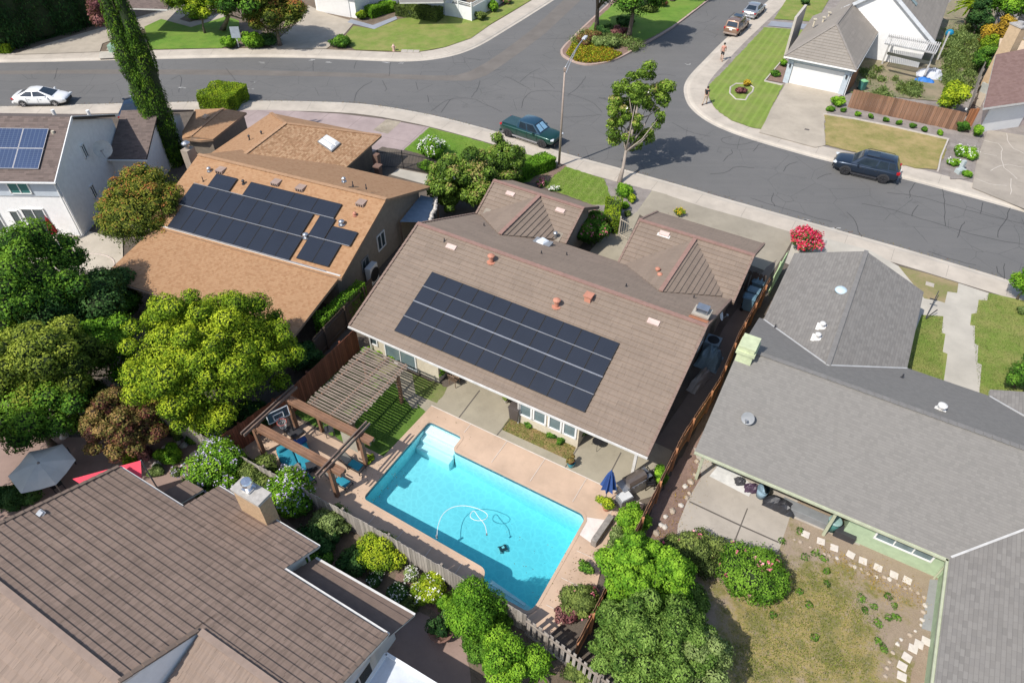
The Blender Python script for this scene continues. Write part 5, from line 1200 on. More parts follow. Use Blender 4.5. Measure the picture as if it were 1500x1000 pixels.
mb = MB(); mb.box(K(-9.6, 71.2, 1.2), (.5, .25, 2.3), R(KA)); mb.box(K(-4.35, 71.2, 1.2), (.5, .25, 2.3), R(KA)); mb.box(K(-6.95, 71.22, 2.35), (5.8, .12, .25), R(KA)); mb.build('pilaster', M('pale_blue_trim', (.50, .56, .60), .8), F_)
for u in (-9.6, -4.35): mb = MB(); mb.box(K(u, 71.0, 1.9), (.14, .12, .3), R(KA)); mb.build('wall_lamp', PLAST_DK, F_)
gw = [K(-7.8, 82, .1), K(1.3, 82, .1), K(1.3, 82, 3.1), K(-4, 82, 7.0), K(-7.8, 82, 4.2)]
mb = MB(); mb.face(gw); mb.face([K(1.3, 82, .1), K(1.3, 95, .1), K(1.3, 95, 3.1), K(1.3, 82, 3.1)]); mb.build('gable_wall', WHITEW, F_)
roof_part(F_, [[K(-4, 81.7, 7.15), K(1.8, 81.7, 2.95), K(1.8, 97, 2.95), K(-4, 97, 7.15)], [K(-4, 81.7, 7.15), K(-8.5, 81.7, 3.9), K(-8.5, 97, 3.9), K(-4, 97, 7.15)]], [TL_F, FASC_WH], .4, .04, name='upper_roof')
mb = MB(); mb.bar(K(-4, 81.65, 7.05), K(1.85, 81.65, 2.82), .1, .3); mb.bar(K(-4, 81.65, 7.05), K(-8.5, 81.65, 3.8), .1, .3); mb.build('rake_board', M('pale_rake', (.62, .64, .66), .6), F_)
mb = MB(); mb.box(K(-1.6, 84.9, 5.45), (1.3, .9, .1), R(KA), ry=R(36)); mb.build('skylight', GLASS, F_)
for x, y in ((1213, 26), (1205, 33), (1192, 36)): P = G(x, y, 3.9); mb = MB(); mb.cyl(P - Vector((0, 0, .2)), .09, .75, 8); mb.box(P + Vector((0, 0, .5)), (.28, .28, .1)); mb.build('roof_vent', M('cream_vent', (.62, .55, .42), .6), F_)
mb = MB(); a = G(1190, -5, 4); 
mb.box(K(-11.2, 79.5, 2.2), (.25, 4.5, 4.2), R(KA)); mb.build('entry_wall', M('beige_entry', (.52, .47, .41), .9), F_)
# ---------- G: maroon roof at the right edge
G_ = empty('maroon_roofed_house', G(1500, 120, 0), 'house at the right edge with maroon shingle roof and tan chimney', 'house')
gp = [G(1440.4, 158.4, 2.8), G(1620, 133, 2.8), G(1640, 40, 4.9), G(1500, 73, 4.9), G(1459, 80, 4.9)]
roof_part(G_, [[G(1440.4, 158.4, 2.8), G(1640, 130, 2.8), G(1640, 45, 4.6), G(1459, 80, 4.6)]], [SH_G, FASC_WH], th=.2, ang=16.6)
a, b = gp[0], gp[1]; e = (b - a).normalized(); nn = Vector((-e.y, e.x, 0))
mb = MB(); mb.prism([a + e * .5 + nn * .6, a + e * 12 + nn * .6, a + e * 16 + nn * 9, G(1472, 84, 2.8)], .1, 2.75); mb.build('wall', PINKW, G_)
mb = MB(); c_ = a + e * 3.7 + nn * .55; mb.box((c_.x, c_.y, 1.15), (4.4, .08, 2.2), math.atan2(e.y, e.x)); mb.build('garage_door', DOORW, G_)
window(G_, (a + e * .95 + nn * 2.2 + Vector((0, 0, -1.2))), .1, .1, 200, WHT, GLASS, 0)
mb = MB(); P = G(1466, 92, 3); mb.box((P.x, P.y, 3.2), (.8, 1.3, 6.2), R(16)); co = mb.build('chimney', M('tan_chimney', (.52, .38, .24), .9), G_); mb = MB(); mb.box((P.x, P.y, 6.38), (.9, 1.4, .12), R(16)); mb.cyl((P.x, P.y, 6.4), .28, .3, 12); mb.build('chimney_cap', M('grey_cap', (.4, .38, .36), .7), co)
mb = MB(); mb.prism([(p.x, p.y) for p in (G(1465, 56, 2.9), G(1462, 78, 2.9), G(1520, 76, 2.9), G(1540, 64, 2.9))], 2.75, 2.9); mb.build('flat_roof', M('tan_flat_roof', (.62, .47, .32), .9), G_)
P = G(1478, 105, 3.8); flatvent(G_, P, TERRA, .3, .25, ang=16)
# ---------- houses at the far side, top of the picture
H1 = empty('pale_blue_house', G(235, 5, 0), 'pale blue grey house with white framed window behind the cypress top', 'house')
def boxhouse(root, pts, h, m, z0=.1): mb = MB(); mb.prism([(p.x, p.y) for p in pts], z0, h); return mb.build('wall', m, root)
boxhouse(H1, [G(199, 12, 0), G(214, 9.5, 0), G(238, 16, 0), G(250, -30, 0), G(190, -40, 0)], 3.0, M('blue_grey_stucco', (.42, .48, .56), .9))
window(H1, G(206, 11, 0) + Vector((0, -.1, 1.3)), 1.0, 1.9, -90, WHT, GLASS, 1, 'sliding_door')
roof_part(H1, [[G(185, 12, 3.0), G(245, 14, 3.0), G(262, -40, 4.8), G(190, -40, 4.8)]], [SH_C, FASC_WH])
H2 = empty('white_corner_house', G(560, -5, 0), 'white corner house with wide garage door and bay window across the road', 'house')
HA = -24
FH = FR(HA)
def huv(x, y, z=0): return uvof(G(x, y, z), HA)
g0 = huv(465, 18); g1 = huv(523, 29); 
mb = MB(); p0, p1 = G(464, 17.5, 0), G(523, 29, 0); e = (p1 - p0).normalized(); nn = Vector((-e.y, e.x, 0)); H2L = (p1 - p0).length; HE = math.degrees(math.atan2(e.y, e.x))
mb.prism([p0, p1, p1 + nn * 9, p0 + nn * 9], .1, 2.7); mb.build('wall', WHITEW, H2)
mb = MB(); c_ = p0 + e * (H2L * .46) - nn * .05; mb.box((c_.x, c_.y, 1.15), (H2L * .80, .08, 2.15), R(HE)); mb.build('garage_door', DOORW, H2)
roof_part(H2, [[p0 - e * .5 - nn * .6 + Vector((0, 0, 2.8)), p1 + e * .5 - nn * .6 + Vector((0, 0, 2.8)), p1 + e * .5 + nn * 5 + Vector((0, 0, 4.6)), p0 - e * .5 + nn * 5 + Vector((0, 0, 4.6))]], [SH_E, FASC_WH])
q0, q1, q2, q3 = G(523, 27, 0), G(583, 12, 0) + nn * 1.5, G(587, 18, 0), G(632, 26, 0)
w0 = G(586, 16, 0); w1 = G(653, 24, 0); w2 = G(740, -6, 0)
mb = MB(); mb.prism([G(521, 24, 0), G(585, 8, 0), G(587, 17, 0), G(632, 24, 0), G(653, 24, 0), G(668, -5, 0), G(640, -60, 0), G(520, -60, 0)], .1, 2.8); mb.build('wall', M('pale_grey_siding', (.62, .64, .66), .9, .05), H2)
wa = G(594, 17.5, 0); wb = G(628, 22.5, 0); wd = (wb - wa).normalized(); wang = math.degrees(math.atan2(wd.y, wd.x)); wc = (wa + wb) / 2 + Vector((wd.y, -wd.x, 0)) * .12
window(H2, wc + Vector((0, 0, 1.45)), (wb - wa).length * .85, 1.35, wang - 90, WHT, GLASS_T, 3, 'bay_window', .12)
roof_part(H2, [[G(585, 4, 2.9), G(650, 3, 2.9), G(640, -50, 5.0), G(585, -55, 5.0)]], [SH_E, FASC_WH])
# white fence panels with lattice beside it
wf = empty('white_lattice_fence', G(690, 25, 0), 'white vinyl fence with lattice top around the corner house yard', 'fence')
def panelfence(root, pts, h, m, lattice=True, cap=True, th=.05, part='panel'):
    for a, b in zip(pts, pts[1:]):
        d = (b - a); L = d.length; rz_ = math.atan2(d.y, d.x); c = (a + b) / 2
        mb = MB(); hh = h * .78 if lattice else h; mb.box((c.x, c.y, .12 + hh / 2), (L, th, hh), rz_)
        if lattice:
            mb.box((c.x, c.y, .12 + h), (L, th * 1.4, .07), rz_); n = int(L / .16)
            for i in range(n): p = a.lerp(b, (i + .5) / n); mb.box((p.x, p.y, .12 + h * .89), (.035, .03, h * .22), rz_)
            mb.box((c.x, c.y, .12 + h * .9), (L, .03, .03), rz_)
        mb.build(part, m, root)
        p = a; mb = MB(); mb.box((p.x, p.y, .12 + h * .52), (.13, .13, h * 1.06), rz_); mb.lathe((p.x, p.y, .12 + h * 1.05), [(.1, 0), (.1, .03), (.01, .1)], 4); mb.build('post', m, root)
panelfence(wf, [G(653, 25, 0), G(672, 28, 0), G(691, 33, 0), G(728, 11, 0), G(765, -16, 0)], 1.9, WHT)
def downpipe(root, P, h, m=WHT): mb = MB(); mb.tube([Vector((P.x, P.y, .12)), Vector((P.x, P.y, h))], .045, 8); mb.build('downpipe', m, root)
downpipe(C_, FC(-30.1, 39.2), 4.6); downpipe(C_, FC(-27.45, 45.6), 2.7); downpipe(A, K(-11.0, 20.2), 2.5, FASC_WH); downpipe(A, K(-20.8, 20.4), 2.5, FASC_WH); downpipe(D_, K(-14.2, 8.25), 2.5); downpipe(E_, K(8.95, 21.8), 2.5, FASC_GR); downpipe(F_, K(-4.0, 71.2), 2.7)
# ------------------------------------------------------------------ fences
def boardfence(name, label, pts, h, m, postm=None, side=1, rails=True, gap=0, wob=.02, seed=1, cat='fence', lean=0):
    r = random.Random(seed); root = empty(name, pts[0], label, cat)
    mb = MB(); mr = MB(); mp = MB(); z0 = .1
    for a, b in zip(pts, pts[1:]):
        a = Vector((a[0], a[1], 0)); b = Vector((b[0], b[1], 0)); d = (b - a); L = d.length; e = d / L; nn = Vector((-e.y, e.x, 0)) * side; rz_ = math.atan2(d.y, d.x)
        w = .145; n = max(1, int(L / (w + gap)))
        for i in range(n):
            p = a + e * ((i + .5) * L / n); hh = h + r.uniform(-wob, wob); mb.box((p.x + nn.x * r.uniform(0, .012), p.y + nn.y * r.uniform(0, .012), z0 + hh / 2), (L / n - gap - .008, .022, hh), rz_, rx=r.uniform(-.01, .01))
        if rails:
            for z in (.35, h - .22): q = -nn * .04; mr.bar(a + q + Vector((0, 0, z0 + z)), b + q + Vector((0, 0, z0 + z)), .05, .09)
            k = max(1, round(L / 2.4))
            for i in range(k): p = a.lerp(b, (i + .5) / k) - nn * .07; mp = MB(); mp.box((p.x, p.y, z0 + h / 2), (.1, .1, h + .05), rz_); mp.build('post', postm or m, root)
    mb.build('boards', m, root)
    if rails: mr.build('rail', postm or m, root)
    return root
boardfence('wooden_fence', 'grey weathered board fence between the pool deck and the lower left garden', [K(-28, 10.65), K(-22.9, 10.65), K(-13.5, 10.85), K(-5.3, 10.8)], 1.6, PL_GR, WOOD_GREY, -1, seed=3, wob=.05)
boardfence('wooden_fence', 'grey picket style fence with gaps at the bottom corner of the pool yard', [K(-5.25, 10.68), K(-3.1, 10.4), K(2.0, 9.6)], 1.65, PL_GR, WOOD_GREY, 1, gap=.10, seed=4)
boardfence('wooden_fence', 'red brown board fence behind the basketball hoop and lattice pergola', [K(-22.3, 11.0), K(-21.6, 15), K(-21.65, 20.3)], 1.75, PL_RED, None, -1, seed=5)
boardfence('wooden_fence', 'long orange brown board fence between the brown and the grey roofed houses', [K(-3.1, 10.8), K(-3.02, 16), K(-3.05, 22.5), K(-2.65, 27), K(-2.8, 31), K(-2.6, 37)], 1.75, PL_BR, M('rail_orange', (.50, .22, .10), .8), 1, seed=6)
boardfence('wooden_fence', 'short pale green painted fence panel beside the pink oleander', [K(-2.4, 37.4), K(-2.3, 40.4)], 1.7, PL_GN, None, -1, seed=7)
boardfence('wooden_fence', 'reddish board fence with lattice cap along the weedy side yard', [G(1240.6, 159.5, 0), G(1322, 177, 0), G(1402.7, 194.6, 0)], 1.75, PL_BR, WOOD_GREY, -1, seed=8)
boardfence('wooden_fence', 'grey fence on edge between the weedy yard and the maroon roofed house', [G(1414, 150 + 22, 0), G(1436, 100, 0), G(1447, 60, 0), G(1456, 25, 0)], 1.7, PL_GR, WOOD_GREY, 1, seed=9)
boardfence('wooden_gate', 'bright orange wooden gate at the end of the weedy yard fence', [G(1408, 188, 0), G(1430, 187, 0), G(1437, 178, 0)], 1.7, PL_ORG, None, -1, seed=10, cat='gate')
boardfence('wooden_gate', 'small orange wooden gate beside the white garage door', [G(1239, 137, 0), G(1249, 127, 0)], 1.7, PL_ORG, None, -1, seed=11, cat='gate')
boardfence('wooden_gate', 'dark wooden gate across the narrow side yard of the brown roofed house', [K(-4.2, 37.2), K(-2.8, 37.2)], 1.6, M('dark_gate', (.10, .075, .06), .9), None, -1, seed=12, gap=.06, cat='gate')
boardfence('wooden_fence', 'dark board fence between the tan roofed house and the brown roofed house', [KB(-20.4, 21.5), KB(-20.2, 27.5)], 1.7, M('dark_fence', (.12, .085, .06), .9), None, 1, seed=13)
boardfence('wooden_fence', 'grey weathered fence behind the golden shrub at the right edge', [G(1485, 40, 0), G(1560, 46, 0)], 1.7, PL_GR, WOOD_GREY, 1, seed=14)
mb = MB(); c0, c1 = G(1240.6, 159.5, 1.92), G(1402.7, 194.6, 1.92)
def ironfence(name, label, pts, h=1.4, m=BLACKM, gap=.13, finials=True):
    root = empty(name, pts[0], label, 'fence'); mb = MB(); mr = MB(); mp = MB(); z0 = .12
    for a, b in zip(pts, pts[1:]):
        L = (b - a).length; n = int(L / gap)
        for i in range(n + 1):
            p = a.lerp(b, i / n); mb.box((p.x, p.y, z0 + h / 2), (.022, .022, h))
        for z in (.15, h - .15): mr.bar(Vector((a.x, a.y, z0 + z)), Vector((b.x, b.y, z0 + z)), .035, .04)
        k = max(1, round(L / 2.2))
        for i in range(k): p = a.lerp(b, i / k); mp = MB(); mp.box((p.x, p.y, z0 + h / 2 + .04), (.08, .08, h + .08)); mp.build('post', m, root)
    mb.build('picket', m, root); mr.build('rail', m, root); return root
ironfence('iron_fence', 'black iron picket fence in front of the tan roofed house court', [G(556, 246, .12), G(591, 247, .12), G(634, 256, .12)], 1.5)
ironfence('iron_gate', 'pale curved iron gate at the entry walk between the brown roof wings', [G(906, 345, .12), G(918, 352, .12)], 1.5, M('cream_iron', (.55, .48, .38), .6), .16)['category'] = 'gate'
# brick pillar of the courtyard
pb = empty('brick_pillar', G(552, 244, 0), 'square brown brick pillar standing at the iron fence end', 'pillar'); mb = MB(); mb.box(G(553, 243, 1.0), (.45, .45, 2.0), R(KB_A)); mb.build('shaft', M('pillar_brick', (.20, .12, .09), .9, .3, 10), pb); mb = MB(); mb.box(G(553, 243, 2.05), (.55, .55, .1), R(KB_A)); mb.build('cap', M('pillar_brick', (.2, .12, .09), .9), pb)
# awning of blue grey metal on the side of the tan house
aw = empty('side_awning', G(605, 305, 0), 'blue grey corrugated awning with stone edge beside the tan roofed house', 'awning')
mb = MB(KB_A); q = [G(589, 322, 2.0), G(624, 284, 2.0), G(640, 297, 1.8), G(632, 325, 1.8)]; n_ = 12
A0, A1, B0, B1 = G(586, 325, 2.1), G(617, 286, 2.1), G(632, 326, 1.9), G(640, 291, 1.9)
for i in range(n_):
    f0, f1 = i / n_, (i + 1) / n_; mb.face([A0.lerp(A1, f0), B0.lerp(B1, f0), B0.lerp(B1, f0 + .6 / n_) + Vector((0, 0, .08)), A0.lerp(A1, f0 + .6 / n_) + Vector((0, 0, .08))]); mb.face([A0.lerp(A1, f0 + .6 / n_) + Vector((0, 0, .08)), B0.lerp(B1, f0 + .6 / n_) + Vector((0, 0, .08)), B0.lerp(B1, f1), A0.lerp(A1, f1)])
mb.build('panel', M('awning_metal', (.22, .30, .38), .5), aw)
mb = MB(); rnd = random.Random(4)
for i in range(14): p = B0.lerp(B1, i / 13); mb.ico(p + Vector((rnd.uniform(-.1, .1), 0, .12)), .17, 1, jit=.2)
mb.build('stone_edge', STONE_P, aw)
for p in (A0, A1, B0, B1): mb = MB(); mb.box((p.x, p.y, p.z / 2), (.1, .1, p.z - .05)); mb.build('post', FASC_BR, aw)

# ------------------------------------------------------------------ pergolas
pg = empty('lattice_pergola', K(-18.2, 16.6, .12), 'weathered lattice pergola of close parallel slats over the lawn', 'pergola'); z = 2.5; rnd = random.Random(2)
mb = MB(); n = 27
for i in range(n):
    v = 14.4 + (18.85 - 14.4) * i / (n - 1); j = rnd.uniform(-.02, .02); mb.bar(K(-19.75 + rnd.uniform(-.05, .05), v + j, z + rnd.uniform(-.01, .015)), K(-16.85 + rnd.uniform(-.06, .06), v + rnd.uniform(-.02, .02), z), .085, .045)
mb.build('slats', WOOD_LAT, pg)
mb = MB()
for u in (-19.5, -18.2, -17.1): mb.bar(K(u, 14.2, z - .12), K(u, 19.0, z - .12), .09, .18)
mb.build('beam', WOOD_RED, pg)
for u, v in ((-17.1, 18.25), (-19.5, 18.4), (-19.5, 14.6), (-17.1, 14.6)):
    mb = MB(); mb.box(K(u, v, 1.26), (.15, .15, 2.3), R(KA)); mb.build('post', WOOD_RED, pg)
pp = empty('open_pergola', K(-18.4, 13, .12), 'open redwood pergola with four posts and twin beams over the lounge area', 'pergola')
for v in (14.05, 12.0):
    mb = MB()
    for dv in (-.14, .14): mb.bar(K(-20.75, v + dv, 2.5), K(-15.4, v + dv, 2.5), .09, .24)
    mb.bar(K(-20.75, v, 2.56), K(-15.4, v, 2.56), .17, .05)
    mb.build('beam', WOOD_RED, pp)
for u in (-20.75, -16.15):
    mb = MB()
    for du in (-.1, .1): mb.bar(K(u + du, 11.2, 2.72), K(u + du, 14.75, 2.72), .06, .15)
    mb.build('crossbeam', M('dark_crossbeam', (.20, .14, .11), .85, .25), pp)
for u, v in ((-20.7, 14.05), (-16.15, 14.05), (-21.0, 12.0), (-16.2, 11.95)):
    mb = MB(); mb.box(K(u, v, 1.26), (.19, .19, 2.3), R(KA)); mb.bar(K(u, v, 1.75), K(u + (.5 if u < -18 else -.5), v, 2.38), .08, .1); mb.build('post', WOOD_RED, pp)
# white pergola in the yard across the street
pw = empty('white_pergola', G(1330, 85, .12), 'weathered white slatted pergola against the white gable wall', 'pergola')
a, b, c_, d = G(1303, 50, 3.3), G(1378, 63, 3.3), G(1370, 79, 3.0), G(1296, 64, 3.0); mb = MB()
for i in range(26): f = i / 25; mb.bar(a.lerp(b, f), d.lerp(c_, f), .085, .10)
mb.build('slats', M('peeling_white', (.55, .54, .52), .8, .2, dirt=.4), pw); mb = MB()
for f in (.12, .88): mb.bar(a.lerp(d, f) - Vector((0, 0, .1)), b.lerp(c_, f) - Vector((0, 0, .1)), .08, .16)
mb.build('beam', M('peeling_white', (.5, .5, .5), .8), pw)
for p in (G(1291, 96, 0), G(1351, 118, 0), G(1308, 80, 0), G(1372, 90, 0)): mb = MB(); mb.box((p.x, p.y, 1.55), (.16, .16, 2.9), R(KA)); mb.build('post', M('peeling_white', (.5, .5, .5), .8), pw)
mb = MB(); mb.face([G(1300, 76, 2.6), G(1362, 90, 2.6), G(1361, 95, 2.0), G(1299, 80, 2.0)]); mb.build('shade_cloth', M('grey_cloth', (.42, .44, .46), .9), pw)

# ------------------------------------------------------------------ patio things
def lounger(label, P, rz, teal=True, L=1.9):
    root = empty('patio_lounger', (0, 0, 0), label, 'lounger')
    mb = MB(0)
    for s in (-1, 1): mb.bar((-.9, s * .33, .3), (.35, s * .33, .3), .05, .06); mb.bar((.3, s * .33, .3), (.95, s * .33, .72), .05, .05)
    for x in (-.85, 0, .3): mb.bar((x, -.33, .3), (x, .33, .3), .05, .04)
    mb.bar((.95, -.33, .72), (.95, .33, .72), .05, .04); mb.build('frame', PLAST_DK, root)
    for x in (-.8, .25):
        for s in (-1, 1): mb = MB(0); mb.bar((x, s * .33, 0), (x, s * .33, .3), .05, .05); mb.build('leg', PLAST_DK, root)
    mb = MB(0)
    for s in (-1, 1): mb.bar((-.2, s * .36, .52), (.4, s * .36, .52), .07, .04)
    mb.build('armrest', PLAST_DK, root)
    mb = MB(0); mb.box((-.22, 0, .39), (.95, .6, .12), 0, ry=.02); mb.build('seat_cushion', TEAL, root, smooth=True, bevel=.04)
    mb = MB(0); mb.box((.60, 0, .64), (.70, .56, .05), 0, ry=-.62); mb.build('back_cushion', M('sling_back', (.28, .26, .22), .9), root, smooth=True, bevel=.04)
    root.location = P; root.rotation_euler = (0, 0, rz); root.scale = (.72,) * 3; return root
lounger('teal cushioned lounger under the pergola post nearest the pool steps', G(518, 684, .2), R(150)); lounger('teal cushioned lounger beside the pool corner next to the front pergola post', G(499, 708, .2), R(150)); lounger('teal cushioned lounger half hidden by the lilac flowering shrub', G(447, 702, .2), R(140))
so = empty('daybed', (0, 0, 0), 'wide teal daybed with rolled cushions in the shade of the open pergola', 'daybed'); mb = MB(0); mb.box((0, 0, .16), (1.9, 1.5, .22)); mb.build('base', PLAST_DK, so, bevel=.03)
for y in (-.38, .38): mb = MB(0); mb.box((0, y, .36), (1.85, .72, .2)); mb.build('cushion', TEAL, so, smooth=True, bevel=.07)
for y in (-.45, .1, .55): mb = MB(0); mb.box((-.75, y, .56), (.3, .5, .28), .2); mb.build('pillow', NAVY if y > 0 else TEAL, so, smooth=True, bevel=.1)
so.location = G(436, 677, .2); so.rotation_euler = (0, 0, R(-60))
st = empty('side_table', G(458, 688, .2), 'small black folding side table between the loungers', 'side table'); P = G(458, 688, .2); mb = MB(0); mb.box(P + Vector((0, 0, .45)), (.5, .4, .03), .4); mb.build('top', PLAST_DK, st)
for s in (-1, 1): mb = MB(0); mb.bar(P + Vector((-.2, s * .15, 0)), P + Vector((.2, s * .15, .44)), .03, .03); mb.bar(P + Vector((.2, s * .15, 0)), P + Vector((-.2, s * .15, .44)), .03, .03); mb.build('leg', PLAST_DK, st)
hm = empty('hanging_screen', G(523, 672, .2), 'pale mesh screen hanging from the open pergola beam', 'screen'); mb = MB(); a = K(-17.3, 13.95); b = K(-16.4, 13.95); mb.face([Vector((a.x, a.y, 2.2)), Vector((b.x, b.y, 2.2)), Vector((b.x, b.y, 1.1)), Vector((a.x, a.y, 1.1))]); mb.build('mesh', M('pale_mesh', (.42, .38, .30), .9), hm)
# basketball hoop
bh = empty('basketball_hoop', G(431, 634, .12), 'portable basketball hoop with white outlined backboard near the red fence', 'basketball hoop'); P = G(431, 634, .12); T = G(411, 612, 2.4)
dr = Vector((T.x - P.x, T.y - P.y, 0)); 
mb = MB(); mb.box(P + Vector((0, 0, .12)), (.9, .65, .22), R(-40)); mb.build('base', PLAST_DK, bh, bevel=.06)
nx_ = Vector((.60, -.80, 0)); mb = MB(); mb.tube([P + Vector((0, 0, .2)), P + Vector((0, 0, 1.5)), G(409, 609, 2.25) - nx_ * .1], .045, 8); mb.build('pole', BLACKM, bh)
bc = G(407, 607, 2.35); ax = Vector((.80, .60, 0)); nx = Vector((.60, -.80, 0))
mb = MB(); mb.box(bc, (1.1, .04, .72), math.atan2(ax.y, ax.x)); bb = mb.build('backboard', M('smoked_board', (.06, .07, .09), .2), bh)
mb = MB()
def bl(c, u, w, u2, w2): mb.bar(c + ax * u + Vector((0, 0, w)) + nx * .03, c + ax * u2 + Vector((0, 0, w2)) + nx * .03, .02, .045)
for (u, w, s_, t_) in ((.53, .34, 1, 1), (.24, .17, 1, 1)):
    o = -.08 if u < .3 else 0
    bl(bc, -u, w + o, u, w + o); bl(bc, -u, -w + o, u, -w + o); bl(bc, -u, -w + o, -u, w + o); bl(bc, u, -w + o, u, w + o)
mb.build('outline', WHT, bb)
mb = MB(); rc = bc + nx * .33 + Vector((0, 0, -.25)); mb.tube([rc + Vector((math.cos(t) * .23, math.sin(t) * .23, 0)) for t in [k / 16 * 6.2832 for k in range(17)]], .014, 6, cap=False); mb.bar(bc + nx * .02 + Vector((0, 0, -.25)), rc - nx * .22, .06, .04); mb.build('rim', M('rim_red', (.5, .08, .05), .5), bh)
mb = MB()
for k in range(12):
    t = k / 12 * 6.2832; t2 = t + .5; mb.tube([rc + Vector((math.cos(t) * .23, math.sin(t) * .23, 0)), rc + Vector((math.cos(t2) * .13, math.sin(t2) * .13, -.4))], .008, 4); mb.tube([rc + Vector((math.cos(t2) * .23, math.sin(t2) * .23, 0)), rc + Vector((math.cos(t) * .13, math.sin(t) * .13, -.4))], .008, 4)
mb.build('net', WHT, bh)
# grill
gr = empty('barbecue_grill', (0, 0, 0), 'large stainless steel barbecue grill with brown lid by the closed blue umbrella', 'barbecue'); mb = MB(0); mb.box((0, 0, .42), (1.35, .58, .75)); mb.build('cabinet', GREYM, gr, bevel=.02)
mb = MB(0)
pr_ = [(-.30, .0), (-.30, .14), (-.22, .28), (-.05, .34), (.12, .30), (.28, .16), (.30, 0)]
for s, nxt in zip(pr_, pr_[1:]): mb.face([(-.52, s[0], .82 + s[1]), (.52, s[0], .82 + s[1]), (.52, nxt[0], .82 + nxt[1]), (-.52, nxt[0], .82 + nxt[1])])
for x in (-.52, .52): mb.face([(x, p[0], .82 + p[1]) for p in pr_])
mb.build('lid', M('bronze_lid', (.22, .18, .15), .35, metal=.5), gr)
mb = MB(0); mb.box((0, 0, .80), (1.75, .6, .05)); mb.build('side_shelf', STEEL, gr); mb = MB(0); mb.tube([(-.45, -.36, .9), (.45, -.36, .9)], .02, 8); mb.build('handle', STEEL, gr)
for i in range(5): mb = MB(0); mb.tube([(-.5 + .25 * i, -.29, .68), (-.5 + .25 * i, -.33, .68)], .03, 10); mb.build('knob', STEEL, gr)
for x in (-.55, .55): mb = MB(0); mb.tube([(x, -.2, .05), (x, -.16, .05)], .05, 10); mb.build('wheel', BLACKM, gr)
gr.location = G(926, 716, .2); gr.rotation_euler = (0, 0, R(KA + 62)); gr['category'] = 'barbecue'
gc = empty('garden_cart', G(912, 736, .2), 'grey patio cart with white lid in front of the barbecue grill', 'cart'); P = G(913, 737, .2); mb = MB(); mb.box(P + Vector((0, 0, .35)), (.7, .5, .55), R(30)); mb.build('body', GREYM, gc, bevel=.03); mb = MB(); mb.box(P + Vector((0, 0, .66)), (.6, .45, .06), R(30)); mb.build('lid', M('pale_lid', (.6, .6, .58), .5), gc, bevel=.02)
# umbrellas
def closed_umbrella(label, B, h, m, r=.22, lean=(0, 0)):
    root = empty('patio_umbrella', B, label, 'umbrella'); T = Vector(B) + Vector((lean[0], lean[1], h)); mb = MB(); mb.tube([B, T], .022, 8); mb.build('pole', WOOD_GREY, root)
    mb = MB(); mb.cyl(B, .24, .08, 16); mb.build('base', M('umbrella_base', (.3, .3, .3), .8), root)
    mb = MB(); n = 16; V = []; Fs = []; lv = [(0, .02), (-.25, .09), (-.6, .15), (-1.0, .21), (-1.3, .26)]
    for li, (z, rr) in enumerate(lv):
        for k in range(n): t = k / n * 6.2832; q_ = rr * r / .22 * (1.25 if k % 2 else .7) if li else rr; V.append(T + Vector((math.cos(t) * q_, math.sin(t) * q_, z - lean[1] * 0)))
    for li in range(len(lv) - 1):
        for k in range(n): Fs.append((li * n + k, li * n + (k + 1) % n, (li + 1) * n + (k + 1) % n, (li + 1) * n + k))
    mb.faces(V, Fs); mb.build('canopy', m, root); mb = MB(); mb.lathe(T, [(.03, 0), (.02, .05), (.001, .1)], 8); mb.build('finial', m, root); return root
closed_umbrella('closed blue patio umbrella standing by the barbecue grill', G(886, 736, .2), 2.5, NAVY, .28, (.05, .05))
closed_umbrella('closed red patio umbrella against the white two storey house', G(88, 357, .2), 2.2, REDF, .2)
wu = empty('patio_umbrella', G(60, 702, .15), 'open white hexagonal umbrella over the dark terrace table', 'umbrella'); P = G(58, 680, 2.65); mb = MB(); mb.tube([(P.x, P.y, .15), (P.x, P.y, 2.7)], .03, 8); mb.build('pole', WOOD_GREY, wu)
mb = MB(); n = 6; Rr_ = 1.38; V = [P + Vector((0, 0, .12))]; rings = [(.33, -.07), (.66, -.20), (1.0, -.38)]
for f, dz in rings:
    for k in range(n * 4):
        t = k / (n * 4) * 6.2832 + .35; c_ = math.cos(math.pi / n) / math.cos(((k % 4) / 4 * 2 * math.pi / n) - math.pi / n); sag = .05 * f * (1 - abs((k % 4) / 2 - 1)) ; V.append(P + Vector((math.cos(t) * Rr_ * f * c_, math.sin(t) * Rr_ * f * c_, .12 + dz - sag + (.0))))
N4 = n * 4; Fs = [(0, 1 + k, 1 + (k + 1) % N4) for k in range(N4)]
for q_ in range(2): Fs += [(1 + q_ * N4 + k, 1 + (q_ + 1) * N4 + k, 1 + (q_ + 1) * N4 + (k + 1) % N4, 1 + q_ * N4 + (k + 1) % N4) for k in range(N4)]
mb.faces(V, Fs); mb.build('canopy', CANVAS, wu); mb = MB(); mb.lathe(P + Vector((0, 0, .1)), [(.07, 0), (.05, .06), (.001, .1)], 8); mb.build('finial', WOOD_GREY, wu)
for k in range(n): t = k / n * 6.2832 + .35; mb = MB(); mb.tube([P + Vector((0, 0, .08)), P + Vector((math.cos(t) * Rr_ * .97, math.sin(t) * Rr_ * .97, -.30))], .014, 5); mb.build('rib', WOOD_GREY, wu)
tb = empty('patio_table', G(62, 705, .15), 'dark patio table in shade under the open white umbrella', 'table'); P = G(60, 703, .15); mb = MB(); mb.cyl(P + Vector((0, 0, .7)), .6, .04, 24); mb.build('top', PLAST_DK, tb); mb = MB(); mb.cyl(P + Vector((.15, 0, 0)), .05, .7, 10); mb.build('pedestal', PLAST_DK, tb)
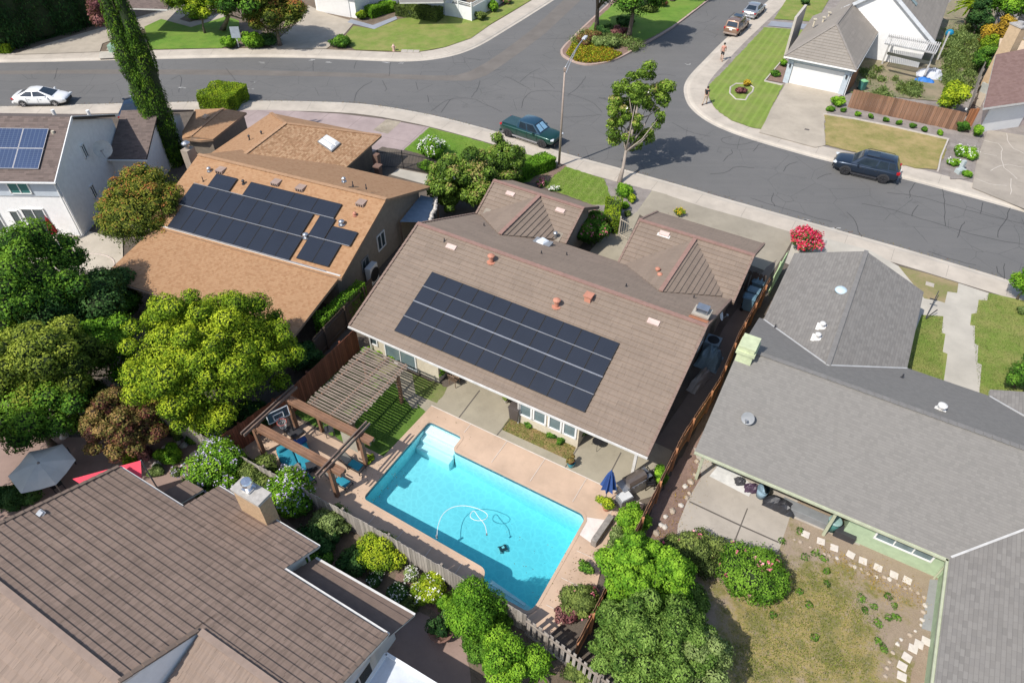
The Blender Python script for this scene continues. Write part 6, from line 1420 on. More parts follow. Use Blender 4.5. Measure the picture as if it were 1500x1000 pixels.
def chair(label, P, rz, m=BLACKM, seatm=None, group=None):
    root = empty('patio_chair', (0, 0, 0), label, 'chair', group); mb = MB(0); mb.box((0, 0, .43), (.46, .46, .05)); mb.build('seat', seatm or m, root, bevel=.015)
    mb = MB(0); 
    for i in range(6): mb.bar((-.2 + .08 * i, .23, .45), (-.2 + .08 * i, .30, .9), .03, .02)
    mb.bar((-.22, .30, .9), (.22, .30, .9), .04, .04); mb.build('backrest', m, root)
    for x in (-.2, .2):
        for y in (-.2, .22): mb = MB(0); mb.bar((x, y, 0), (x, y, .42), .035, .035); mb.build('leg', m, root)
        mb = MB(0); mb.bar((x, -.18, .64), (x, .27, .64), .03, .04); mb.bar((x, -.18, .64), (x, -.18, .43), .03, .03); mb.build('armrest', m, root)
    root.location = P; root.rotation_euler = (0, 0, rz); return root
chair('black patio chair below the open white umbrella, toward the red sail', G(88, 716, .15), 2.4); chair('black patio chair behind the open white umbrella by the bronze maple', G(103, 680, .15), -.8)
chair('brown wicker patio chair by the house wall above the planting strip', G(666, 562, .2), R(150), M('wicker', (.22, .15, .10), .8)); 
c3 = chair('metal patio chair beside the fence behind the barbecue grill', G(950, 712, .2), R(100)); chair('metal patio chair lying close to the gate end of the grill', G(943, 700, .2), R(200))
chair('dark chair by the mesh partition near the lattice pergola', G(484, 636, .2), R(20), PLAST_DK)
# coral shade sail
ss = empty('shade_sail', G(170, 735, 0), 'bright coral triangular shade sail behind the chocolate roof ridge', 'shade sail'); a, b, c_ = G(106, 701, 3.0), G(206, 674, 2.9), G(208, 706, 2.8); d = G(150, 730, 2.8)
mb = MB(); N = 8
for i in range(N):
    for j in range(N - i):
        def pt(i, j): f, g = i / N, j / N; h = 1 - f - g; return a * h + b * f + d * g + Vector((0, 0, -.8 * h * f * g))
        mb.face([pt(i, j), pt(i + 1, j), pt(i, j + 1)])
        if i + j < N - 1: mb.face([pt(i + 1, j), pt(i + 1, j + 1), pt(i, j + 1)])
mb.face([b, c_, d]); mb.build('cloth', PINKF, ss, merge=True)
for p in (b, c_): mb = MB(); mb.tube([Vector((p.x, p.y, .12)), p], .035, 8); mb.build('post', GREYM, ss)
# pots and planters
def pot(label, P, r, h, potm, leafm, seed, lr=None, n=350, lh=None, flower=None, fn=0):
    P = Vector(P); root = empty('potted_plant', P, label, 'potted plant'); mb = MB(); mb.lathe(P, [(r * .68, 0), (r, h * .85), (r * 1.08, h * .88), (r * 1.08, h), (r * .9, h), (r * .88, h * .9)], 16); mb.build('pot', potm, root, smooth=False)
    mb = MB(); mb.cyl(P + Vector((0, 0, h * .8)), r * .88, .02, 14); mb.build('soil', DIRT, root); lr = lr or r * 1.2; lh = lh or lr
    lob = lobes_ell((P.x, P.y, P.z + h + lh * .55), lr, lr, lh, 5, lr * .45, seed); crown('foliage', lob, n, .09, leafm, root, seed, flower=flower, fn=fn, fsize=.06); return root
pot('teal glazed pot with red and yellow succulents on the patio', G(836, 682, .2), .2, .32, M('teal_glaze', (.03, .28, .34), .25), L_BRZ, 1)
pot('yellow green shrub in a pot at the salmon deck corner', G(888, 745, .2), .22, .3, TERRA, L_YEL, 2, .42, 500, .38)
pot('spiky plant in dark pot at the stucco wall corner', G(851, 640, .2), .16, .28, M('grey_pot', (.30, .28, .25), .8), L_GRY, 3, .25)
pot('small bright potted plant hanging by the patio door', G(741, 588, .2), .15, .25, M('pale_pot', (.5, .45, .38), .8), L_OLV, 4, .22)
pot('green potted plant beside the wicker chair at the wall', G(647, 552, .2), .2, .3, M('pale_pot', (.5, .45, .38), .8), L_MID, 5, .35, 500, .4)
pot('large dark bowl planter on the flagstone terrace', G(647, 929, .2), .5, .5, M('clay_bowl', (.22, .12, .09), .8), L_DRK, 6, .55, 700, .25)
pot('leafy plant in grey pot at the pool deck corner near the bottom fence', G(858, 838, .2), .14, .25, PLAST_DK, L_MID, 7, .32, 350)
pot('yellow flowering plant in the grey bed beside the driveway roof edge', G(994, 314, .2), .12, .1, TERRA, L_YEL, 8, .45, 300, .25, F_YEL, 40)
pot('wide round stone bowl planter beside the bronze maple', G(236, 636, .2), .5, .5, M('stone_bowl', (.30, .25, .21), .9), L_DRK, 9, .35, 150, .12)
# round grate, bins, boxes
fp = empty('metal_stand', G(873, 655, .2), 'round black metal stand on three thin legs on the patio', 'stand'); P = G(874, 654, .2); mb = MB(); mb.cyl(P + Vector((0, 0, .45)), .26, .04, 20); mb.build('top', BLACKM, fp)
for k in range(3): t = k * 2.1 + .4; mb = MB(); mb.tube([P + Vector((math.cos(t) * .2, math.sin(t) * .2, .45)), P + Vector((math.cos(t) * .3, math.sin(t) * .3, 0))], .012, 5); mb.build('leg', BLACKM, fp)
def bin_(label, P, rz, m, lidm=None, s=1):
    root = empty('wheeled_bin', (0, 0, 0), label, 'bin'); mb = MB(0)
    a = [(-.25, -.28), (.25, -.28), (.25, .28), (-.25, .28)]; b = [(x * 1.18, y * 1.2) for x, y in a]
    mb.faces([(x, y, .08) for x, y in a] + [(x, y, .98) for x, y in b], [(3, 2, 1, 0), (0, 1, 5, 4), (1, 2, 6, 5), (2, 3, 7, 6), (3, 0, 4, 7)]); mb.build('body', m, root, merge=True, bevel=.03)
    mb = MB(0); mb.box((0, .0, 1.02), (.64, .72, .07)); mb.box((0, -.02, 1.07), (.5, .55, .05)); mb.build('lid', lidm or m, root, bevel=.025); mb = MB(0); mb.tube([(-.25, .4, .98), (.25, .4, .98)], .02, 6); mb.build('handle', m, root)
    for x in (-.27, .27): mb = MB(0); mb.tube([(x - .03, .27, .11), (x + .03, .27, .11)], .11, 12); mb.build('wheel', BLACKM, root)
    root.location = P; root.rotation_euler = (0, 0, rz); root.scale = (s, s, s); return root
bin_('blue grey wheeled bin nearest the dark gate in the narrow side yard', G(1106, 430, .15), R(KA + 90), PLAST_BL, M('lid_blue', (.16, .27, .34), .45)); bin_('middle blue grey wheeled bin in the narrow side yard', G(1099, 443, .15), R(KA + 90), PLAST_BL, M('lid_blue', (.16, .27, .34), .45)); bin_('blue grey wheeled bin with white mark nearest the chimney in the side yard', G(1093, 453, .15), R(KA + 95), PLAST_BL)
bin_('green wheeled bin with light green lid beside the small orange gate', G(1261, 132, .15), R(20), PLAST_GN, M('lid_green', (.25, .55, .28), .5), .9)
bin_('large tapered dark patio bin beside the stucco wall windows', G(756, 612, .2), R(KA), M('brown_bin', (.09, .075, .07), .5))
def roundbin(label, P, r, h, m, lid=None):
    root = empty('round_bin', P, label, 'bin'); mb = MB(); mb.lathe(P, [(r * .8, 0), (r, h), (r * 1.06, h), (r * 1.06, h - .05), (r * .95, h), (r * .85, h * .3), (.01, h * .28)], 20); mb.build('body', m, root, smooth=True)
    if lid: mb = MB(); mb.lathe(Vector(P) + Vector((0, 0, h)), [(r * 1.1, 0), (r * 1.1, .05), (r * .9, .1), (.01, .12)], 20); mb.build('lid', lid, root)
    return root
roundbin('open pale blue plastic tub under the grey eave', G(1114, 726, .2), .27, .62, M('pale_blue_tub', (.26, .38, .46), .5)); roundbin('dark green bin with grey green lid under the grey eave', G(1217, 774, .2), .27, .65, PLAST_GN, M('grey_green_lid', (.25, .38, .36), .5))
def tarp(name, label, P, dims, rz, seed, m): 
    rnd = random.Random(seed); root = empty(name, P, label, 'tarp' if 'tarp' in name else 'bag'); mb = MB(); N, Mn = 10, 6; V = []
    for i in range(N + 1):
        for j in range(Mn + 1):
            x = (i / N - .5); y = (j / Mn - .5); k = max(0, 1 - (2 * abs(x)) ** 3) * max(0, 1 - (2 * abs(y)) ** 3); q = Matrix.Rotation(rz, 3, 'Z') @ Vector((x * dims[0], y * dims[1], 0)); V.append(Vector(P) + q + Vector((rnd.uniform(-.03, .03), rnd.uniform(-.03, .03), .02 + dims[2] * k * rnd.uniform(.75, 1.1))))
    mb.faces(V, [(i * (Mn + 1) + j, (i + 1) * (Mn + 1) + j, (i + 1) * (Mn + 1) + j + 1, i * (Mn + 1) + j + 1) for i in range(N) for j in range(Mn)]); mb.build('cover', m, root); return root
tarp('black_tarp', 'crumpled black tarp over things on the concrete patio', G(1142, 741, .2), (1.5, .75, .5), R(KA), 3, M('black_tarp', (.035, .035, .04), .35)); tarp('black_bag', 'purple black bag on the white slab beside the pale blue tub', G(1101, 716, .2), (.7, .5, .35), R(KA + 20), 4, M('purple_black', (.07, .04, .07), .5))
tarp('black_bag', 'square grey black bag left of the pale blue tub', G(1083, 706, .2), (.45, .4, .35), R(KA + 30), 5, PLAST_DK); tarp('blue_tarp', 'blue and white tarp heaped by the white pergola post', G(1362, 112, .15), (2.6, 1.6, .8), R(-20), 6, M('white_blue_tarp', (.55, .57, .62), .6)); tarp('blue_tarp', 'bright blue tarp corner below the pale heap at the pergola', G(1354, 119, .15), (1.8, .7, .35), R(-20), 7, M('blue_tarp', (.03, .18, .55), .6))
tarp('grey_tarp', 'pale blue grey tarp draped over storage in the shaded side yard', G(1038, 530, .15), (1.3, 1.5, 1.15), R(KA), 8, M('tarp_grey_blue', (.22, .32, .38), .7))
tarp('grey_tarp', 'long pale tarp bundle against the brown house side wall', G(1024, 560, .15), (.6, 2.0, .9), R(KA - 10), 9, M('tarp_pale', (.34, .33, .32), .8))
patch('white_slab', [(1039, 697), (1052, 681), (1082, 694), (1105, 712), (1097, 727)], M('white_slab', (.66, .65, .62), .8, .15, 3), ZG + .07)
bx = empty('storage_box', G(1238, 778, .15), 'grey metal planter box against the pale green wall', 'box'); 
for i, (x, y) in enumerate(((1180, 752), (1238, 781))): mb = MB(); mb.box(G(x, y, .35), (2.2 if not i else .9, .5, .45), R(KA)); mb.build('box', GREYM if not i else PLAST_DK, bx, bevel=.02)
ac = lambda label, P, m, rz, d=(.85, .85, .8): None
def acunit(label, P, rz, m=GREYM, d=(.85, .85, .8), mini=False):
    root = empty('air_conditioner', P, label, 'air conditioner'); mb = MB(); mb.box(Vector(P) + Vector((0, 0, d[2] / 2)), d, rz); mb.build('casing', m, root, bevel=.03)
    if mini:
        mb = MB(); q = Matrix.Rotation(rz, 3, 'Z') @ Vector((0, -d[1] / 2 - .012, 0)); mb.tube([Vector(P) + q + Vector((0, 0, d[2] * .5)), Vector(P) + q * 1.02 + Vector((0, 0, d[2] * .5))], d[2] * .38, 20)
    else: mb = MB(); mb.cyl(Vector(P) + Vector((0, 0, d[2])), d[0] * .40, .02, 24)
    mb.build('fan_grille', BLACKM, root); return root
acunit('white air conditioner beside the side wall under the tan roof gable', G(547, 412, .15), R(KB_A + 90), WHT, (.9, .4, 1.3), True); acunit('grey air conditioner in the side yard next to the pale tarp', G(1041, 512, .15), R(KA), M('ac_blue', (.25, .33, .38), .5)); acunit('pale air conditioner beside the maroon roofed house', G(1443, 135, .15), R(30), M('ac_pale', (.4, .42, .4), .5), (.9, .9, .9))
ub = empty('utility_box', G(102, 75, .12), 'pale green electrical utility box on the verge beside the cypress', 'utility box'); mb = MB(); mb.box(G(170, 70, .5), (1.35, .9, .75), R(5)); mb.build('casing', M('utility_green', (.30, .44, .34), .5), ub, bevel=.04); mb = MB(); mb.box(G(170, 70, .16), (1.6, 1.1, .08), R(5)); mb.build('pad', SIDEW, ub)
ub.location
u2 = empty('utility_pedestal', G(1405, 248, .12), 'grey green utility pedestal in the daisy bed by the driveway', 'utility box'); mb = MB(); P = G(1406, 250, .12); mb.box(P + Vector((0, 0, .45)), (.28, .28, .9), R(20)); mb.build('post', M('pedestal_grey', (.42, .47, .46), .5), u2, bevel=.02); mb = MB(); mb.box(P + Vector((-.25, -.45, .2)), (.7, .5, .4), R(15)); mb.build('box', M('pedestal_grey', (.42, .47, .46), .5), u2, bevel=.03)
ms = empty('sign_board', G(348, 69, .12), 'grey square board on a white post between two round shrubs', 'sign'); P = G(350, 69, .12); mb = MB(); mb.box(P + Vector((0, 0, .55)), (.09, .09, 1.1)); mb.build('post', WHT, ms); mb = MB(); mb.box(P + Vector((0, .0, 1.5)), (.95, .1, 1.1), .1, rx=-.15); mb.build('board', M('sign_grey', (.32, .36, .40), .6), ms, bevel=.02)
# hydrant
hy = empty('fire_hydrant', G(577, 74, .12), 'faded pink fire hydrant on the sidewalk edge of the corner lawn', 'fire hydrant'); P = G(577, 75, .12); HY = M('hydrant_pink', (.62, .42, .34), .6)
mb = MB(); mb.lathe(P, [(.17, 0), (.17, .05), (.12, .06), (.12, .5), (.155, .51), (.155, .56), (.12, .6), (.07, .68), (.03, .7), (.03, .75), (.001, .76)], 14); mb.build('barrel', HY, hy)
for t in (0, 1.57, 3.14): mb = MB(); d = Vector((math.cos(t), math.sin(t), 0)); mb.tube([P + Vector((0, 0, .4)) + d * .08, P + Vector((0, 0, .4)) + d * .2], .055, 10); mb.tube([P + Vector((0, 0, .4)) + d * .2, P + Vector((0, 0, .4)) + d * .24], .07, 8); mb.build('outlet', HY, hy)
for i in range(3): 
    x = 592 + i * 9; o = MB(); o.box(G(x, 75 + i * .3, .15), (.62, .75, .05), .0); ob = o.build('meter_cover', M('meter_concrete', (.45, .40, .34), .9), None); tag(ob, ('leftmost', 'middle', 'rightmost')[i] + ' concrete meter cover beside the pink hydrant', 'meter cover', 'meter covers by the hydrant')
o = MB(); o.box(G(1362, 416.5, .16), (.5, .4, .05), R(KA)); tag(o.build('meter_cover', M('meter_concrete', (.45, .40, .34), .9)), 'pale meter cover in the small patchy lawn by the stepped walk', 'meter cover')
o = MB(); o.box(G(1182, 190, .17), (.4, .3, .02), R(KA)); tag(o.build('drain_cover', M('drain_dark', (.12, .10, .09), .8)), 'small dark drain cover in the curved driveway', 'drain cover')
# street lamp
lb = G(818.6, 244, .12); sl = empty('street_lamp', lb, 'tall brown street lamp pole with curved double arm over the road', 'street lamp'); mb = MB(); mb.tube([lb, lb + Vector((0, 0, 4)), lb + Vector((0, 0, 8.0))], [.10, .085, .065], 10); mb.lathe(lb, [(.16, 0), (.16, .15), (.11, .2)], 12); mb.build('pole', LPOLE, sl, smooth=True)
lt = G(855, 57, 8.9); tp = lb + Vector((0, 0, 7.3)); tp2 = lb + Vector((0, 0, 7.95)); dd = (lt - tp)
for a_, up_ in ((tp, .9), (tp2, .75)):
    pts = [a_]; 
    for k in range(1, 9): f = k / 8; p = a_.lerp(lt, f); p.z = a_.z + (lt.z - a_.z) * math.sin(f * 1.57) ; pts.append(p)
    mb = MB(); mb.tube(pts, .035, 8); mb.build('arm', M('lamp_arm', (.45, .45, .46), .4, metal=.5), sl, smooth=True)
mb = MB(); hd = dd.copy(); hd.z = 0; hd.normalize(); mb.box(lt + hd * .25, (.7, .26, .13), math.atan2(hd.y, hd.x)); mb.build('lamp_head', M('lamp_head_grey', (.55, .56, .58), .4), sl, bevel=.04)
mb = MB(); mb.box(lt + hd * .25 - Vector((0, 0, .08)), (.45, .2, .04), math.atan2(hd.y, hd.x)); mb.build('lens', SKYL, sl)
mb = MB(); mb.box(tp2 + Vector((0, 0, -.1)), (.2, .2, .2)); mb.build('bracket', LPOLE, sl)
# timber posts by the right house front
tr_ = empty('trellis_frame', G(1358, 452, 0), 'dark angled trellis posts in front of the grey roof wing', 'trellis'); mb = MB(); mb.bar(G(1356, 466, .12), G(1369, 437, .12) + Vector((0, 0, .6)), .05, .05); mb.bar(G(1356, 466, .3), G(1370, 459, .3) + Vector((0, 0, .3)), .05, .05); mb.bar(G(1362, 437, .9), G(1373, 440, .9), .06, .06); mb.build('bar', PLAST_DK, tr_)
# stones
spots = [(1180, 782), (1202.5, 792.5), (1222, 802), (1246, 812), (1264, 821), (1286, 831), (1309.5, 841.5), (1329, 849.5), (1356.5, 938.5), (1346, 943), (1337.5, 949.5), (1328.5, 962), (1321.5, 975), (1321, 990)]
for i, (x, y) in enumerate(spots):
    mb = MB(); mb.box(G(x, y, .19), (.34, .33, .05), R(KA + random.uniform(-12, 12))); o = mb.build('stepping_stone', PAVER, None, bevel=.012)
    w = ['first', 'second', 'third', 'fourth', 'fifth', 'sixth', 'seventh', 'eighth'][i % 8]
    tag(o, (w + ' pale stepping stone from the concrete patio along the green wall') if i < 8 else (w.replace('first', 'first') + ' pale stepping stone of the curved row below the grey slab'), 'stepping stone', 'stepping stones in the dry yard')
P_ = [(1164, 790), (1172, 793), (1187, 801), (1196, 804), (1208, 811), (1215, 813), (1226, 817), (1246, 827), (1252, 830), (1262, 833), (1272, 839), (1284, 844), (1296, 845), (1303, 848), (1316, 856), (1326, 861), (1334, 862), (1345, 868), (1354, 874), (1355, 886), (1353, 896), (1351, 907), (1349, 915), (1341, 924), (1333, 929), (1320, 936), (1315, 943), (1308, 955), (1303, 969), (1299, 978), (1297, 990)]
for i, (x, y) in enumerate(P_):
    mb = MB(); mb.ico(G(x, y, .17), random.uniform(.07, .13), 1, jit=.18, sz=.6); o = mb.build('edging_stone', random.choice((STONE, STONE_P, STONE)), None)
    tag(o, 'small rounded stone in the edging line around the dry lawn', 'stone', 'edging stones around the dry lawn')
for i, (x, y) in enumerate([(1022, 664), (1021, 675), (1025, 684), (1018, 695), (1012, 706), (1010, 722), (1006, 728), (998, 740), (985, 748), (975, 756), (968, 768), (962, 780), (974, 772), (1003, 712)]):
    mb = MB(); mb.ico(G(x, y, .18), random.uniform(.09, .2), 1, jit=.22, sz=.6); tag(mb.build('garden_rock', random.choice((STONE_P, STONE))), 'rough pale rock in the soil strip along the fence by the patio', 'rock', 'rocks along the side fence')
for i, (x, y) in enumerate([(262, 648), (270, 652), (283, 665), (300, 672), (305, 688), (292, 700), (250, 660), (240, 655), (215, 655), (230, 680), (277, 640), (285, 646)]):
    mb = MB(); mb.ico(G(x, y, .2), random.uniform(.12, .3), 1, jit=.22, sz=.6); tag(mb.build('garden_rock', random.choice((STONE_P, STONE))), 'pale boulder in the rock garden beside the flagstone terrace', 'rock', 'boulders in the rock garden')
# low stone wall beside the pool landing
sw = empty('stone_wall', G(878, 785, .12), 'low grey stone retaining wall beside the pale pool landing', 'low wall'); mb = MB(); mb.bar(G(895, 758, .38), G(869, 796, .38), .28, .5); mb.build('wall', M('grey_stone_wall', (.28, .25, .22), .9, .3, 6, bump=.5), sw, bevel=.03)
sk_ = empty('skimmer_lid', G(858, 831, .2), 'small square black box on the salmon deck near the stone wall', 'box'); mb = MB(); mb.box(G(858, 831, .3), (.28, .28, .2), R(KA)); mb.build('box', PLAST_DK, sk_, bevel=.02)
# yard art and clutter seen in the shade
bi = empty('bird_bath', G(93, 640, .15), 'pale stone bird bath in the dark garden corner', 'bird bath'); P = G(94, 640, .15); mb = MB(); mb.lathe(P, [(.22, 0), (.2, .06), (.09, .1), (.08, .5), (.14, .6), (.36, .68), (.36, .72), (.3, .7), (.01, .66)], 16); mb.build('basin', STONE_P, bi)
bl_ = empty('garden_ball', G(1392, 48, .2), 'glossy blue ball by the weedy yard corner', 'ball'); mb = MB(); mb.ico(G(1391, 49, .6), .45, 2); mb.build('ball', M('blue_ball', (.02, .22, .38), .2), bl_, smooth=True)
jg = empty('water_jug', G(476 - 0, 470, .2), 'pale blue plastic water jug in the dark side yard', 'jug'); P = G(477, 476, .15); mb = MB(); mb.lathe(P, [(.2, 0), (.21, .5), (.17, .6), (.06, .68), (.05, .78), (.001, .79)], 16); mb.build('bottle', M('jug_blue', (.12, .35, .45), .3), jg, smooth=True); jg.location
bw = empty('blue_basin', G(332, 216, .2), 'bright blue round basin in the shade beside the shed', 'basin'); P = G(333, 213, .3); mb = MB(); mb.lathe(P, [(.3, 0), (.4, .2), (.42, .22), (.3, .25), (.01, .3)], 18); mb.build('basin', M('bright_blue', (.02, .25, .65), .4), bw, smooth=True)
# planks stored on the tan roof edge
# the pool terrace at the far left
tp_ = empty('swimming_pool', G(135, 395, 0), 'small turquoise pool edge behind the dark trees at the left', 'swimming pool'); mb = MB(); 
cc = G(120, 392, .14); mb.sheet([[cc + Vector((math.cos(k / 24 * 6.2832) * 2.0, math.sin(k / 24 * 6.2832) * 1.4, 0)) for k in range(24)]]); mb.build('water', M('turquoise_water', (.05, .42, .38), .1), tp_)
mb = MB(); P0 = [cc + Vector((math.cos(k / 24 * 6.2832) * 2.1, math.sin(k / 24 * 6.2832) * 1.5, .01)) for k in range(25)]; mb.tube(P0, .07, 6, cap=False); mb.build('coping', M('pool_coping', (.5, .42, .36), .8), tp_)
# ------------------------------------------------------------------ vehicles (x forward)
def wheel(root, x, y, r, w, rimm, spokes=5):
    s = 1 if y > 0 else -1
    mb = MB(0); pr_ = [(r * .62, -w / 2), (r * .9, -w / 2), (r, -w / 2 + .03), (r, w / 2 - .03), (r * .9, w / 2), (r * .62, w / 2)]; n = 22; V = []
    for rr, yy in pr_:
        for k in range(n): t = k / n * 6.2832; V.append((x + rr * math.cos(t), y + yy, r + rr * math.sin(t)))
    mb.faces(V, [(a * n + k, a * n + (k + 1) % n, (a + 1) * n + (k + 1) % n, (a + 1) * n + k) for a in range(5) for k in range(n)])
    wo = mb.build('wheel', M('tyre_rubber', (.022, .022, .024), .85), root, smooth=True)
    mb = MB(0); yo = y + s * (w / 2 - .045); V = [(x, yo + s * .02, r)]
    mb.tube([(x, yo - s * .02, r), (x, yo + s * .0, r)], r * .62, 22)
    ro = mb.build('hub_disc', M('hub_dark', (.05, .05, .055), .4), wo)
    mb = MB(0)
    for k in range(spokes): t = k / spokes * 6.2832 + .3; mb.bar((x, yo + s * .02, r), (x + math.cos(t) * r * .6, yo + s * .02, r + math.sin(t) * r * .6), .05, .055)
    mb.tube([(x, yo, r), (x, yo + s * .035, r)], r * .13, 10)
    V = []
    for rr, yy in ((.66, .0), (.66, .025), (.58, .025), (.58, .0)):
        for k in range(n): t = k / n * 6.2832; V.append((x + rr * r * math.cos(t), yo + s * yy, r + rr * r * math.sin(t)))
    mb.faces(V, [(a * n + k, a * n + (k + 1) % n, (a + 1) * n + (k + 1) % n, (a + 1) * n + k) for a in range(3) for k in range(n)])
    mb.build('rim', rimm, wo)
def vehicle(name, label, cat, P, rz, spec):
    root = empty(name, (0, 0, 0), label, cat); paint = spec['paint']; W = spec['w']; wr = spec['wr']
    mb = MB(0); rings = []
    for (x, zl, zb, hw) in spec['body']:
        y = hw; zm = zl + (zb - zl) * .55
        half = [(0, zl), (y * .82, zl), (y * .97, zl + .10), (y, zm), (y * .985, zb - .10), (y * .93, zb - .02), (y * .70, zb + .02), (0, zb + .045)]
        rings.append([(x, a, b) for a, b in half] + [(x, -a, b) for a, b in half[-2:0:-1]])
    n = len(rings[0]); V = [p for r_ in rings for p in r_]
    Fs = [(i * n + k, i * n + (k + 1) % n, (i + 1) * n + (k + 1) % n, (i + 1) * n + k) for i in range(len(rings) - 1) for k in range(n)]
    Fs += [tuple(range(n))[::-1], tuple(range((len(rings) - 1) * n, len(rings) * n))]
    mb.faces(V, Fs); b = mb.build('body', paint, root, merge=True, smooth=True, sub=1)
    # cabin
    (x0, x1, x2, x3), zb, zr, wb, wt = spec['cabin']   # rear base, rear top, front top, front base
    B = [(x0, wb * .93), (x3, wb * .90)]; T = [(x1, wt * .94), (x2, wt * .95)]
    c = lambda x, y, z: Vector((x, y, z)); xm = (x1 + x2) / 2
    pts = [c(x0, -wb * .9, zb), c((x0 + x3) / 2, -wb, zb), c(x3, -wb * .9, zb), c(x3, wb * .9, zb), c((x0 + x3) / 2, wb, zb), c(x0, wb * .9, zb),
           c(x1, -wt * .92, zr - .04), c(xm, -wt, zr - .02), c(x2, -wt * .93, zr - .05), c(x2, wt * .93, zr - .05), c(xm, wt, zr - .02), c(x1, wt * .92, zr - .04),
           c(x1 + .12, 0, zr), c(xm, 0, zr + .03), c(x2 - .12, 0, zr - .01)]
    fs = [(0, 1, 7, 6), (1, 2, 8, 7), (3, 4, 10, 9), (4, 5, 11, 10), (2, 3, 9, 8), (5, 0, 6, 11), (6, 7, 13, 12), (7, 8, 14, 13), (9, 10, 13, 14), (10, 11, 12, 13), (8, 9, 14), (11, 6, 12)]
    mb = MB(0); mb.faces(pts, fs); smooth_ang(mb.build('cabin', spec.get('roofpaint', paint), root, bevel=.035, merge=True), 40)
    def pane(q, name, u0=.07, u1=.93, v0=.1, v1=.9):
        q = [Vector(p) for p in q]; n = (q[1] - q[0]).cross(q[3] - q[0]).normalized(); ctr = sum(q, Vector()) / 4
        if n.dot(ctr - Vector((xm, 0, zb))) < 0: n = -n
        L = lambda u, v: (q[0].lerp(q[1], u)).lerp(q[3].lerp(q[2], u), v) + n * .012
        mb = MB(0); mb.face([L(u0, v0), L(u1, v0), L(u1, v1), L(u0, v1)]); return mb.build(name, GLASS_CAR, root)
    pane([pts[3], pts[2], pts[8], pts[9]], 'windshield', .07, .93, .10, .93)
    if spec.get('shade'):
        q = [pts[3], pts[2], pts[8], pts[9]]; mb = MB(0); nrm = (q[1] - q[0]).cross(q[3] - q[0]).normalized(); nrm = nrm if nrm.x > 0 else -nrm
        L = lambda u, v: (q[0].lerp(q[1], u)).lerp(q[3].lerp(q[2], u), v) + nrm * .016
        mb.face([L(.14, .18), L(.47, .18), L(.47, .82), L(.16, .82)]); mb.face([L(.53, .18), L(.86, .18), L(.84, .82), L(.53, .82)]); mb.build('sunshade', M('sun_shade', (.25, .45, .62), .3), root)
    pane([pts[0], pts[5], pts[11], pts[6]], 'rear_window', .1, .9, .15, .88)
    for s in (1, -1):
        A0, A1, A2 = (pts[5], pts[4], pts[3]) if s > 0 else (pts[0], pts[1], pts[2]); T0, T1, T2 = (pts[11], pts[10], pts[9]) if s > 0 else (pts[6], pts[7], pts[8])
        if spec.get('quarter'):
            pane([A0, A1, T1, T0], 'side_window', .10, .42, .16, .88); pane([A0, A1, T1, T0], 'side_window', .48, .95, .14, .88)
        else: pane([A0, A1, T1, T0], 'side_window', .22, .95, .14, .86)
        pane([A1, A2, T2, T1], 'side_window', .04, .84, .14, .88)
        mx = x2 + .25; mb = MB(0); mb.box((x3 - .55, s * (W / 2 + .08), zb + .10), (.12, .2, .14)); mb.build('mirror', paint, root, bevel=.03)
        zc = wr * 1.02
        for wx in spec['wheels']:
            wheel(root, wx, s * (W / 2 - .10), wr, .23, spec['rim'])
            mb = MB(0); k = 16; V = [];
            for rr in (wr * 1.16, wr * .95):
                for i in range(k + 1): t = i / k * math.pi; V.append((wx + rr * math.cos(t), s * (W / 2 + .006), wr + rr * math.sin(t)))
            mb.faces(V, [(i, i + 1, k + 2 + i, k + 1 + i) for i in range(k)]); mb.build('wheel_arch', spec.get('arch', PLAST_DK), root)
        mb = MB(0)
        for dx in spec['doors']: mb.box((dx, s * (W / 2 + .0), .78 * zb), (.015, .02, .5))
        for dx in spec['handles']: mb.box((dx, s * (W / 2 + .005), zb - .16), (.17, .03, .03))
        mb.build('door_seam', spec.get('seam', PLAST_DK), root)
        mb = MB(0); mb.box((0, s * (W / 2 - .01), spec['sill']), (spec['wheels'][1] - spec['wheels'][0] - 2.3 * wr, .05, .12)); mb.build('sill', spec.get('sillm', PLAST_DK), root)
        fx = spec['body'][-1][0]; rx_ = spec['body'][0][0]; hz = spec['lampz']
        mb = MB(0); mb.box((fx - .15, s * W * .36, hz), (.28, .34, .11), -s * .35); mb.build('headlight', M('headlight_glass', (.65, .68, .70), .1), root, bevel=.03)
        mb = MB(0); mb.box((rx_ + .17, s * W * .39, hz + spec.get('tl', .1)), (.26, .24, spec.get('th', .14)), s * .25); mb.build('taillight', M('taillight_red', (.45, .01, .015), .2), root, bevel=.03)
    fx = spec['body'][-1][0]; rx_ = spec['body'][0][0]
    mb = MB(0); mb.box((fx - .02, 0, .45), (.08, W * .55, .26)); mb.build('grille', BLACKM, root, bevel=.02)
    mb = MB(0); mb.box((rx_ + .01, 0, spec.get('plz', .75)), (.04, .32, .16)); mb.build('licence_plate', WHT, root)
    mb = MB(0); mb.box((rx_ + .04, 0, .42), (.16, W * .86, .18)); mb.build('rear_bumper', spec.get('bump', paint), root, bevel=.04)
    for f in spec.get('extra', []): f(root)
    root.location = P; root.rotation_euler = (0, 0, rz); return root
def at_wheels(a, b, halfw, side):
    """ground readings of the two near-side tyre contacts (rear, front) -> centre and heading"""
    A_, B_ = G(*a, .0), G(*b, .0); d = (B_ - A_); h = math.atan2(d.y, d.x); n = Vector((-math.sin(h), math.cos(h), 0)); return (A_ + B_) / 2 + n * halfw * side, h
RIM_S = M('silver_rim', (.55, .55, .57), .3, metal=.8); RIM_B = M('dark_rim', (.06, .06, .065), .35, metal=.6)
P, h = at_wheels((38, 157.0), (82.5, 156.6), .8, 1)
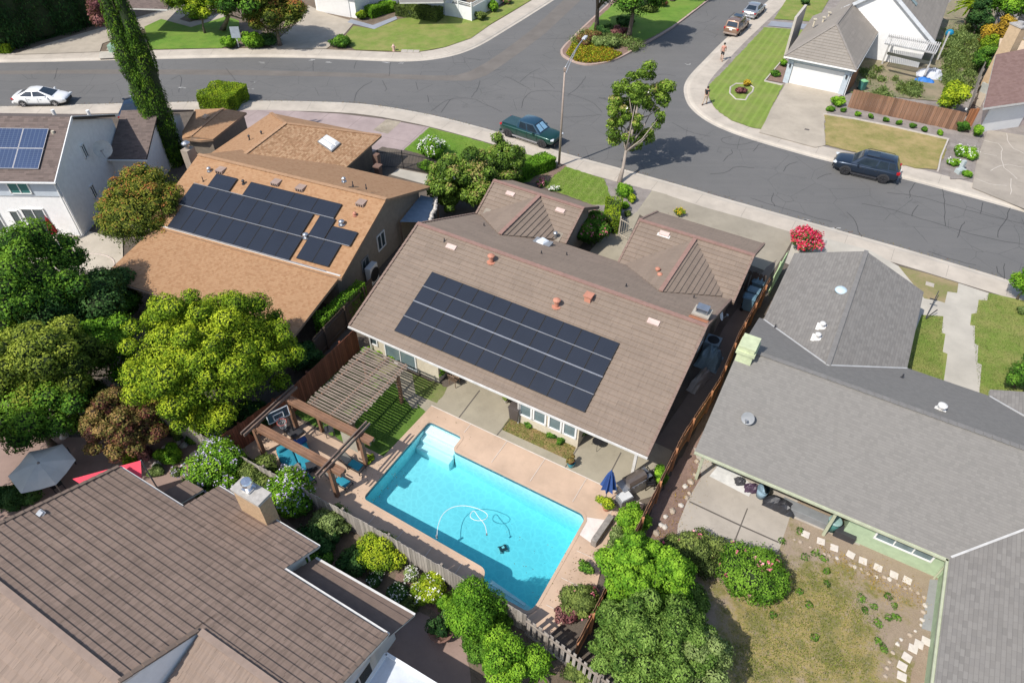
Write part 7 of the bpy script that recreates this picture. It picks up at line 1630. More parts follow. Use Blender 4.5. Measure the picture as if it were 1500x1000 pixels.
vehicle('parked_car', 'white sedan parked at the left kerb of the upper road', 'car', P, h, dict(paint=mk_paint('white_paint_car', (.80, .80, .80)), w=1.84, wr=.33, rim=RIM_S,
    body=[(-2.38, .38, .72, .62), (-2.28, .30, .95, .80), (-1.9, .24, 1.0, .89), (-1.2, .22, .98, .915), (0, .2, .95, .92), (1.0, .2, .93, .92), (1.6, .24, .86, .90), (2.15, .28, .76, .82), (2.38, .36, .62, .62)],
    cabin=((-2.1, -.85, .15, 1.42), .90, 1.43, .87, .56), wheels=(-1.42, 1.42), doors=(-.95, .05, 1.05), handles=(-.75, .3), sill=.27, lampz=.66, seam=M('seam_grey', (.35, .35, .36), .5), arch=M('arch_grey', (.12, .12, .12), .8)))
P, h = at_wheels((745.5, 201.5), (793.5, 217.3), .88, 1)
def bed(root):
    mb = MB(0); mb.box((-1.72, 0, 1.165), (1.55, 1.5, .03)); mb.build('bed_cover', M('bed_cover', (.03, .07, .08), .4), root, bevel=.01)
vehicle('pickup_truck', 'dark green pickup truck parked beside the lawn with blue windshield shade', 'pickup truck', P, h, dict(paint=mk_paint('green_paint_truck', (.008, .052, .042), .35), w=2.02, wr=.40, rim=RIM_B, shade=True,
    body=[(-2.68, .62, 1.02, .85), (-2.55, .42, 1.12, .97), (-1.8, .40, 1.14, 1.0), (-.9, .38, 1.13, 1.01), (.3, .38, 1.12, 1.01), (1.3, .38, 1.10, 1.0), (2.1, .42, 1.07, .98), (2.5, .46, 1.02, .93), (2.72, .55, .88, .80)],
    cabin=((-.98, -.80, .65, 1.42), 1.08, 1.80, .92, .74), wheels=(-1.72, 1.72), doors=(-.85, .2, 1.2), handles=(-.6, .45), sill=.42, lampz=.92, roofpaint=mk_paint('glass_roof', (.015, .05, .085)), extra=[bed], sillm=M('sill_silver', (.4, .4, .42), .4, metal=.5)))
P, h = at_wheels((1290, 267.4), (1236.2, 255.0), .82, -1)
def rack(root):
    for s in (-1, 1): mb = MB(0); mb.tube([(-1.7, s * .62, 1.80), (-1.6, s * .62, 1.86), (.2, s * .62, 1.86), (.35, s * .62, 1.80)], .022, 6); mb.build('roof_rail', BLACKM, root)
    mb = MB(0); mb.box((-.2, 0, 1.80), (.9, .95, .012)); mb.build('sunroof', GLASS_CAR, root)
SUVB = [(-2.48, .48, .95, .80), (-2.36, .34, 1.06, .94), (-1.8, .30, 1.10, .985), (-.9, .28, 1.09, .995), (.3, .28, 1.08, 1.0), (1.1, .28, 1.07, .99), (1.75, .32, 1.04, .96), (2.25, .36, .96, .88), (2.46, .45, .80, .72)]
vehicle('parked_car', 'dark slate blue sport utility car parked by the dry brown lawn', 'car', P, h, dict(paint=mk_paint('slate_paint', (.022, .036, .06), .5), w=2.0, wr=.39, rim=RIM_B, quarter=True, body=SUVB,
    cabin=((-2.36, -1.95, .45, 1.20), 1.05, 1.78, .93, .74), wheels=(-1.43, 1.43), doors=(-.95, .1, 1.1), handles=(-.7, .4), sill=.33, lampz=.85, tl=.15, th=.22, plz=.9, extra=[rack]))
ha = math.atan2((G(1127, 0) - G(1061, 62)).y, (G(1127, 0) - G(1061, 62)).x)
vehicle('parked_car', 'bronze sport utility car with roof rack seen from behind at the upper right kerb', 'car', G(1077.5, 46, 0), ha, dict(paint=mk_paint('bronze_paint', (.30, .19, .13), .4), w=1.82, wr=.35, rim=RIM_S, quarter=True, body=[(a * .93, b, c, d * .92) for a, b, c, d in SUVB],
    cabin=((-2.2, -1.95, .35, 1.05), 1.02, 1.70, .86, .70), wheels=(-1.33, 1.33), doors=(-.9, .1, 1.0), handles=(-.7, .4), sill=.3, lampz=.8, tl=.12, th=.22, plz=.85, extra=[rack], bump=M('bumper_bronze', (.30, .24, .20), .6)))
vehicle('parked_car', 'silver sedan parked ahead of the bronze car at the top of the side street', 'car', G(1103, 22, 0), ha, dict(paint=mk_paint('silver_paint', (.42, .43, .44), .6), w=1.76, wr=.32, rim=RIM_S,
    body=[(-2.25, .38, .74, .62), (-2.15, .30, .97, .80), (-1.7, .24, 1.02, .86), (-1.0, .22, .98, .875), (0, .2, .95, .88), (1.0, .2, .93, .88), (1.6, .24, .84, .86), (2.05, .28, .74, .78), (2.25, .36, .62, .6)],
    cabin=((-1.85, -1.05, .3, 1.2), .92, 1.45, .82, .60), wheels=(-1.32, 1.32), doors=(-.9, .05, 1.0), handles=(-.7, .3), sill=.26, lampz=.66, tl=.14))
vehicle('parked_car', 'dark blue car mostly hidden behind the cypress in the left driveway', 'car', G(201, 166, .13), R(100), dict(paint=mk_paint('midnight_paint', (.012, .025, .05)), w=1.85, wr=.33, rim=RIM_S,
    body=[(-2.38, .38, .72, .62), (-2.28, .30, .95, .80), (-1.9, .24, 1.0, .89), (-1.2, .22, .98, .915), (0, .2, .95, .92), (1.0, .2, .93, .92), (1.6, .24, .86, .90), (2.15, .28, .76, .82), (2.38, .36, .62, .62)],
    cabin=((-2.1, -.85, .15, 1.42), .90, 1.43, .87, .56), wheels=(-1.42, 1.42), doors=(-.95, .05, 1.05), handles=(-.75, .3), sill=.27, lampz=.66))

# ------------------------------------------------------------------ people
def skinned(name, verts, edges, radii, mat, parent, rootv=0, sub=1):
    me = bpy.data.meshes.new(name); me.from_pydata([tuple(v) for v in verts], edges, []); o = bpy.data.objects.new(name, me); COL.objects.link(o)
    md = o.modifiers.new('skin', 'SKIN'); md.use_smooth_shade = True
    if not me.skin_vertices: 
        lay = None
        bm = bmesh.new(); bm.from_mesh(me); bm.verts.layers.skin.verify(); bm.to_mesh(me); bm.free()
    for i, r_ in enumerate(radii): me.skin_vertices[0].data[i].radius = (r_, r_) if not hasattr(r_, '__len__') else r_
    me.skin_vertices[0].data[rootv].use_root = True
    s = o.modifiers.new('sub', 'SUBSURF'); s.levels = sub; s.render_levels = sub
    dg = bpy.context.evaluated_depsgraph_get(); ev = o.evaluated_get(dg); m2 = bpy.data.meshes.new_from_object(ev); o.modifiers.clear(); o.data = m2
    m2.materials.clear(); m2.materials.append(mat); m2.polygons.foreach_set('use_smooth', [True] * len(m2.polygons))
    if parent is not None: o.parent = parent
    return o
def person(label, P, rz, H, skin, top, bottom, hair, shoes, longp=False, phase=1, shirt=True, cap=None):
    s = H / 1.75; root = empty('person', (0, 0, 0), label, 'person'); V = []; E = []; Rr = []
    def add(p, r, par=None): V.append(Vector(p) * s); Rr.append(r * s); 
    def chain(pts, par):
        for p, r in pts:
            V.append(Vector(p) * s); Rr.append(r * s if not hasattr(r, '__len__') else (r[0] * s, r[1] * s)); E.append((par, len(V) - 1)); par = len(V) - 1
        return par
    V.append(Vector((0, 0, .95)) * s); Rr.append((.15 * s, .11 * s))
    tor = chain([((.01, 0, 1.1), (.13, .10)), ((.02, 0, 1.28), (.16, .11)), ((.02, 0, 1.42), (.14, .09))], 0)
    neck = chain([((.03, 0, 1.50), .055), ((.05, 0, 1.58), .075), ((.06, 0, 1.67), .098), ((.055, 0, 1.73), .06)], tor)
    for sd in (1, -1):
        k = phase * sd
        chain([((.0, sd * .09, .90), .10), ((.13 * k, sd * .10, .52), .062), ((.13 * k - .04 if k > 0 else -.24, sd * .10, .30), .055), ((.20 * k if k > 0 else -.33, sd * .10, .09), .038), ((.20 * k + .13 if k > 0 else -.22, sd * .10, .04), .04)], 0)
        sh = chain([((.02, sd * .17, 1.43), .062), ((-.12 * k, sd * .24, 1.17), .044), ((-.16 * k + .14, sd * .24, .96), .034), ((-.16 * k + .20, sd * .23, .90), (.036, .02))], tor)
        for f in range(4): chain([((-.16 * k + .215 + .004 * f, sd * (.20 + f * .018), .855), .0095), ((-.16 * k + .205, sd * (.20 + f * .018), .81 + .01 * abs(f - 1.5)), .0085)], sh)
        chain([((-.16 * k + .235, sd * .195, .88), .0105), ((-.16 * k + .25, sd * .19, .85), .009)], sh)
    body = skinned('body', V, E, Rr, skin, root, 0, 1)
    # face
    mb = MB(0)
    for sd in (1, -1): mb.ico(Vector((.148, sd * .033, 1.665)) * s, .012 * s, 1)
    mb.build('eyes', PLAST_DK, root); mb = MB(0); mb.ico(Vector((.16, 0, 1.635)) * s, .018 * s, 1); 
    for sd in (1, -1): mb.ico(Vector((.05, sd * .1, 1.65)) * s, .022 * s, 1)
    mb.build('nose_and_ears', skin, root, smooth=True); mb = MB(0); mb.box(Vector((.15, 0, 1.60)) * s, (.012 * s, .045 * s, .01 * s)); mb.build('mouth', M('lips', (.35, .10, .09), .6), root)
    mb = MB(0); mb.ico(Vector((.035, 0, 1.70)) * s, .112 * s, 2, jit=.03); mb.build('hair', hair, root, smooth=True)
    if cap: mb = MB(0); mb.lathe(Vector((.05, 0, 1.72)) * s, [(.125 * s, 0), (.115 * s, .05 * s), (.07 * s, .1 * s), (.001, .115 * s)], 14); mb.box(Vector((.17, 0, 1.72)) * s, (.12 * s, .14 * s, .015 * s)); mb.build('cap', cap, root)
    if shirt:
        V = [Vector((.0, 0, .98)) * s, Vector((.01, 0, 1.12)) * s, Vector((.02, 0, 1.28)) * s, Vector((.02, 0, 1.42)) * s, Vector((.025, 0, 1.47)) * s]; E = [(0, 1), (1, 2), (2, 3), (3, 4)]; Rr = [(.165 * s, .125 * s), (.15 * s, .12 * s), (.175 * s, .125 * s), (.155 * s, .105 * s), (.08 * s, .08 * s)]
        for sd in (1, -1): k = phase * sd; V += [Vector((.02, sd * .17, 1.43)) * s, Vector((-.06 * k, sd * .215, 1.29)) * s]; n = len(V); E += [(3, n - 2), (n - 2, n - 1)]; Rr += [.075 * s, .062 * s]
        skinned('shirt', V, E, Rr, top, root, 1, 1)
    V = [Vector((0, 0, 1.0)) * s, Vector((0, 0, .90)) * s]; E = [(0, 1)]; Rr = [(.155 * s, .115 * s), (.165 * s, .125 * s)]
    for sd in (1, -1):
        k = phase * sd; pts = [((.0, sd * .09, .86), .115), ((.075 * k, sd * .10, .68), .098)]
        if longp: pts += [((.13 * k, sd * .10, .52), .08), ((.13 * k - .04 if k > 0 else -.24, sd * .10, .30), .068), ((.20 * k if k > 0 else -.31, sd * .10, .13), .058)]
        else: pts += [((.115 * k, sd * .10, .57), .092)]
        par = 1
        for p, r_ in pts: V.append(Vector(p) * s); Rr.append(r_ * s); E.append((par, len(V) - 1)); par = len(V) - 1
    skinned('trousers' if longp else 'shorts', V, E, Rr, bottom, root, 0, 1)
    for sd in (1, -1):
        k = phase * sd; mb = MB(0); x = .26 * k if k > 0 else -.28; mb.box(Vector((x, sd * .10, .045)) * s, (.28 * s, .10 * s, .08 * s)); mb.build('shoe', shoes, root, bevel=.025)
    root.location = P; root.rotation_euler = (0, 0, rz); return root
SK = M('skin_tone', (.48, .27, .18), .6, .05)
person('pedestrian in dark shorts and pink top walking up the sidewalk below the bronze car', G(1056.6, 88.5, .14), R(70), 1.74, SK, M('pink_top', (.55, .26, .20), .8), M('black_shorts', (.02, .02, .025), .8), M('dark_hair', (.03, .02, .015), .6), M('tan_shoe', (.45, .28, .18), .7))
person('pedestrian in black top and light trousers walking beside the curved kerb', G(1032, 153, .14), R(55), 1.68, SK, M('black_top', (.02, .02, .022), .8), M('khaki_trousers', (.45, .36, .27), .8), M('dark_hair', (.03, .02, .015), .6), M('dark_shoe', (.04, .03, .03), .7), longp=True, phase=-1)
# ------------------------------------------------------------------ trees
L_ROSE = leafmat('rose_leaf', [(0, (.015, .045, .006)), (.5, (.06, .14, .012)), (1, (.16, .29, .03))])
L_FINE = leafmat('fine_grey_green_leaf', [(0, (.022, .05, .010)), (.45, (.065, .125, .02)), (1, (.19, .29, .06))])
L_OLV2 = leafmat('olive_yellow_leaf', [(0, (.03, .05, .010)), (.45, (.09, .13, .018)), (1, (.26, .30, .04))])
L_MAGS = leafmat('street_magnolia_leaf', [(0, (.03, .06, .008)), (.5, (.10, .17, .02)), (.9, (.24, .33, .05)), (1, (.28, .24, .08))])
L_MID2 = leafmat('deep_green_leaf', [(0, (.012, .04, .008)), (.45, (.04, .11, .014)), (1, (.15, .27, .025))])
tree('tree', 'huge rounded yellow green tree covering the corner of the tan roof', 'tree', (310, 522), 4.1, 134, 3.3, 120, .58, 52000, .105, L_YEL, 11, base=(330, 560), tr=.22, tv=.12, ry=122, ctr=.66, low=-.75)
tree('tree', 'dark green dense tree in front of the white two storey house', 'tree', (52, 422), 4.6, 98, 3.2, 60, .72, 24000, .13, L_MID2, 12, tr=.25, tv=.16, ry=95, low=-.7)
tree('tree', 'dark shaded tree between the white house and the yellow green tree', 'tree', (110, 520 - 60), 3.2, 70, 2.4, 16, .9, 9000, .14, L_DRK, 13, tr=.2)
tree('tree', 'olive green spreading tree at the left edge above the white umbrella', 'tree', (58, 535), 4.2, 98, 2.4, 60, .62, 20000, .12, L_OLV2, 14, tr=.2, ry=72, tv=.2, low=-.6)
tree('tree', 'dark green shaded tree at the left edge behind the white umbrella', 'tree', (42, 605), 2.8, 92, 2.0, 36, .6, 14000, .12, L_MID2, 15, tr=.18, ry=62, low=-.6)
tree('japanese_maple', 'bronze and red leaved maple beside the rock garden', 'tree', (182, 618), 2.5, 66, 1.6, 70, .36, 14000, .10, L_BRZ, 16, tr=.12, tv=.22, ry=60, low=-.6)
tree('tree', 'bright green tree squeezed between the olive tree and the yellow tree', 'tree', (150, 515), 3.0, 44, 2.0, 24, .5, 7000, .12, L_BRI, 17, tr=.1, ry=55, low=-.6)
tree('tree', 'tall photinia with reddish leaf tips beside the white house wall', 'tree', (212, 305), 3.2, 62, 2.4, 70, .5, 20000, .12, L_PHO, 18, tr=.16, tv=.12, ry=88, ctr=.76, low=-.7)
tree('tree', 'dark shrubby tree under the tan roof corner by the pool terrace', 'tree', (165, 425), 2.0, 38, 1.6, 10, .6, 4500, .12, L_DRK, 19, tr=.1, ry=40)
tree('magnolia_tree', 'tall open street magnolia standing beside the road corner', 'tree', (934, 158), 5.0, 52, 3.6, 70, .44, 12000, .16, L_MAGS, 20, base=(907, 268), tr=.15, tmat=BARK_P, ctr=0, inner=.1, low=-1, core=.45, flower=F_WHT, fn=5, fsize=.18, limbs=14, ry=40)
for i, (x, y, zc, r_, lab) in enumerate(((655, 262, 2.6, 29, 'leftmost magnolia shrub tree of the row at the wing roof'), (700, 262, 2.6, 34, 'middle magnolia shrub tree of the row, touching the brown wing roof'), (738, 232, 2.9, 26, 'rightmost and tallest magnolia shrub tree of the row before the hedge'))):
    tree('magnolia_tree', lab, 'tree', (x, y + 6), zc - .3, r_, 2.3, 34, .5, 9000, .15, L_MAG, 30 + i, tr=.09, low=-.95, group='magnolia row by the front lawn', ry=r_ * 1.15, flower=F_WHT, fn=2, fsize=.14)
bush('flowering_shrub', 'white flowering shrub at the iron fence corner of the lush lawn', 'shrub', (633, 215), 1.6, 24, L_BRI, 40, 3200, .12, 9, flower=F_WHT, fn=90, fsize=.13)
bush('shrub', 'low green shrub behind the iron fence pickets', 'shrub', (626, 243), .9, 13, L_BRI, 41, 900, .11)
hedge('hedge', 'loose bright hedge between lush lawn and street lamp', G(748, 268, 0), G(806, 244, 0), 1.4, 1.0, L_BRI, 42, 9000, .12)
hedge('hedge', 'tall box clipped hedge beside the small shed', G(316, 166, 0), G(345, 142, 0), 3.2, 1.35, L_YEL, 43, 14000, .12)
hedge('hedge', 'clipped yellow green hedge beside the entry walk', G(893, 345, 0), G(897, 312, 0), 1.2, 1.3, L_YEL, 44, 4200, .1)
bush('flowering_shrub', 'tall dark shrub with pink blossoms against the wing roof edge', 'shrub', (866, 333), 2.3, 29, L_MID, 45, 7000, .13, 14, flower=F_PNK, fn=60, fsize=.11, ry=34)
bush('flowering_shrub', 'low red blossoms beside the wing roof and mown lawn', 'shrub', (793, 268), .4, 8, L_BRI, 46, 250, .1, flower=F_PNK, fn=25)
bush('flowering_shrub', 'tiny white flowers edging the mown lawn at the wing roof', 'shrub', (812, 277), .3, 11, L_BRI, 47, 250, .1, flower=F_WHT, fn=20, ry=5)
bush('shrub', 'rounded bright shrub in the grey bed at the magnolia trunk', 'shrub', (914, 279), .9, 15, L_BRI, 48, 1400, .13, 8); bush('shrub', 'small yellow green shrub in the middle of the grey bed', 'shrub', (925, 291), .6, 8, L_YEL, 49, 500, .11); bush('shrub', 'small dark mound at the bottom of the grey bed', 'shrub', (916, 301), .5, 8, L_BRI, 50, 500, .1); bush('shrub', 'tiny grey green plant by the entry walk', 'shrub', (920, 313), .35, 6, L_OLV, 51, 260, .1)
bush('oleander', 'round crimson oleander in full bloom beside the grey wing roof', 'shrub', (1181, 351), 1.7, 22, L_GRY, 52, 2600, .12, 12, flower=F_RED, fn=520, fsize=.11, ry=22)
# cypresses
cb = G(254, 240, .12)
column_tree('cypress_tree', 'very tall double topped cypress between the white house and the shed', cb, 14.6, 1.30, L_CYP, 60, 62000, .14, tops=((-.38, .1, 1.0), (.52, .2, .97)), lean=(-.1, 0))
L_CYPD = L_DRK
for i, (x, y) in enumerate(((-4, 70), (25, 62), (60, 52), (93, 42), (126, 32))):
    column_tree('cypress_tree', ['leftmost cypress', 'second cypress', 'third cypress', 'fourth cypress', 'fifth and rightmost cypress'][i] + ' of the dark row along the driveway', G(x, y, .12), 12, 2.5, L_CYPD, 61 + i, 16000, .26, 'dark cypress row', z0=.12)
hedge('hedge', 'low dark hedge at the foot of the cypress row', G(30, 68, 0), G(125, 40, 0), 1.2, .9, L_DRK, 67, 6000, .15)
hedge('hedge', 'bright yellow green low hedge at the left road edge', G(-30, 78, 0), G(20, 77, 0), 1.3, .8, L_YEL, 68, 4500, .14)
tree('plum_tree', 'purple leaved plum tree behind the cypress top', 'tree', (158, 24), 3.0, 20, 1.9, 12, .8, 3200, .2, L_PUR, 69, tr=.12, ry=22); bush('shrub', 'green shrub at the end of the dark cypress row', 'shrub', (150, 6), 2.6, 14, L_BRI, 70, 1500, .2)
tree('tree', 'green tree with pale branches left of the dark tree at the top', 'tree', (288, 6), 3.2, 56, 2.0, 36, .7, 8500, .18, L_YEL, 71, tr=.12, ry=30); tree('tree', 'forked dark trunk tree leaning over the lush corner lawn', 'tree', (352, -12), 5.5, 48, 3.0, 34, .9, 9500, .22, L_MID, 72, base=(326, 44), tr=.25)
tree('tree', 'brown tinged olive tree beside the concrete driveway at the top', 'tree', (400, 20), 3.4, 46, 3.0, 50, .7, 12000, .18, L_PHO, 73, tr=.2, ry=42)
bush('shrub', 'round bright shrub left of the grey sign board', 'shrub', (336, 62), 1.1, 13, L_BRI, 74, 1100, .16); bush('shrub', 'round bright shrub right of the grey sign board', 'shrub', (373, 58), 1.4, 19, L_BRI, 75, 2000, .16); bush('shrub', 'slender yellow green shrub beside the white garage', 'shrub', (434, 8), 1.8, 7, L_YEL, 76, 600, .16)
bush('shrub', 'dark green groundcover shrubs beneath the olive tree', 'shrub', (392, 58), 1.0, 22, L_DRK, 77, 1800, .16); bush('shrub', 'small hedge strip in the rock bed behind the lush corner lawn', 'shrub', (290, 25), .5, 18, L_BRI, 78, 700, .15, ry=9)
bush('shrub', 'mounded dark green shrub at the driveway corner of the corner lawn', 'shrub', (498, 61), 1.0, 22, L_MID, 79, 2600, .15, 12, ry=14)
hedge('hedge', 'long rounded brownish hedge below the bay window', G(584, 22, 0), G(645, 32, 0), 1.8, 1.2, L_OLV, 80, 8000, .15); hedge('hedge', 'clipped green hedge along the bluestone path', G(540, 28, 0), G(573, 17, 0), 1.4, 1.1, L_BRI, 81, 4500, .15); bush('shrub', 'round topiary shrub where the bluestone path ends', 'shrub', (573, 8), 1.5, 8, L_BRI, 82, 900, .15); bush('shrub', 'yellow flowering shrub beside the white garage corner', 'shrub', (530, 22), 1.0, 9, L_YEL, 83, 900, .15)
bush('shrub', 'grey green shrub outside the white lattice fence', 'shrub', (704, 22), 1.1, 9, L_OLV, 84, 700, .16); bush('shrub', 'round bright shrub outside the white lattice fence', 'shrub', (723, 9), 1.4, 9, L_BRI, 85, 800, .16); bush('shrub', 'red flowering shrub at the far end of the lattice fence', 'shrub', (742, 0), 1.0, 9, L_OLV, 86, 700, .16, flower=F_PNK, fn=30)
# median island
tree('tree', 'left median tree with forked dark trunk', 'tree', (876, -34), 6.0, 40, 2.6, 30, .8, 7500, .24, L_MID, 90, base=(874, 44), tr=.25); tree('tree', 'right median tree with straight grey trunk', 'tree', (930, -12), 5.2, 54, 3.2, 50, .85, 13000, .22, L_MID, 91, base=(921, 56), tr=.27, tmat=BARK)
tree('tree', 'third median tree beyond the top edge casting shade on the street', 'tree', (1000, -75), 5.5, 40, 2.8, 14, 1.1, 4500, .26, L_MID, 92, base=(985, 2), tr=.25)
scatter('yellow_groundcover', [[(829, 80), (842, 90), (862, 93), (895, 90), (912, 80), (880, 68), (840, 62)]], 5200, .15, L_GLD, 93, .15, .25, .6); scatter('green_groundcover', [[(829, 80), (842, 90), (862, 93), (895, 90), (912, 80), (880, 68), (840, 62)]], 4200, .15, L_YEL, 94, .15, .28, .6)
for i, (x, y, lab) in enumerate(((866, 52, 'dusty pink shrub'), (880, 60, 'tan grassy shrub'), (896, 62, 'tan feathery shrub'), (905, 45, 'dark red shrub'), (855, 58, 'tan low shrub'), (915, 30, 'dark green shrub'), (888, 44, 'dark green broad shrub'), (950, 10, 'olive shrub'), (965, 2, 'brown shrub'))):
    bush('shrub', lab + ' among the planting of the median island', 'shrub', (x, y), .9, 16, (L_BRZ, L_GRY, L_GRY, L_PUR, L_BRZ, L_DRK, L_DRK, L_OLV, L_BRZ)[i], 95 + i, 1300, .17, 11, group='median island shrubs')
scatter('dry_ornamental_grass', [[(838, 64), (852, 50), (884, 48), (915, 58), (945, 66), (925, 76), (890, 70), (850, 66)]], 5200, .26, L_GRY, 310, .14, .5, .3, 70); scatter('reddish_groundcover', [[(850, 54), (890, 40), (935, 52), (940, 62), (900, 66), (846, 64)]], 3000, .2, L_BRZ, 311, .14, .35, .4, 40)
tree('tree', 'tall tree just outside the left edge shading the terrace', 'tree', (-165, 690), 5.5, 90, 3.0, 40, .9, 9000, .2, L_DRK, 312, tr=.3)
# east side
bush('shrub', 'low dark shrub bed by the grey garage corner', 'shrub', (1137, 108), .6, 9, L_MID, 110, 600, .14); bush('shrub', 'green shrub by the entry of the grey garage house', 'shrub', (1148, 92), .8, 6, L_BRI, 111, 400, .14)
b_ = empty('ring_bed', G(1086, 130, .12), 'teardrop stone ringed flower bed in the striped lawn', 'flower bed'); mb = MB(); rp = [G(x, y, .16) for x, y in ((1069, 137), (1070, 128), (1078, 123), (1095, 123), (1104, 129), (1102, 135), (1096, 140), (1092, 147), (1078, 146))]; mb.sheet([rp]); mb.build('soil', MULCH_G, b_); mb = MB(); mb.tube(rp + [rp[0]], .09, 6, cap=False); mb.build('stone_ring', M('pale_edging', (.50, .45, .40), .9), b_)
bush('shrub', 'red brown clump in the ringed flower bed', 'shrub', (1086, 132), .7, 11, L_PUR, 112, 500, .16, ry=6); bush('shrub', 'yellow flower clump at the back of the ringed bed', 'shrub', (1094, 122), .6, 6, L_GLD, 113, 300, .14, flower=F_YEL, fn=20)
for i, (x, y, r_, lab) in enumerate(((1228, 148, 11, 'large bright shrub at the driveway corner of the dry lawn bed'), (1217, 159, 7, 'dark round shrub at the driveway corner of the dry lawn bed'), (1236, 161, 4, 'first'), (1256, 167, 4.5, 'second'), (1276, 170, 4.5, 'third'), (1297, 175, 4, 'fourth'), (1316, 179.5, 4.5, 'fifth'), (1337, 184, 5, 'sixth'), (1355, 189.5, 4.5, 'seventh'), (1377, 194, 4.5, 'eighth'))):
    bush('shrub', lab if i < 2 else lab + ' small round shrub from the driveway in the row along the reddish fence', 'shrub', (x, y), .9 if i == 0 else .5, r_, L_BRI if i % 3 == 0 else L_MID, 120 + i, 1200 if i < 2 else 420, .13, 6, group=None if i < 2 else 'small shrubs along the reddish fence')
tree('shrub_tree', 'bright conical shrub rising above the reddish fence end', 'tree', (1395, 146), 1.5, 20, 1.5, 10, .55, 2800, .15, L_YEL, 135, tr=.07); bush('shrub', 'dark shrub at the corner of the reddish fence by the orange gate', 'shrub', (1411, 184), 1.1, 11, L_MID, 136, 900, .14)
bush('flowering_shrub', 'daisy bush with white flowers beside the old driveway', 'shrub', (1415, 222), .8, 16, L_BRI, 137, 1800, .12, 10, flower=F_WHT, fn=45, fsize=.1, ry=20); bush('shrub', 'upright green shrub between orange gate and maroon house', 'shrub', (1434, 190), 1.3, 9, L_BRI, 138, 900, .13); bush('flowering_shrub', 'low daisy clump next to the utility pedestal', 'shrub', (1398, 238), .5, 9, L_BRI, 139, 600, .12, flower=F_WHT, fn=15); bush('shrub', 'small green mound below the utility pedestal', 'shrub', (1416, 254), .5, 8, L_BRI, 140, 500, .12)
scatter('tall_weeds', [[(1262, 105), (1345, 125), (1340, 150), (1258, 145)], [(1385, 60), (1440, 40), (1430, 120), (1380, 130)], [(1390, 45), (1430, 35), (1430, 60), (1385, 70)]], 17000, .22, L_GRY, 141, .14, .5, .35, 110)
scatter('green_weeds', [[(1380, 60), (1440, 45), (1425, 130), (1375, 140)], [(1290, 120), (1345, 130), (1340, 150)]], 9000, .22, L_OLV, 142, .14, .4, .4, 60)
tree('tree', 'golden orange shrub tree behind the side fence at the right', 'tree', (1468, 52), 2.2, 22, 2.0, 14, .7, 4500, .16, L_GLD, 143, tr=.1, ry=26); tree('tree', 'yellow green shrub tree under the golden one by the fence', 'tree', (1452, 68), 1.6, 13, 1.4, 8, .55, 2000, .16, L_YEL, 144, tr=.07); tree('tree', 'mid green shrub tree beside the maroon house wall', 'tree', (1441, 90), 1.5, 12, 1.3, 8, .5, 1800, .15, L_MID, 145, tr=.07)
tree('tree', 'dark narrow tree at the top of the side fence', 'tree', (1437, 25), 2.2, 13, 2.4, 10, .6, 2500, .18, L_DRK, 146, tr=.1, ry=24); tree('tree', 'bright green tree at the top right corner', 'tree', (1480, 5), 3.2, 36, 2.2, 16, .9, 5200, .2, L_BRI, 147, tr=.15)
def palm(label, P, h, n, L, mat, seed, cat='palm tree', tr=.14):
    rnd = random.Random(seed); root = empty('palm', P, label, cat); T = Vector(P) + Vector((0, 0, h)); mb = MB(); mb.tube([P, T], [tr * 1.2, tr], 9); mb.build('trunk', BARK, root)
    pos, nor, aimv, ti = [], [], [], []
    for i in range(n):
        a = rnd.uniform(0, 6.28); el = rnd.uniform(-.1, 1.1); d = Vector((math.cos(a) * math.cos(el), math.sin(a) * math.cos(el), math.sin(el))); side = Vector((-math.sin(a), math.cos(a), 0))
        for k in range(26):
            f = k / 25; p = T + d * L * f + Vector((0, 0, -L * .55 * f * f))
            for s in (-1, 1): q = p + side * s * .16 * L * .35 * math.sin(min(1, f * 1.3 + .25) * 3.14) + Vector((0, 0, -.05)); pos.append(q); nor.append(Vector((s * side.x * .5 + rnd.uniform(-.2, .2), s * side.y * .5 + rnd.uniform(-.2, .2), 1)).normalized()); aimv.append(side * s + d); ti.append(.5 + .35 * (1 - f) * rnd.random() + rnd.uniform(-.15, .25))
    rng = np.random.default_rng(seed); leaf_mesh('fronds', np.array([list(p) for p in pos]), np.array([list(p) for p in nor]), np.array(ti), .34 * L / 1.6, mat, root, rng, .28, aim=np.array([list(a * 3) for a in aimv])); return root
palm('feathery yellow green palm beyond the taupe roof corner', G(1412, 38, .14), 2.2, 26, 2.2, L_YEL, 150); palm('small spiky palm plant by the white pergola', G(1284, 104, .14), .3, 18, .9, L_OLV, 151, tr=.08)
bush('shrub', 'green shrub at the far end of the taupe house path', 'shrub', (1180, 2), .9, 8, L_DRK, 152, 500, .18)
# grey house front
tree('tree', 'bright leafy branch tree at the right edge above the lawn', 'tree', (1508, 412), 1.6, 19, 1.3, 9, .5, 2600, .12, L_BRI, 153, tr=.07); tree('tree', 'green shrub tree at the right edge beside the small wing roof', 'tree', (1500, 548), 1.2, 28, 1.1, 10, .45, 3600, .11, L_MID, 154, tr=.07)
bush('shrub', 'small twiggy plant on the right lawn', 'shrub', (1498, 455), .5, 8, L_GRY, 155, 300, .1)
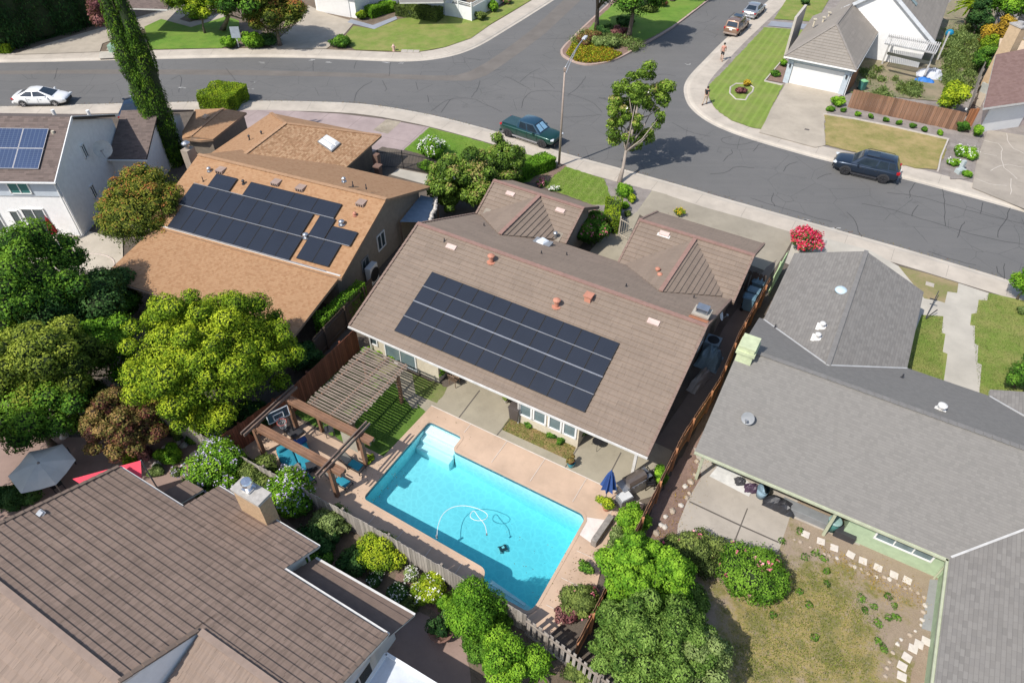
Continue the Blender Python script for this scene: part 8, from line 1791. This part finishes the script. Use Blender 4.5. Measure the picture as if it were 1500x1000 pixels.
# grey house back yard
tree('citrus_tree', 'bright green citrus tree beside the pool yard fence', 'tree', (925, 838), 2.2, 52, 1.6, 50, .32, 13000, .11, L_BRI, 160, tr=.1, tv=.12, ry=52); tree('citrus_tree', 'right hand bright green citrus tree reaching toward the dry lawn', 'tree', (982, 850), 2.0, 44, 1.4, 34, .32, 9000, .11, L_BRI, 161, tr=.1, ry=44)
tree('tree', 'large grey green fine leaved tree at the bottom behind the fence corner', 'tree', (955, 945), 2.5, 96, 1.7, 120, .33, 34000, .09, L_FINE, 162, tr=.15, tv=.13, ry=75)
tree('tree', 'grey green spreading tree at the bottom edge casting shade on the dry lawn', 'tree', (1020, 970), 2.2, 52, 1.4, 36, .34, 10000, .095, L_GRY, 163, tr=.1)
bush('shrub', 'loose green undergrowth filling the fence corner between citrus and grey green tree', 'shrub', (905, 895), 1.3, 36, L_BRI, 305, 5000, .095, 18, ry=30); bush('shrub', 'wispy olive undergrowth between the citrus tree and the dry lawn', 'shrub', (1010, 880), 1.0, 30, L_FINE, 306, 3600, .09, 14, ry=30)
bush('rose_bush', 'large rose bush with pink blossoms at the concrete patio edge', 'shrub', (1103, 843), 1.7, 54, L_ROSE, 164, 11000, .09, 26, flower=F_PNK, fn=16, fsize=.12, ry=56); bush('rose_bush', 'olive rose bush with scattered pink and white blossoms beside the citrus', 'shrub', (1020, 808), 1.5, 46, L_OLV, 165, 7000, .09, 18, flower=F_PNK, fn=10, fsize=.12, ry=38)
bush('rose_bush', 'red flowering low rose at the right of the large rose bush', 'shrub', (1122, 868), .9, 16, L_MID, 166, 1300, .09, 8, flower=F_RED, fn=8, fsize=.12)
bush('shrub', 'bright green climbing shrub on the fence beside the barbecue', 'shrub', (930, 762), 1.2, 26, L_BRI, 167, 3600, .1, 12, ry=30); bush('shrub', 'yellow green shrub beside the fence under the roof corner', 'shrub', (968, 694), 1.2, 12, L_BRI, 168, 1200, .1, ry=22); bush('shrub', 'grey green wispy shrub behind the stone wall by the pool', 'shrub', (905, 788), .7, 16, L_GRY, 169, 1200, .09, ry=20)
bush('shrub', 'dark flowering shrub at the lower pool deck corner', 'shrub', (850, 880), 1.1, 34, L_OLV, 170, 4200, .09, 12, flower=F_PNK, fn=8, ry=30); bush('shrub', 'dark purple edged shrub inside the bottom fence', 'shrub', (828, 898), .8, 18, L_PUR, 171, 800, .09)
for i, (x, y) in enumerate([(1172, 776), (1148, 793), (1180, 815), (1193, 809), (1207, 819), (1210, 836), (1172, 866), (1185, 887), (1210, 854), (1303, 875), (1311, 888), (1280, 888), (1287, 912), (1301, 906), (1312, 904), (1297, 952), (1285, 938), (1194, 934), (1133, 900), (1262, 875), (1268, 895)]):
    bush('weed_clump', 'small dark green weed tuft on the dry lawn', 'weed', (x, y), .16, random.uniform(3, 6), L_MID, 180 + i, 60, .13, 3, core=0, aspect=.22, group='weed tufts on the dry lawn')
scatter('lawn_weeds', [[(1150, 830), (1210, 830), (1270, 860), (1290, 910), (1280, 1000), (1080, 1000), (1070, 920)]], 15000, .06, L_OLV2, 205, .15, .05, .3, 500)
scatter('dry_stalks', [[(1010, 700), (1025, 670), (1025, 700), (985, 790), (960, 790)], [(1200, 800), (1350, 860), (1350, 900), (1250, 850)]], 1800, .08, L_GLD, 206, .15, .12, .25, 60)
# lower left garden
bush('lilac_shrub', 'large lilac flowering shrub beside the open pergola corner', 'shrub', (322, 680), 2.0, 50, L_BRI, 210, 10000, .095, 24, flower=F_LIL, fn=190, fsize=.075, ry=46); bush('lilac_shrub', 'lilac flowering shrub right behind the tan brick chimney', 'shrub', (428, 722), 2.0, 42, L_BRI, 211, 9000, .095, 22, flower=F_LIL, fn=170, fsize=.075, ry=46)
bush('shrub', 'olive shrub between the two lilac flowering shrubs', 'shrub', (378, 695), 1.6, 30, L_OLV, 212, 4500, .095, 12, ry=30); bush('shrub', 'pale dried vine on the grey fence near the pool corner', 'shrub', (487, 765), 1.4, 30, L_GRY, 213, 3200, .09, 10, ry=30)
bush('shrub', 'dark shaded shrub in the bed behind the chimney', 'shrub', (462, 790), 1.1, 40, L_DRK, 214, 4200, .1, 12, ry=30); bush('shrub', 'yellow green airy shrub against the grey board fence', 'shrub', (556, 806), 1.4, 40, L_YEL, 215, 4500, .085, 14, ry=32); bush('shrub', 'dark green shrub below the airy yellow green one', 'shrub', (515, 825), .8, 28, L_DRK, 216, 2400, .09, 8)
bush('flowering_shrub', 'dark mound with tiny white flowers near the clay bowl, left one', 'shrub', (547, 848), .6, 15, L_DRK, 217, 1200, .08, flower=F_WHT, fn=40, fsize=.04); bush('flowering_shrub', 'dark mound with tiny white flowers near the clay bowl, right one', 'shrub', (583, 866), .6, 20, L_DRK, 218, 1800, .08, flower=F_WHT, fn=60, fsize=.04)
bush('flowering_shrub', 'yellow green bed shrub with white blossoms at the board fence', 'shrub', (630, 862), .9, 32, L_YEL, 219, 4200, .085, 12, flower=F_WHT, fn=60, fsize=.06, ry=26); bush('flowering_shrub', 'white blossoming low shrub near the fence post', 'shrub', (603, 842), .6, 14, L_GRY, 220, 1000, .08, flower=F_WHT, fn=60, fsize=.06); bush('shrub', 'green shrub at the tip of the planted bed', 'shrub', (655, 882), .7, 18, L_BRI, 221, 1600, .085)
tree('round_shrub', 'clipped bright green ball shaped tree at the bottom fence', 'tree', (694, 903), 1.6, 34, 1.25, 14, .5, 9500, .085, L_BRI, 222, tr=.07, hz=.2, ctr=.85, ry=36)
tree('tree', 'bright green shrub tree at the bottom edge below the ball shaped one', 'tree', (742, 962), 1.3, 46, 1.1, 18, .45, 9500, .085, L_BRI, 223, tr=.07, ry=44); bush('shrub', 'dark green mound beside the terrace at the bottom', 'shrub', (700, 945), .8, 24, L_MID, 224, 2200, .085)
palm('big leaved tropical plant at the bottom edge by the picket fence', G(788, 988, .14), .2, 16, .75, L_BRI, 225, 'plant', .06); palm('broad leaved plant beside the picket fence end', G(800, 968, .14), .2, 12, .6, L_BRI, 226, 'plant', .06); bush('shrub', 'olive groundcover shrub along the picket fence', 'shrub', (850, 985), .6, 34, L_OLV, 227, 2600, .085, ry=18)
bush('shrub', 'yellow green low shrub below the bronze maple', 'shrub', (188, 670), .7, 15, L_YEL, 228, 1300, .09); bush('shrub', 'bright grassy clump beside the coral shade sail', 'shrub', (248, 665), .8, 22, L_BRI, 229, 2200, .09, ry=18); bush('shrub', 'dark purple shrub beside the stone bowl planter', 'shrub', (212, 664), .7, 13, L_PUR, 230, 900, .09); bush('shrub', 'dark green shrub at the left edge below the white umbrella', 'shrub', (22, 726), 1.2, 38, L_DRK, 231, 4200, .1, 12, ry=26)
bush('shrub', 'small blue flowering plant at the terrace edge', 'shrub', (257, 690), .4, 9, L_GRY, 232, 400, .08, flower=F_LIL, fn=20, fsize=.05); hedge('hedge', 'ivy hedge climbing between the tan and the brown roofed houses', G(474, 505, 0), G(535, 448, 0), .7, 1.9, L_BRI, 233, 6500, .1)
bush('shrub', 'dark understorey shrub below the olive green tree', 'shrub', (110, 470), 2.2, 40, L_DRK, 300, 5000, .12, 12, ry=30); bush('shrub', 'dark understorey shrub beside the bronze maple trunk', 'shrub', (125, 575), 1.8, 36, L_DRK, 301, 5000, .12, 12, ry=34)
bush('shrub', 'dark ivy mound against the grey fence under the yellow green tree', 'shrub', (255, 600), 1.5, 34, L_MID, 302, 4500, .11, 12, ry=24); bush('shrub', 'dark green mound at the pool terrace edge below the tan roof', 'shrub', (185, 440), 2.0, 26, L_MID, 303, 3500, .11, 10, ry=36); bush('shrub', 'dark shrub between red brown fence and yellow green tree', 'shrub', (370, 610), 1.6, 40, L_DRK, 304, 4500, .11, 12, ry=28)
bush('shrub', 'dark vine mass over the red brown fence below the yellow tree', 'shrub', (440, 520), 2.0, 34, L_DRK, 234, 4500, .1, 12, ry=26)
for i, (x, y, l) in enumerate(((773, 621, 'left'), (808, 637, 'middle'), (822, 644, 'right'))): bush('shrub', l + ' small green shrub against the cream wall in the planting strip', 'shrub', (x, y), .35, 6 + i, L_MID, 240 + i, 260, .08, 4)
for i, (x, y, r_) in enumerate(((545, 512, 11), (573, 524, 8), (556, 518, 6))): bush('shrub', ['bright clump at the lattice pergola corner by the wall', 'small clump beside the sliding door', 'tiny clump between the two wall clumps'][i], 'shrub', (x, y), .5, r_, L_BRI, 250 + i, 400, .09, 4)
bush('shrub', 'tangled green vine over the lattice pergola corner', 'shrub', (537, 521), 2.3, 7, L_MID, 255, 300, .09); bush('shrub', 'spiky plant by the front pergola post', 'shrub', (541, 672), .5, 7, L_YEL, 256, 250, .1)
scatter('leaf_litter', [[(860, 800), (885, 830), (850, 870), (820, 880), (845, 800)], [(560, 650), (600, 690), (560, 740), (500, 720), (470, 700)], [(750, 600), (840, 650), (830, 670), (740, 625)]], 500, .045, L_BRZ, 260, .205, .01, .7)
scatter('leaf_litter', [[(180, 400), (420, 470), (430, 480), (300, 440)]], 2, .045, L_BRZ, 261, .205, .01, .7)
# grass blades where lawns are close or lush
for i, (poly, n, m) in enumerate((([(629, 188), (735, 216), (812, 240), (800, 262), (700, 262), (640, 232), (596, 219)], 14000, L_BRI), ([(828, 244), (886, 263), (899, 299), (868, 299), (792, 271)], 9000, L_BRI), ([(746, 612), (844.5, 653), (835, 674.5), (734, 628.5)], 3500, L_OLV), ([(500, 540), (606, 597), (557, 660), (541, 647), (470, 590)], 9000, L_MID), ([(1448, 430), (1434, 445), (1423, 470), (1434, 575), (1500, 590), (1510, 450)], 9000, L_OLV), ([(1350, 461), (1382, 463), (1381, 515), (1382, 558), (1328, 540)], 4000, L_OLV))):
    scatter('lawn_grass', [poly], n, .055, m, 270 + i, .16, .03, .3)
scatter('leaf_litter', [[(700, 740), (870, 830), (880, 850), (800, 900)], [(940, 300), (1100, 345), (1060, 380), (930, 330)], [(600, 620), (640, 600), (700, 640), (680, 655)]], 260, .05, L_BRZ, 320, .19, .01, .7)
scatter('gutter_litter', [[(0, 154), (192, 149), (370, 145.5), (521, 148.5), (602, 160), (680, 177), (780, 206), (909, 243), (1017, 273), (1100, 297), (1280, 347), (1465, 402), (1465, 406), (1280, 351), (1100, 301), (909, 247), (780, 210), (680, 181), (602, 163), (521, 152), (370, 149), (0, 158)]], 900, .08, L_BRZ, 321, .02, .01, .6)
for i, (x, y, h, r_, m, l) in enumerate(((285, 640, .6, 16, L_MID, 'green mound between boulders at the foot of the grey fence'), (262, 632, .5, 12, L_OLV, 'olive mound beside the stone bowl planter'), (228, 690, .45, 11, L_GRY, 'grey green edging plant by the coral shade sail'), (300, 705, .5, 14, L_BRI, 'bright low plant below the large lilac shrub'), (470, 820, .7, 24, L_MID, 'green low plant in the bed above the lower brown roof'), (600, 885, .5, 18, L_OLV, 'olive edging plant at the terrace curve'), (735, 905, .9, 20, L_MID, 'mid green shrub behind the ball shaped tree at the fence'))):
    bush('shrub', l, 'shrub', (x, y), h, r_, m, 330 + i, 1400, .09, 9)
# ------------------------------------------------------------------ camera, sun, sky
sc = bpy.context.scene
cam = bpy.data.cameras.new('camera'); co = bpy.data.objects.new('camera', cam); COL.objects.link(co)
cam.sensor_width = 36; cam.lens = 36 * FOC / 1500; cam.clip_start = .5; cam.clip_end = 3000
co.matrix_world = Matrix((( _rt.x, _up.x, -_fw.x, 0), (_rt.y, _up.y, -_fw.y, 0), (_rt.z, _up.z, -_fw.z, CAMH), (0, 0, 0, 1))); sc.camera = co
AZ, EL = R(38), R(50)
d = Vector((math.cos(AZ) * math.cos(EL), math.sin(AZ) * math.cos(EL), -math.sin(EL)))
sl_ = bpy.data.lights.new('sun', 'SUN'); sl_.energy = 4.75; sl_.angle = R(.53); sl_.color = (1, .955, .89); so_ = bpy.data.objects.new('sun', sl_); COL.objects.link(so_); so_.rotation_euler = d.to_track_quat('-Z', 'Y').to_euler()
w = bpy.data.worlds.new('World'); sc.world = w; w.use_nodes = True; nt = w.node_tree; bg = nt.nodes['Background']
sky = nt.nodes.new('ShaderNodeTexSky'); sky.sky_type = 'NISHITA'; sky.sun_disc = False; sky.sun_elevation = EL; sky.sun_rotation = R(232); sky.air_density = 1.0; sky.dust_density = 1.2
nt.links.new(sky.outputs[0], bg.inputs[0]); bg.inputs[1].default_value = .16
sc.view_settings.view_transform = 'Standard'; sc.view_settings.look = 'None'; sc.view_settings.exposure = 0; sc.view_settings.gamma = 1
sc.cycles.max_bounces = 6; sc.cycles.transparent_max_bounces = 12; sc.cycles.diffuse_bounces = 3; sc.cycles.use_denoising = True
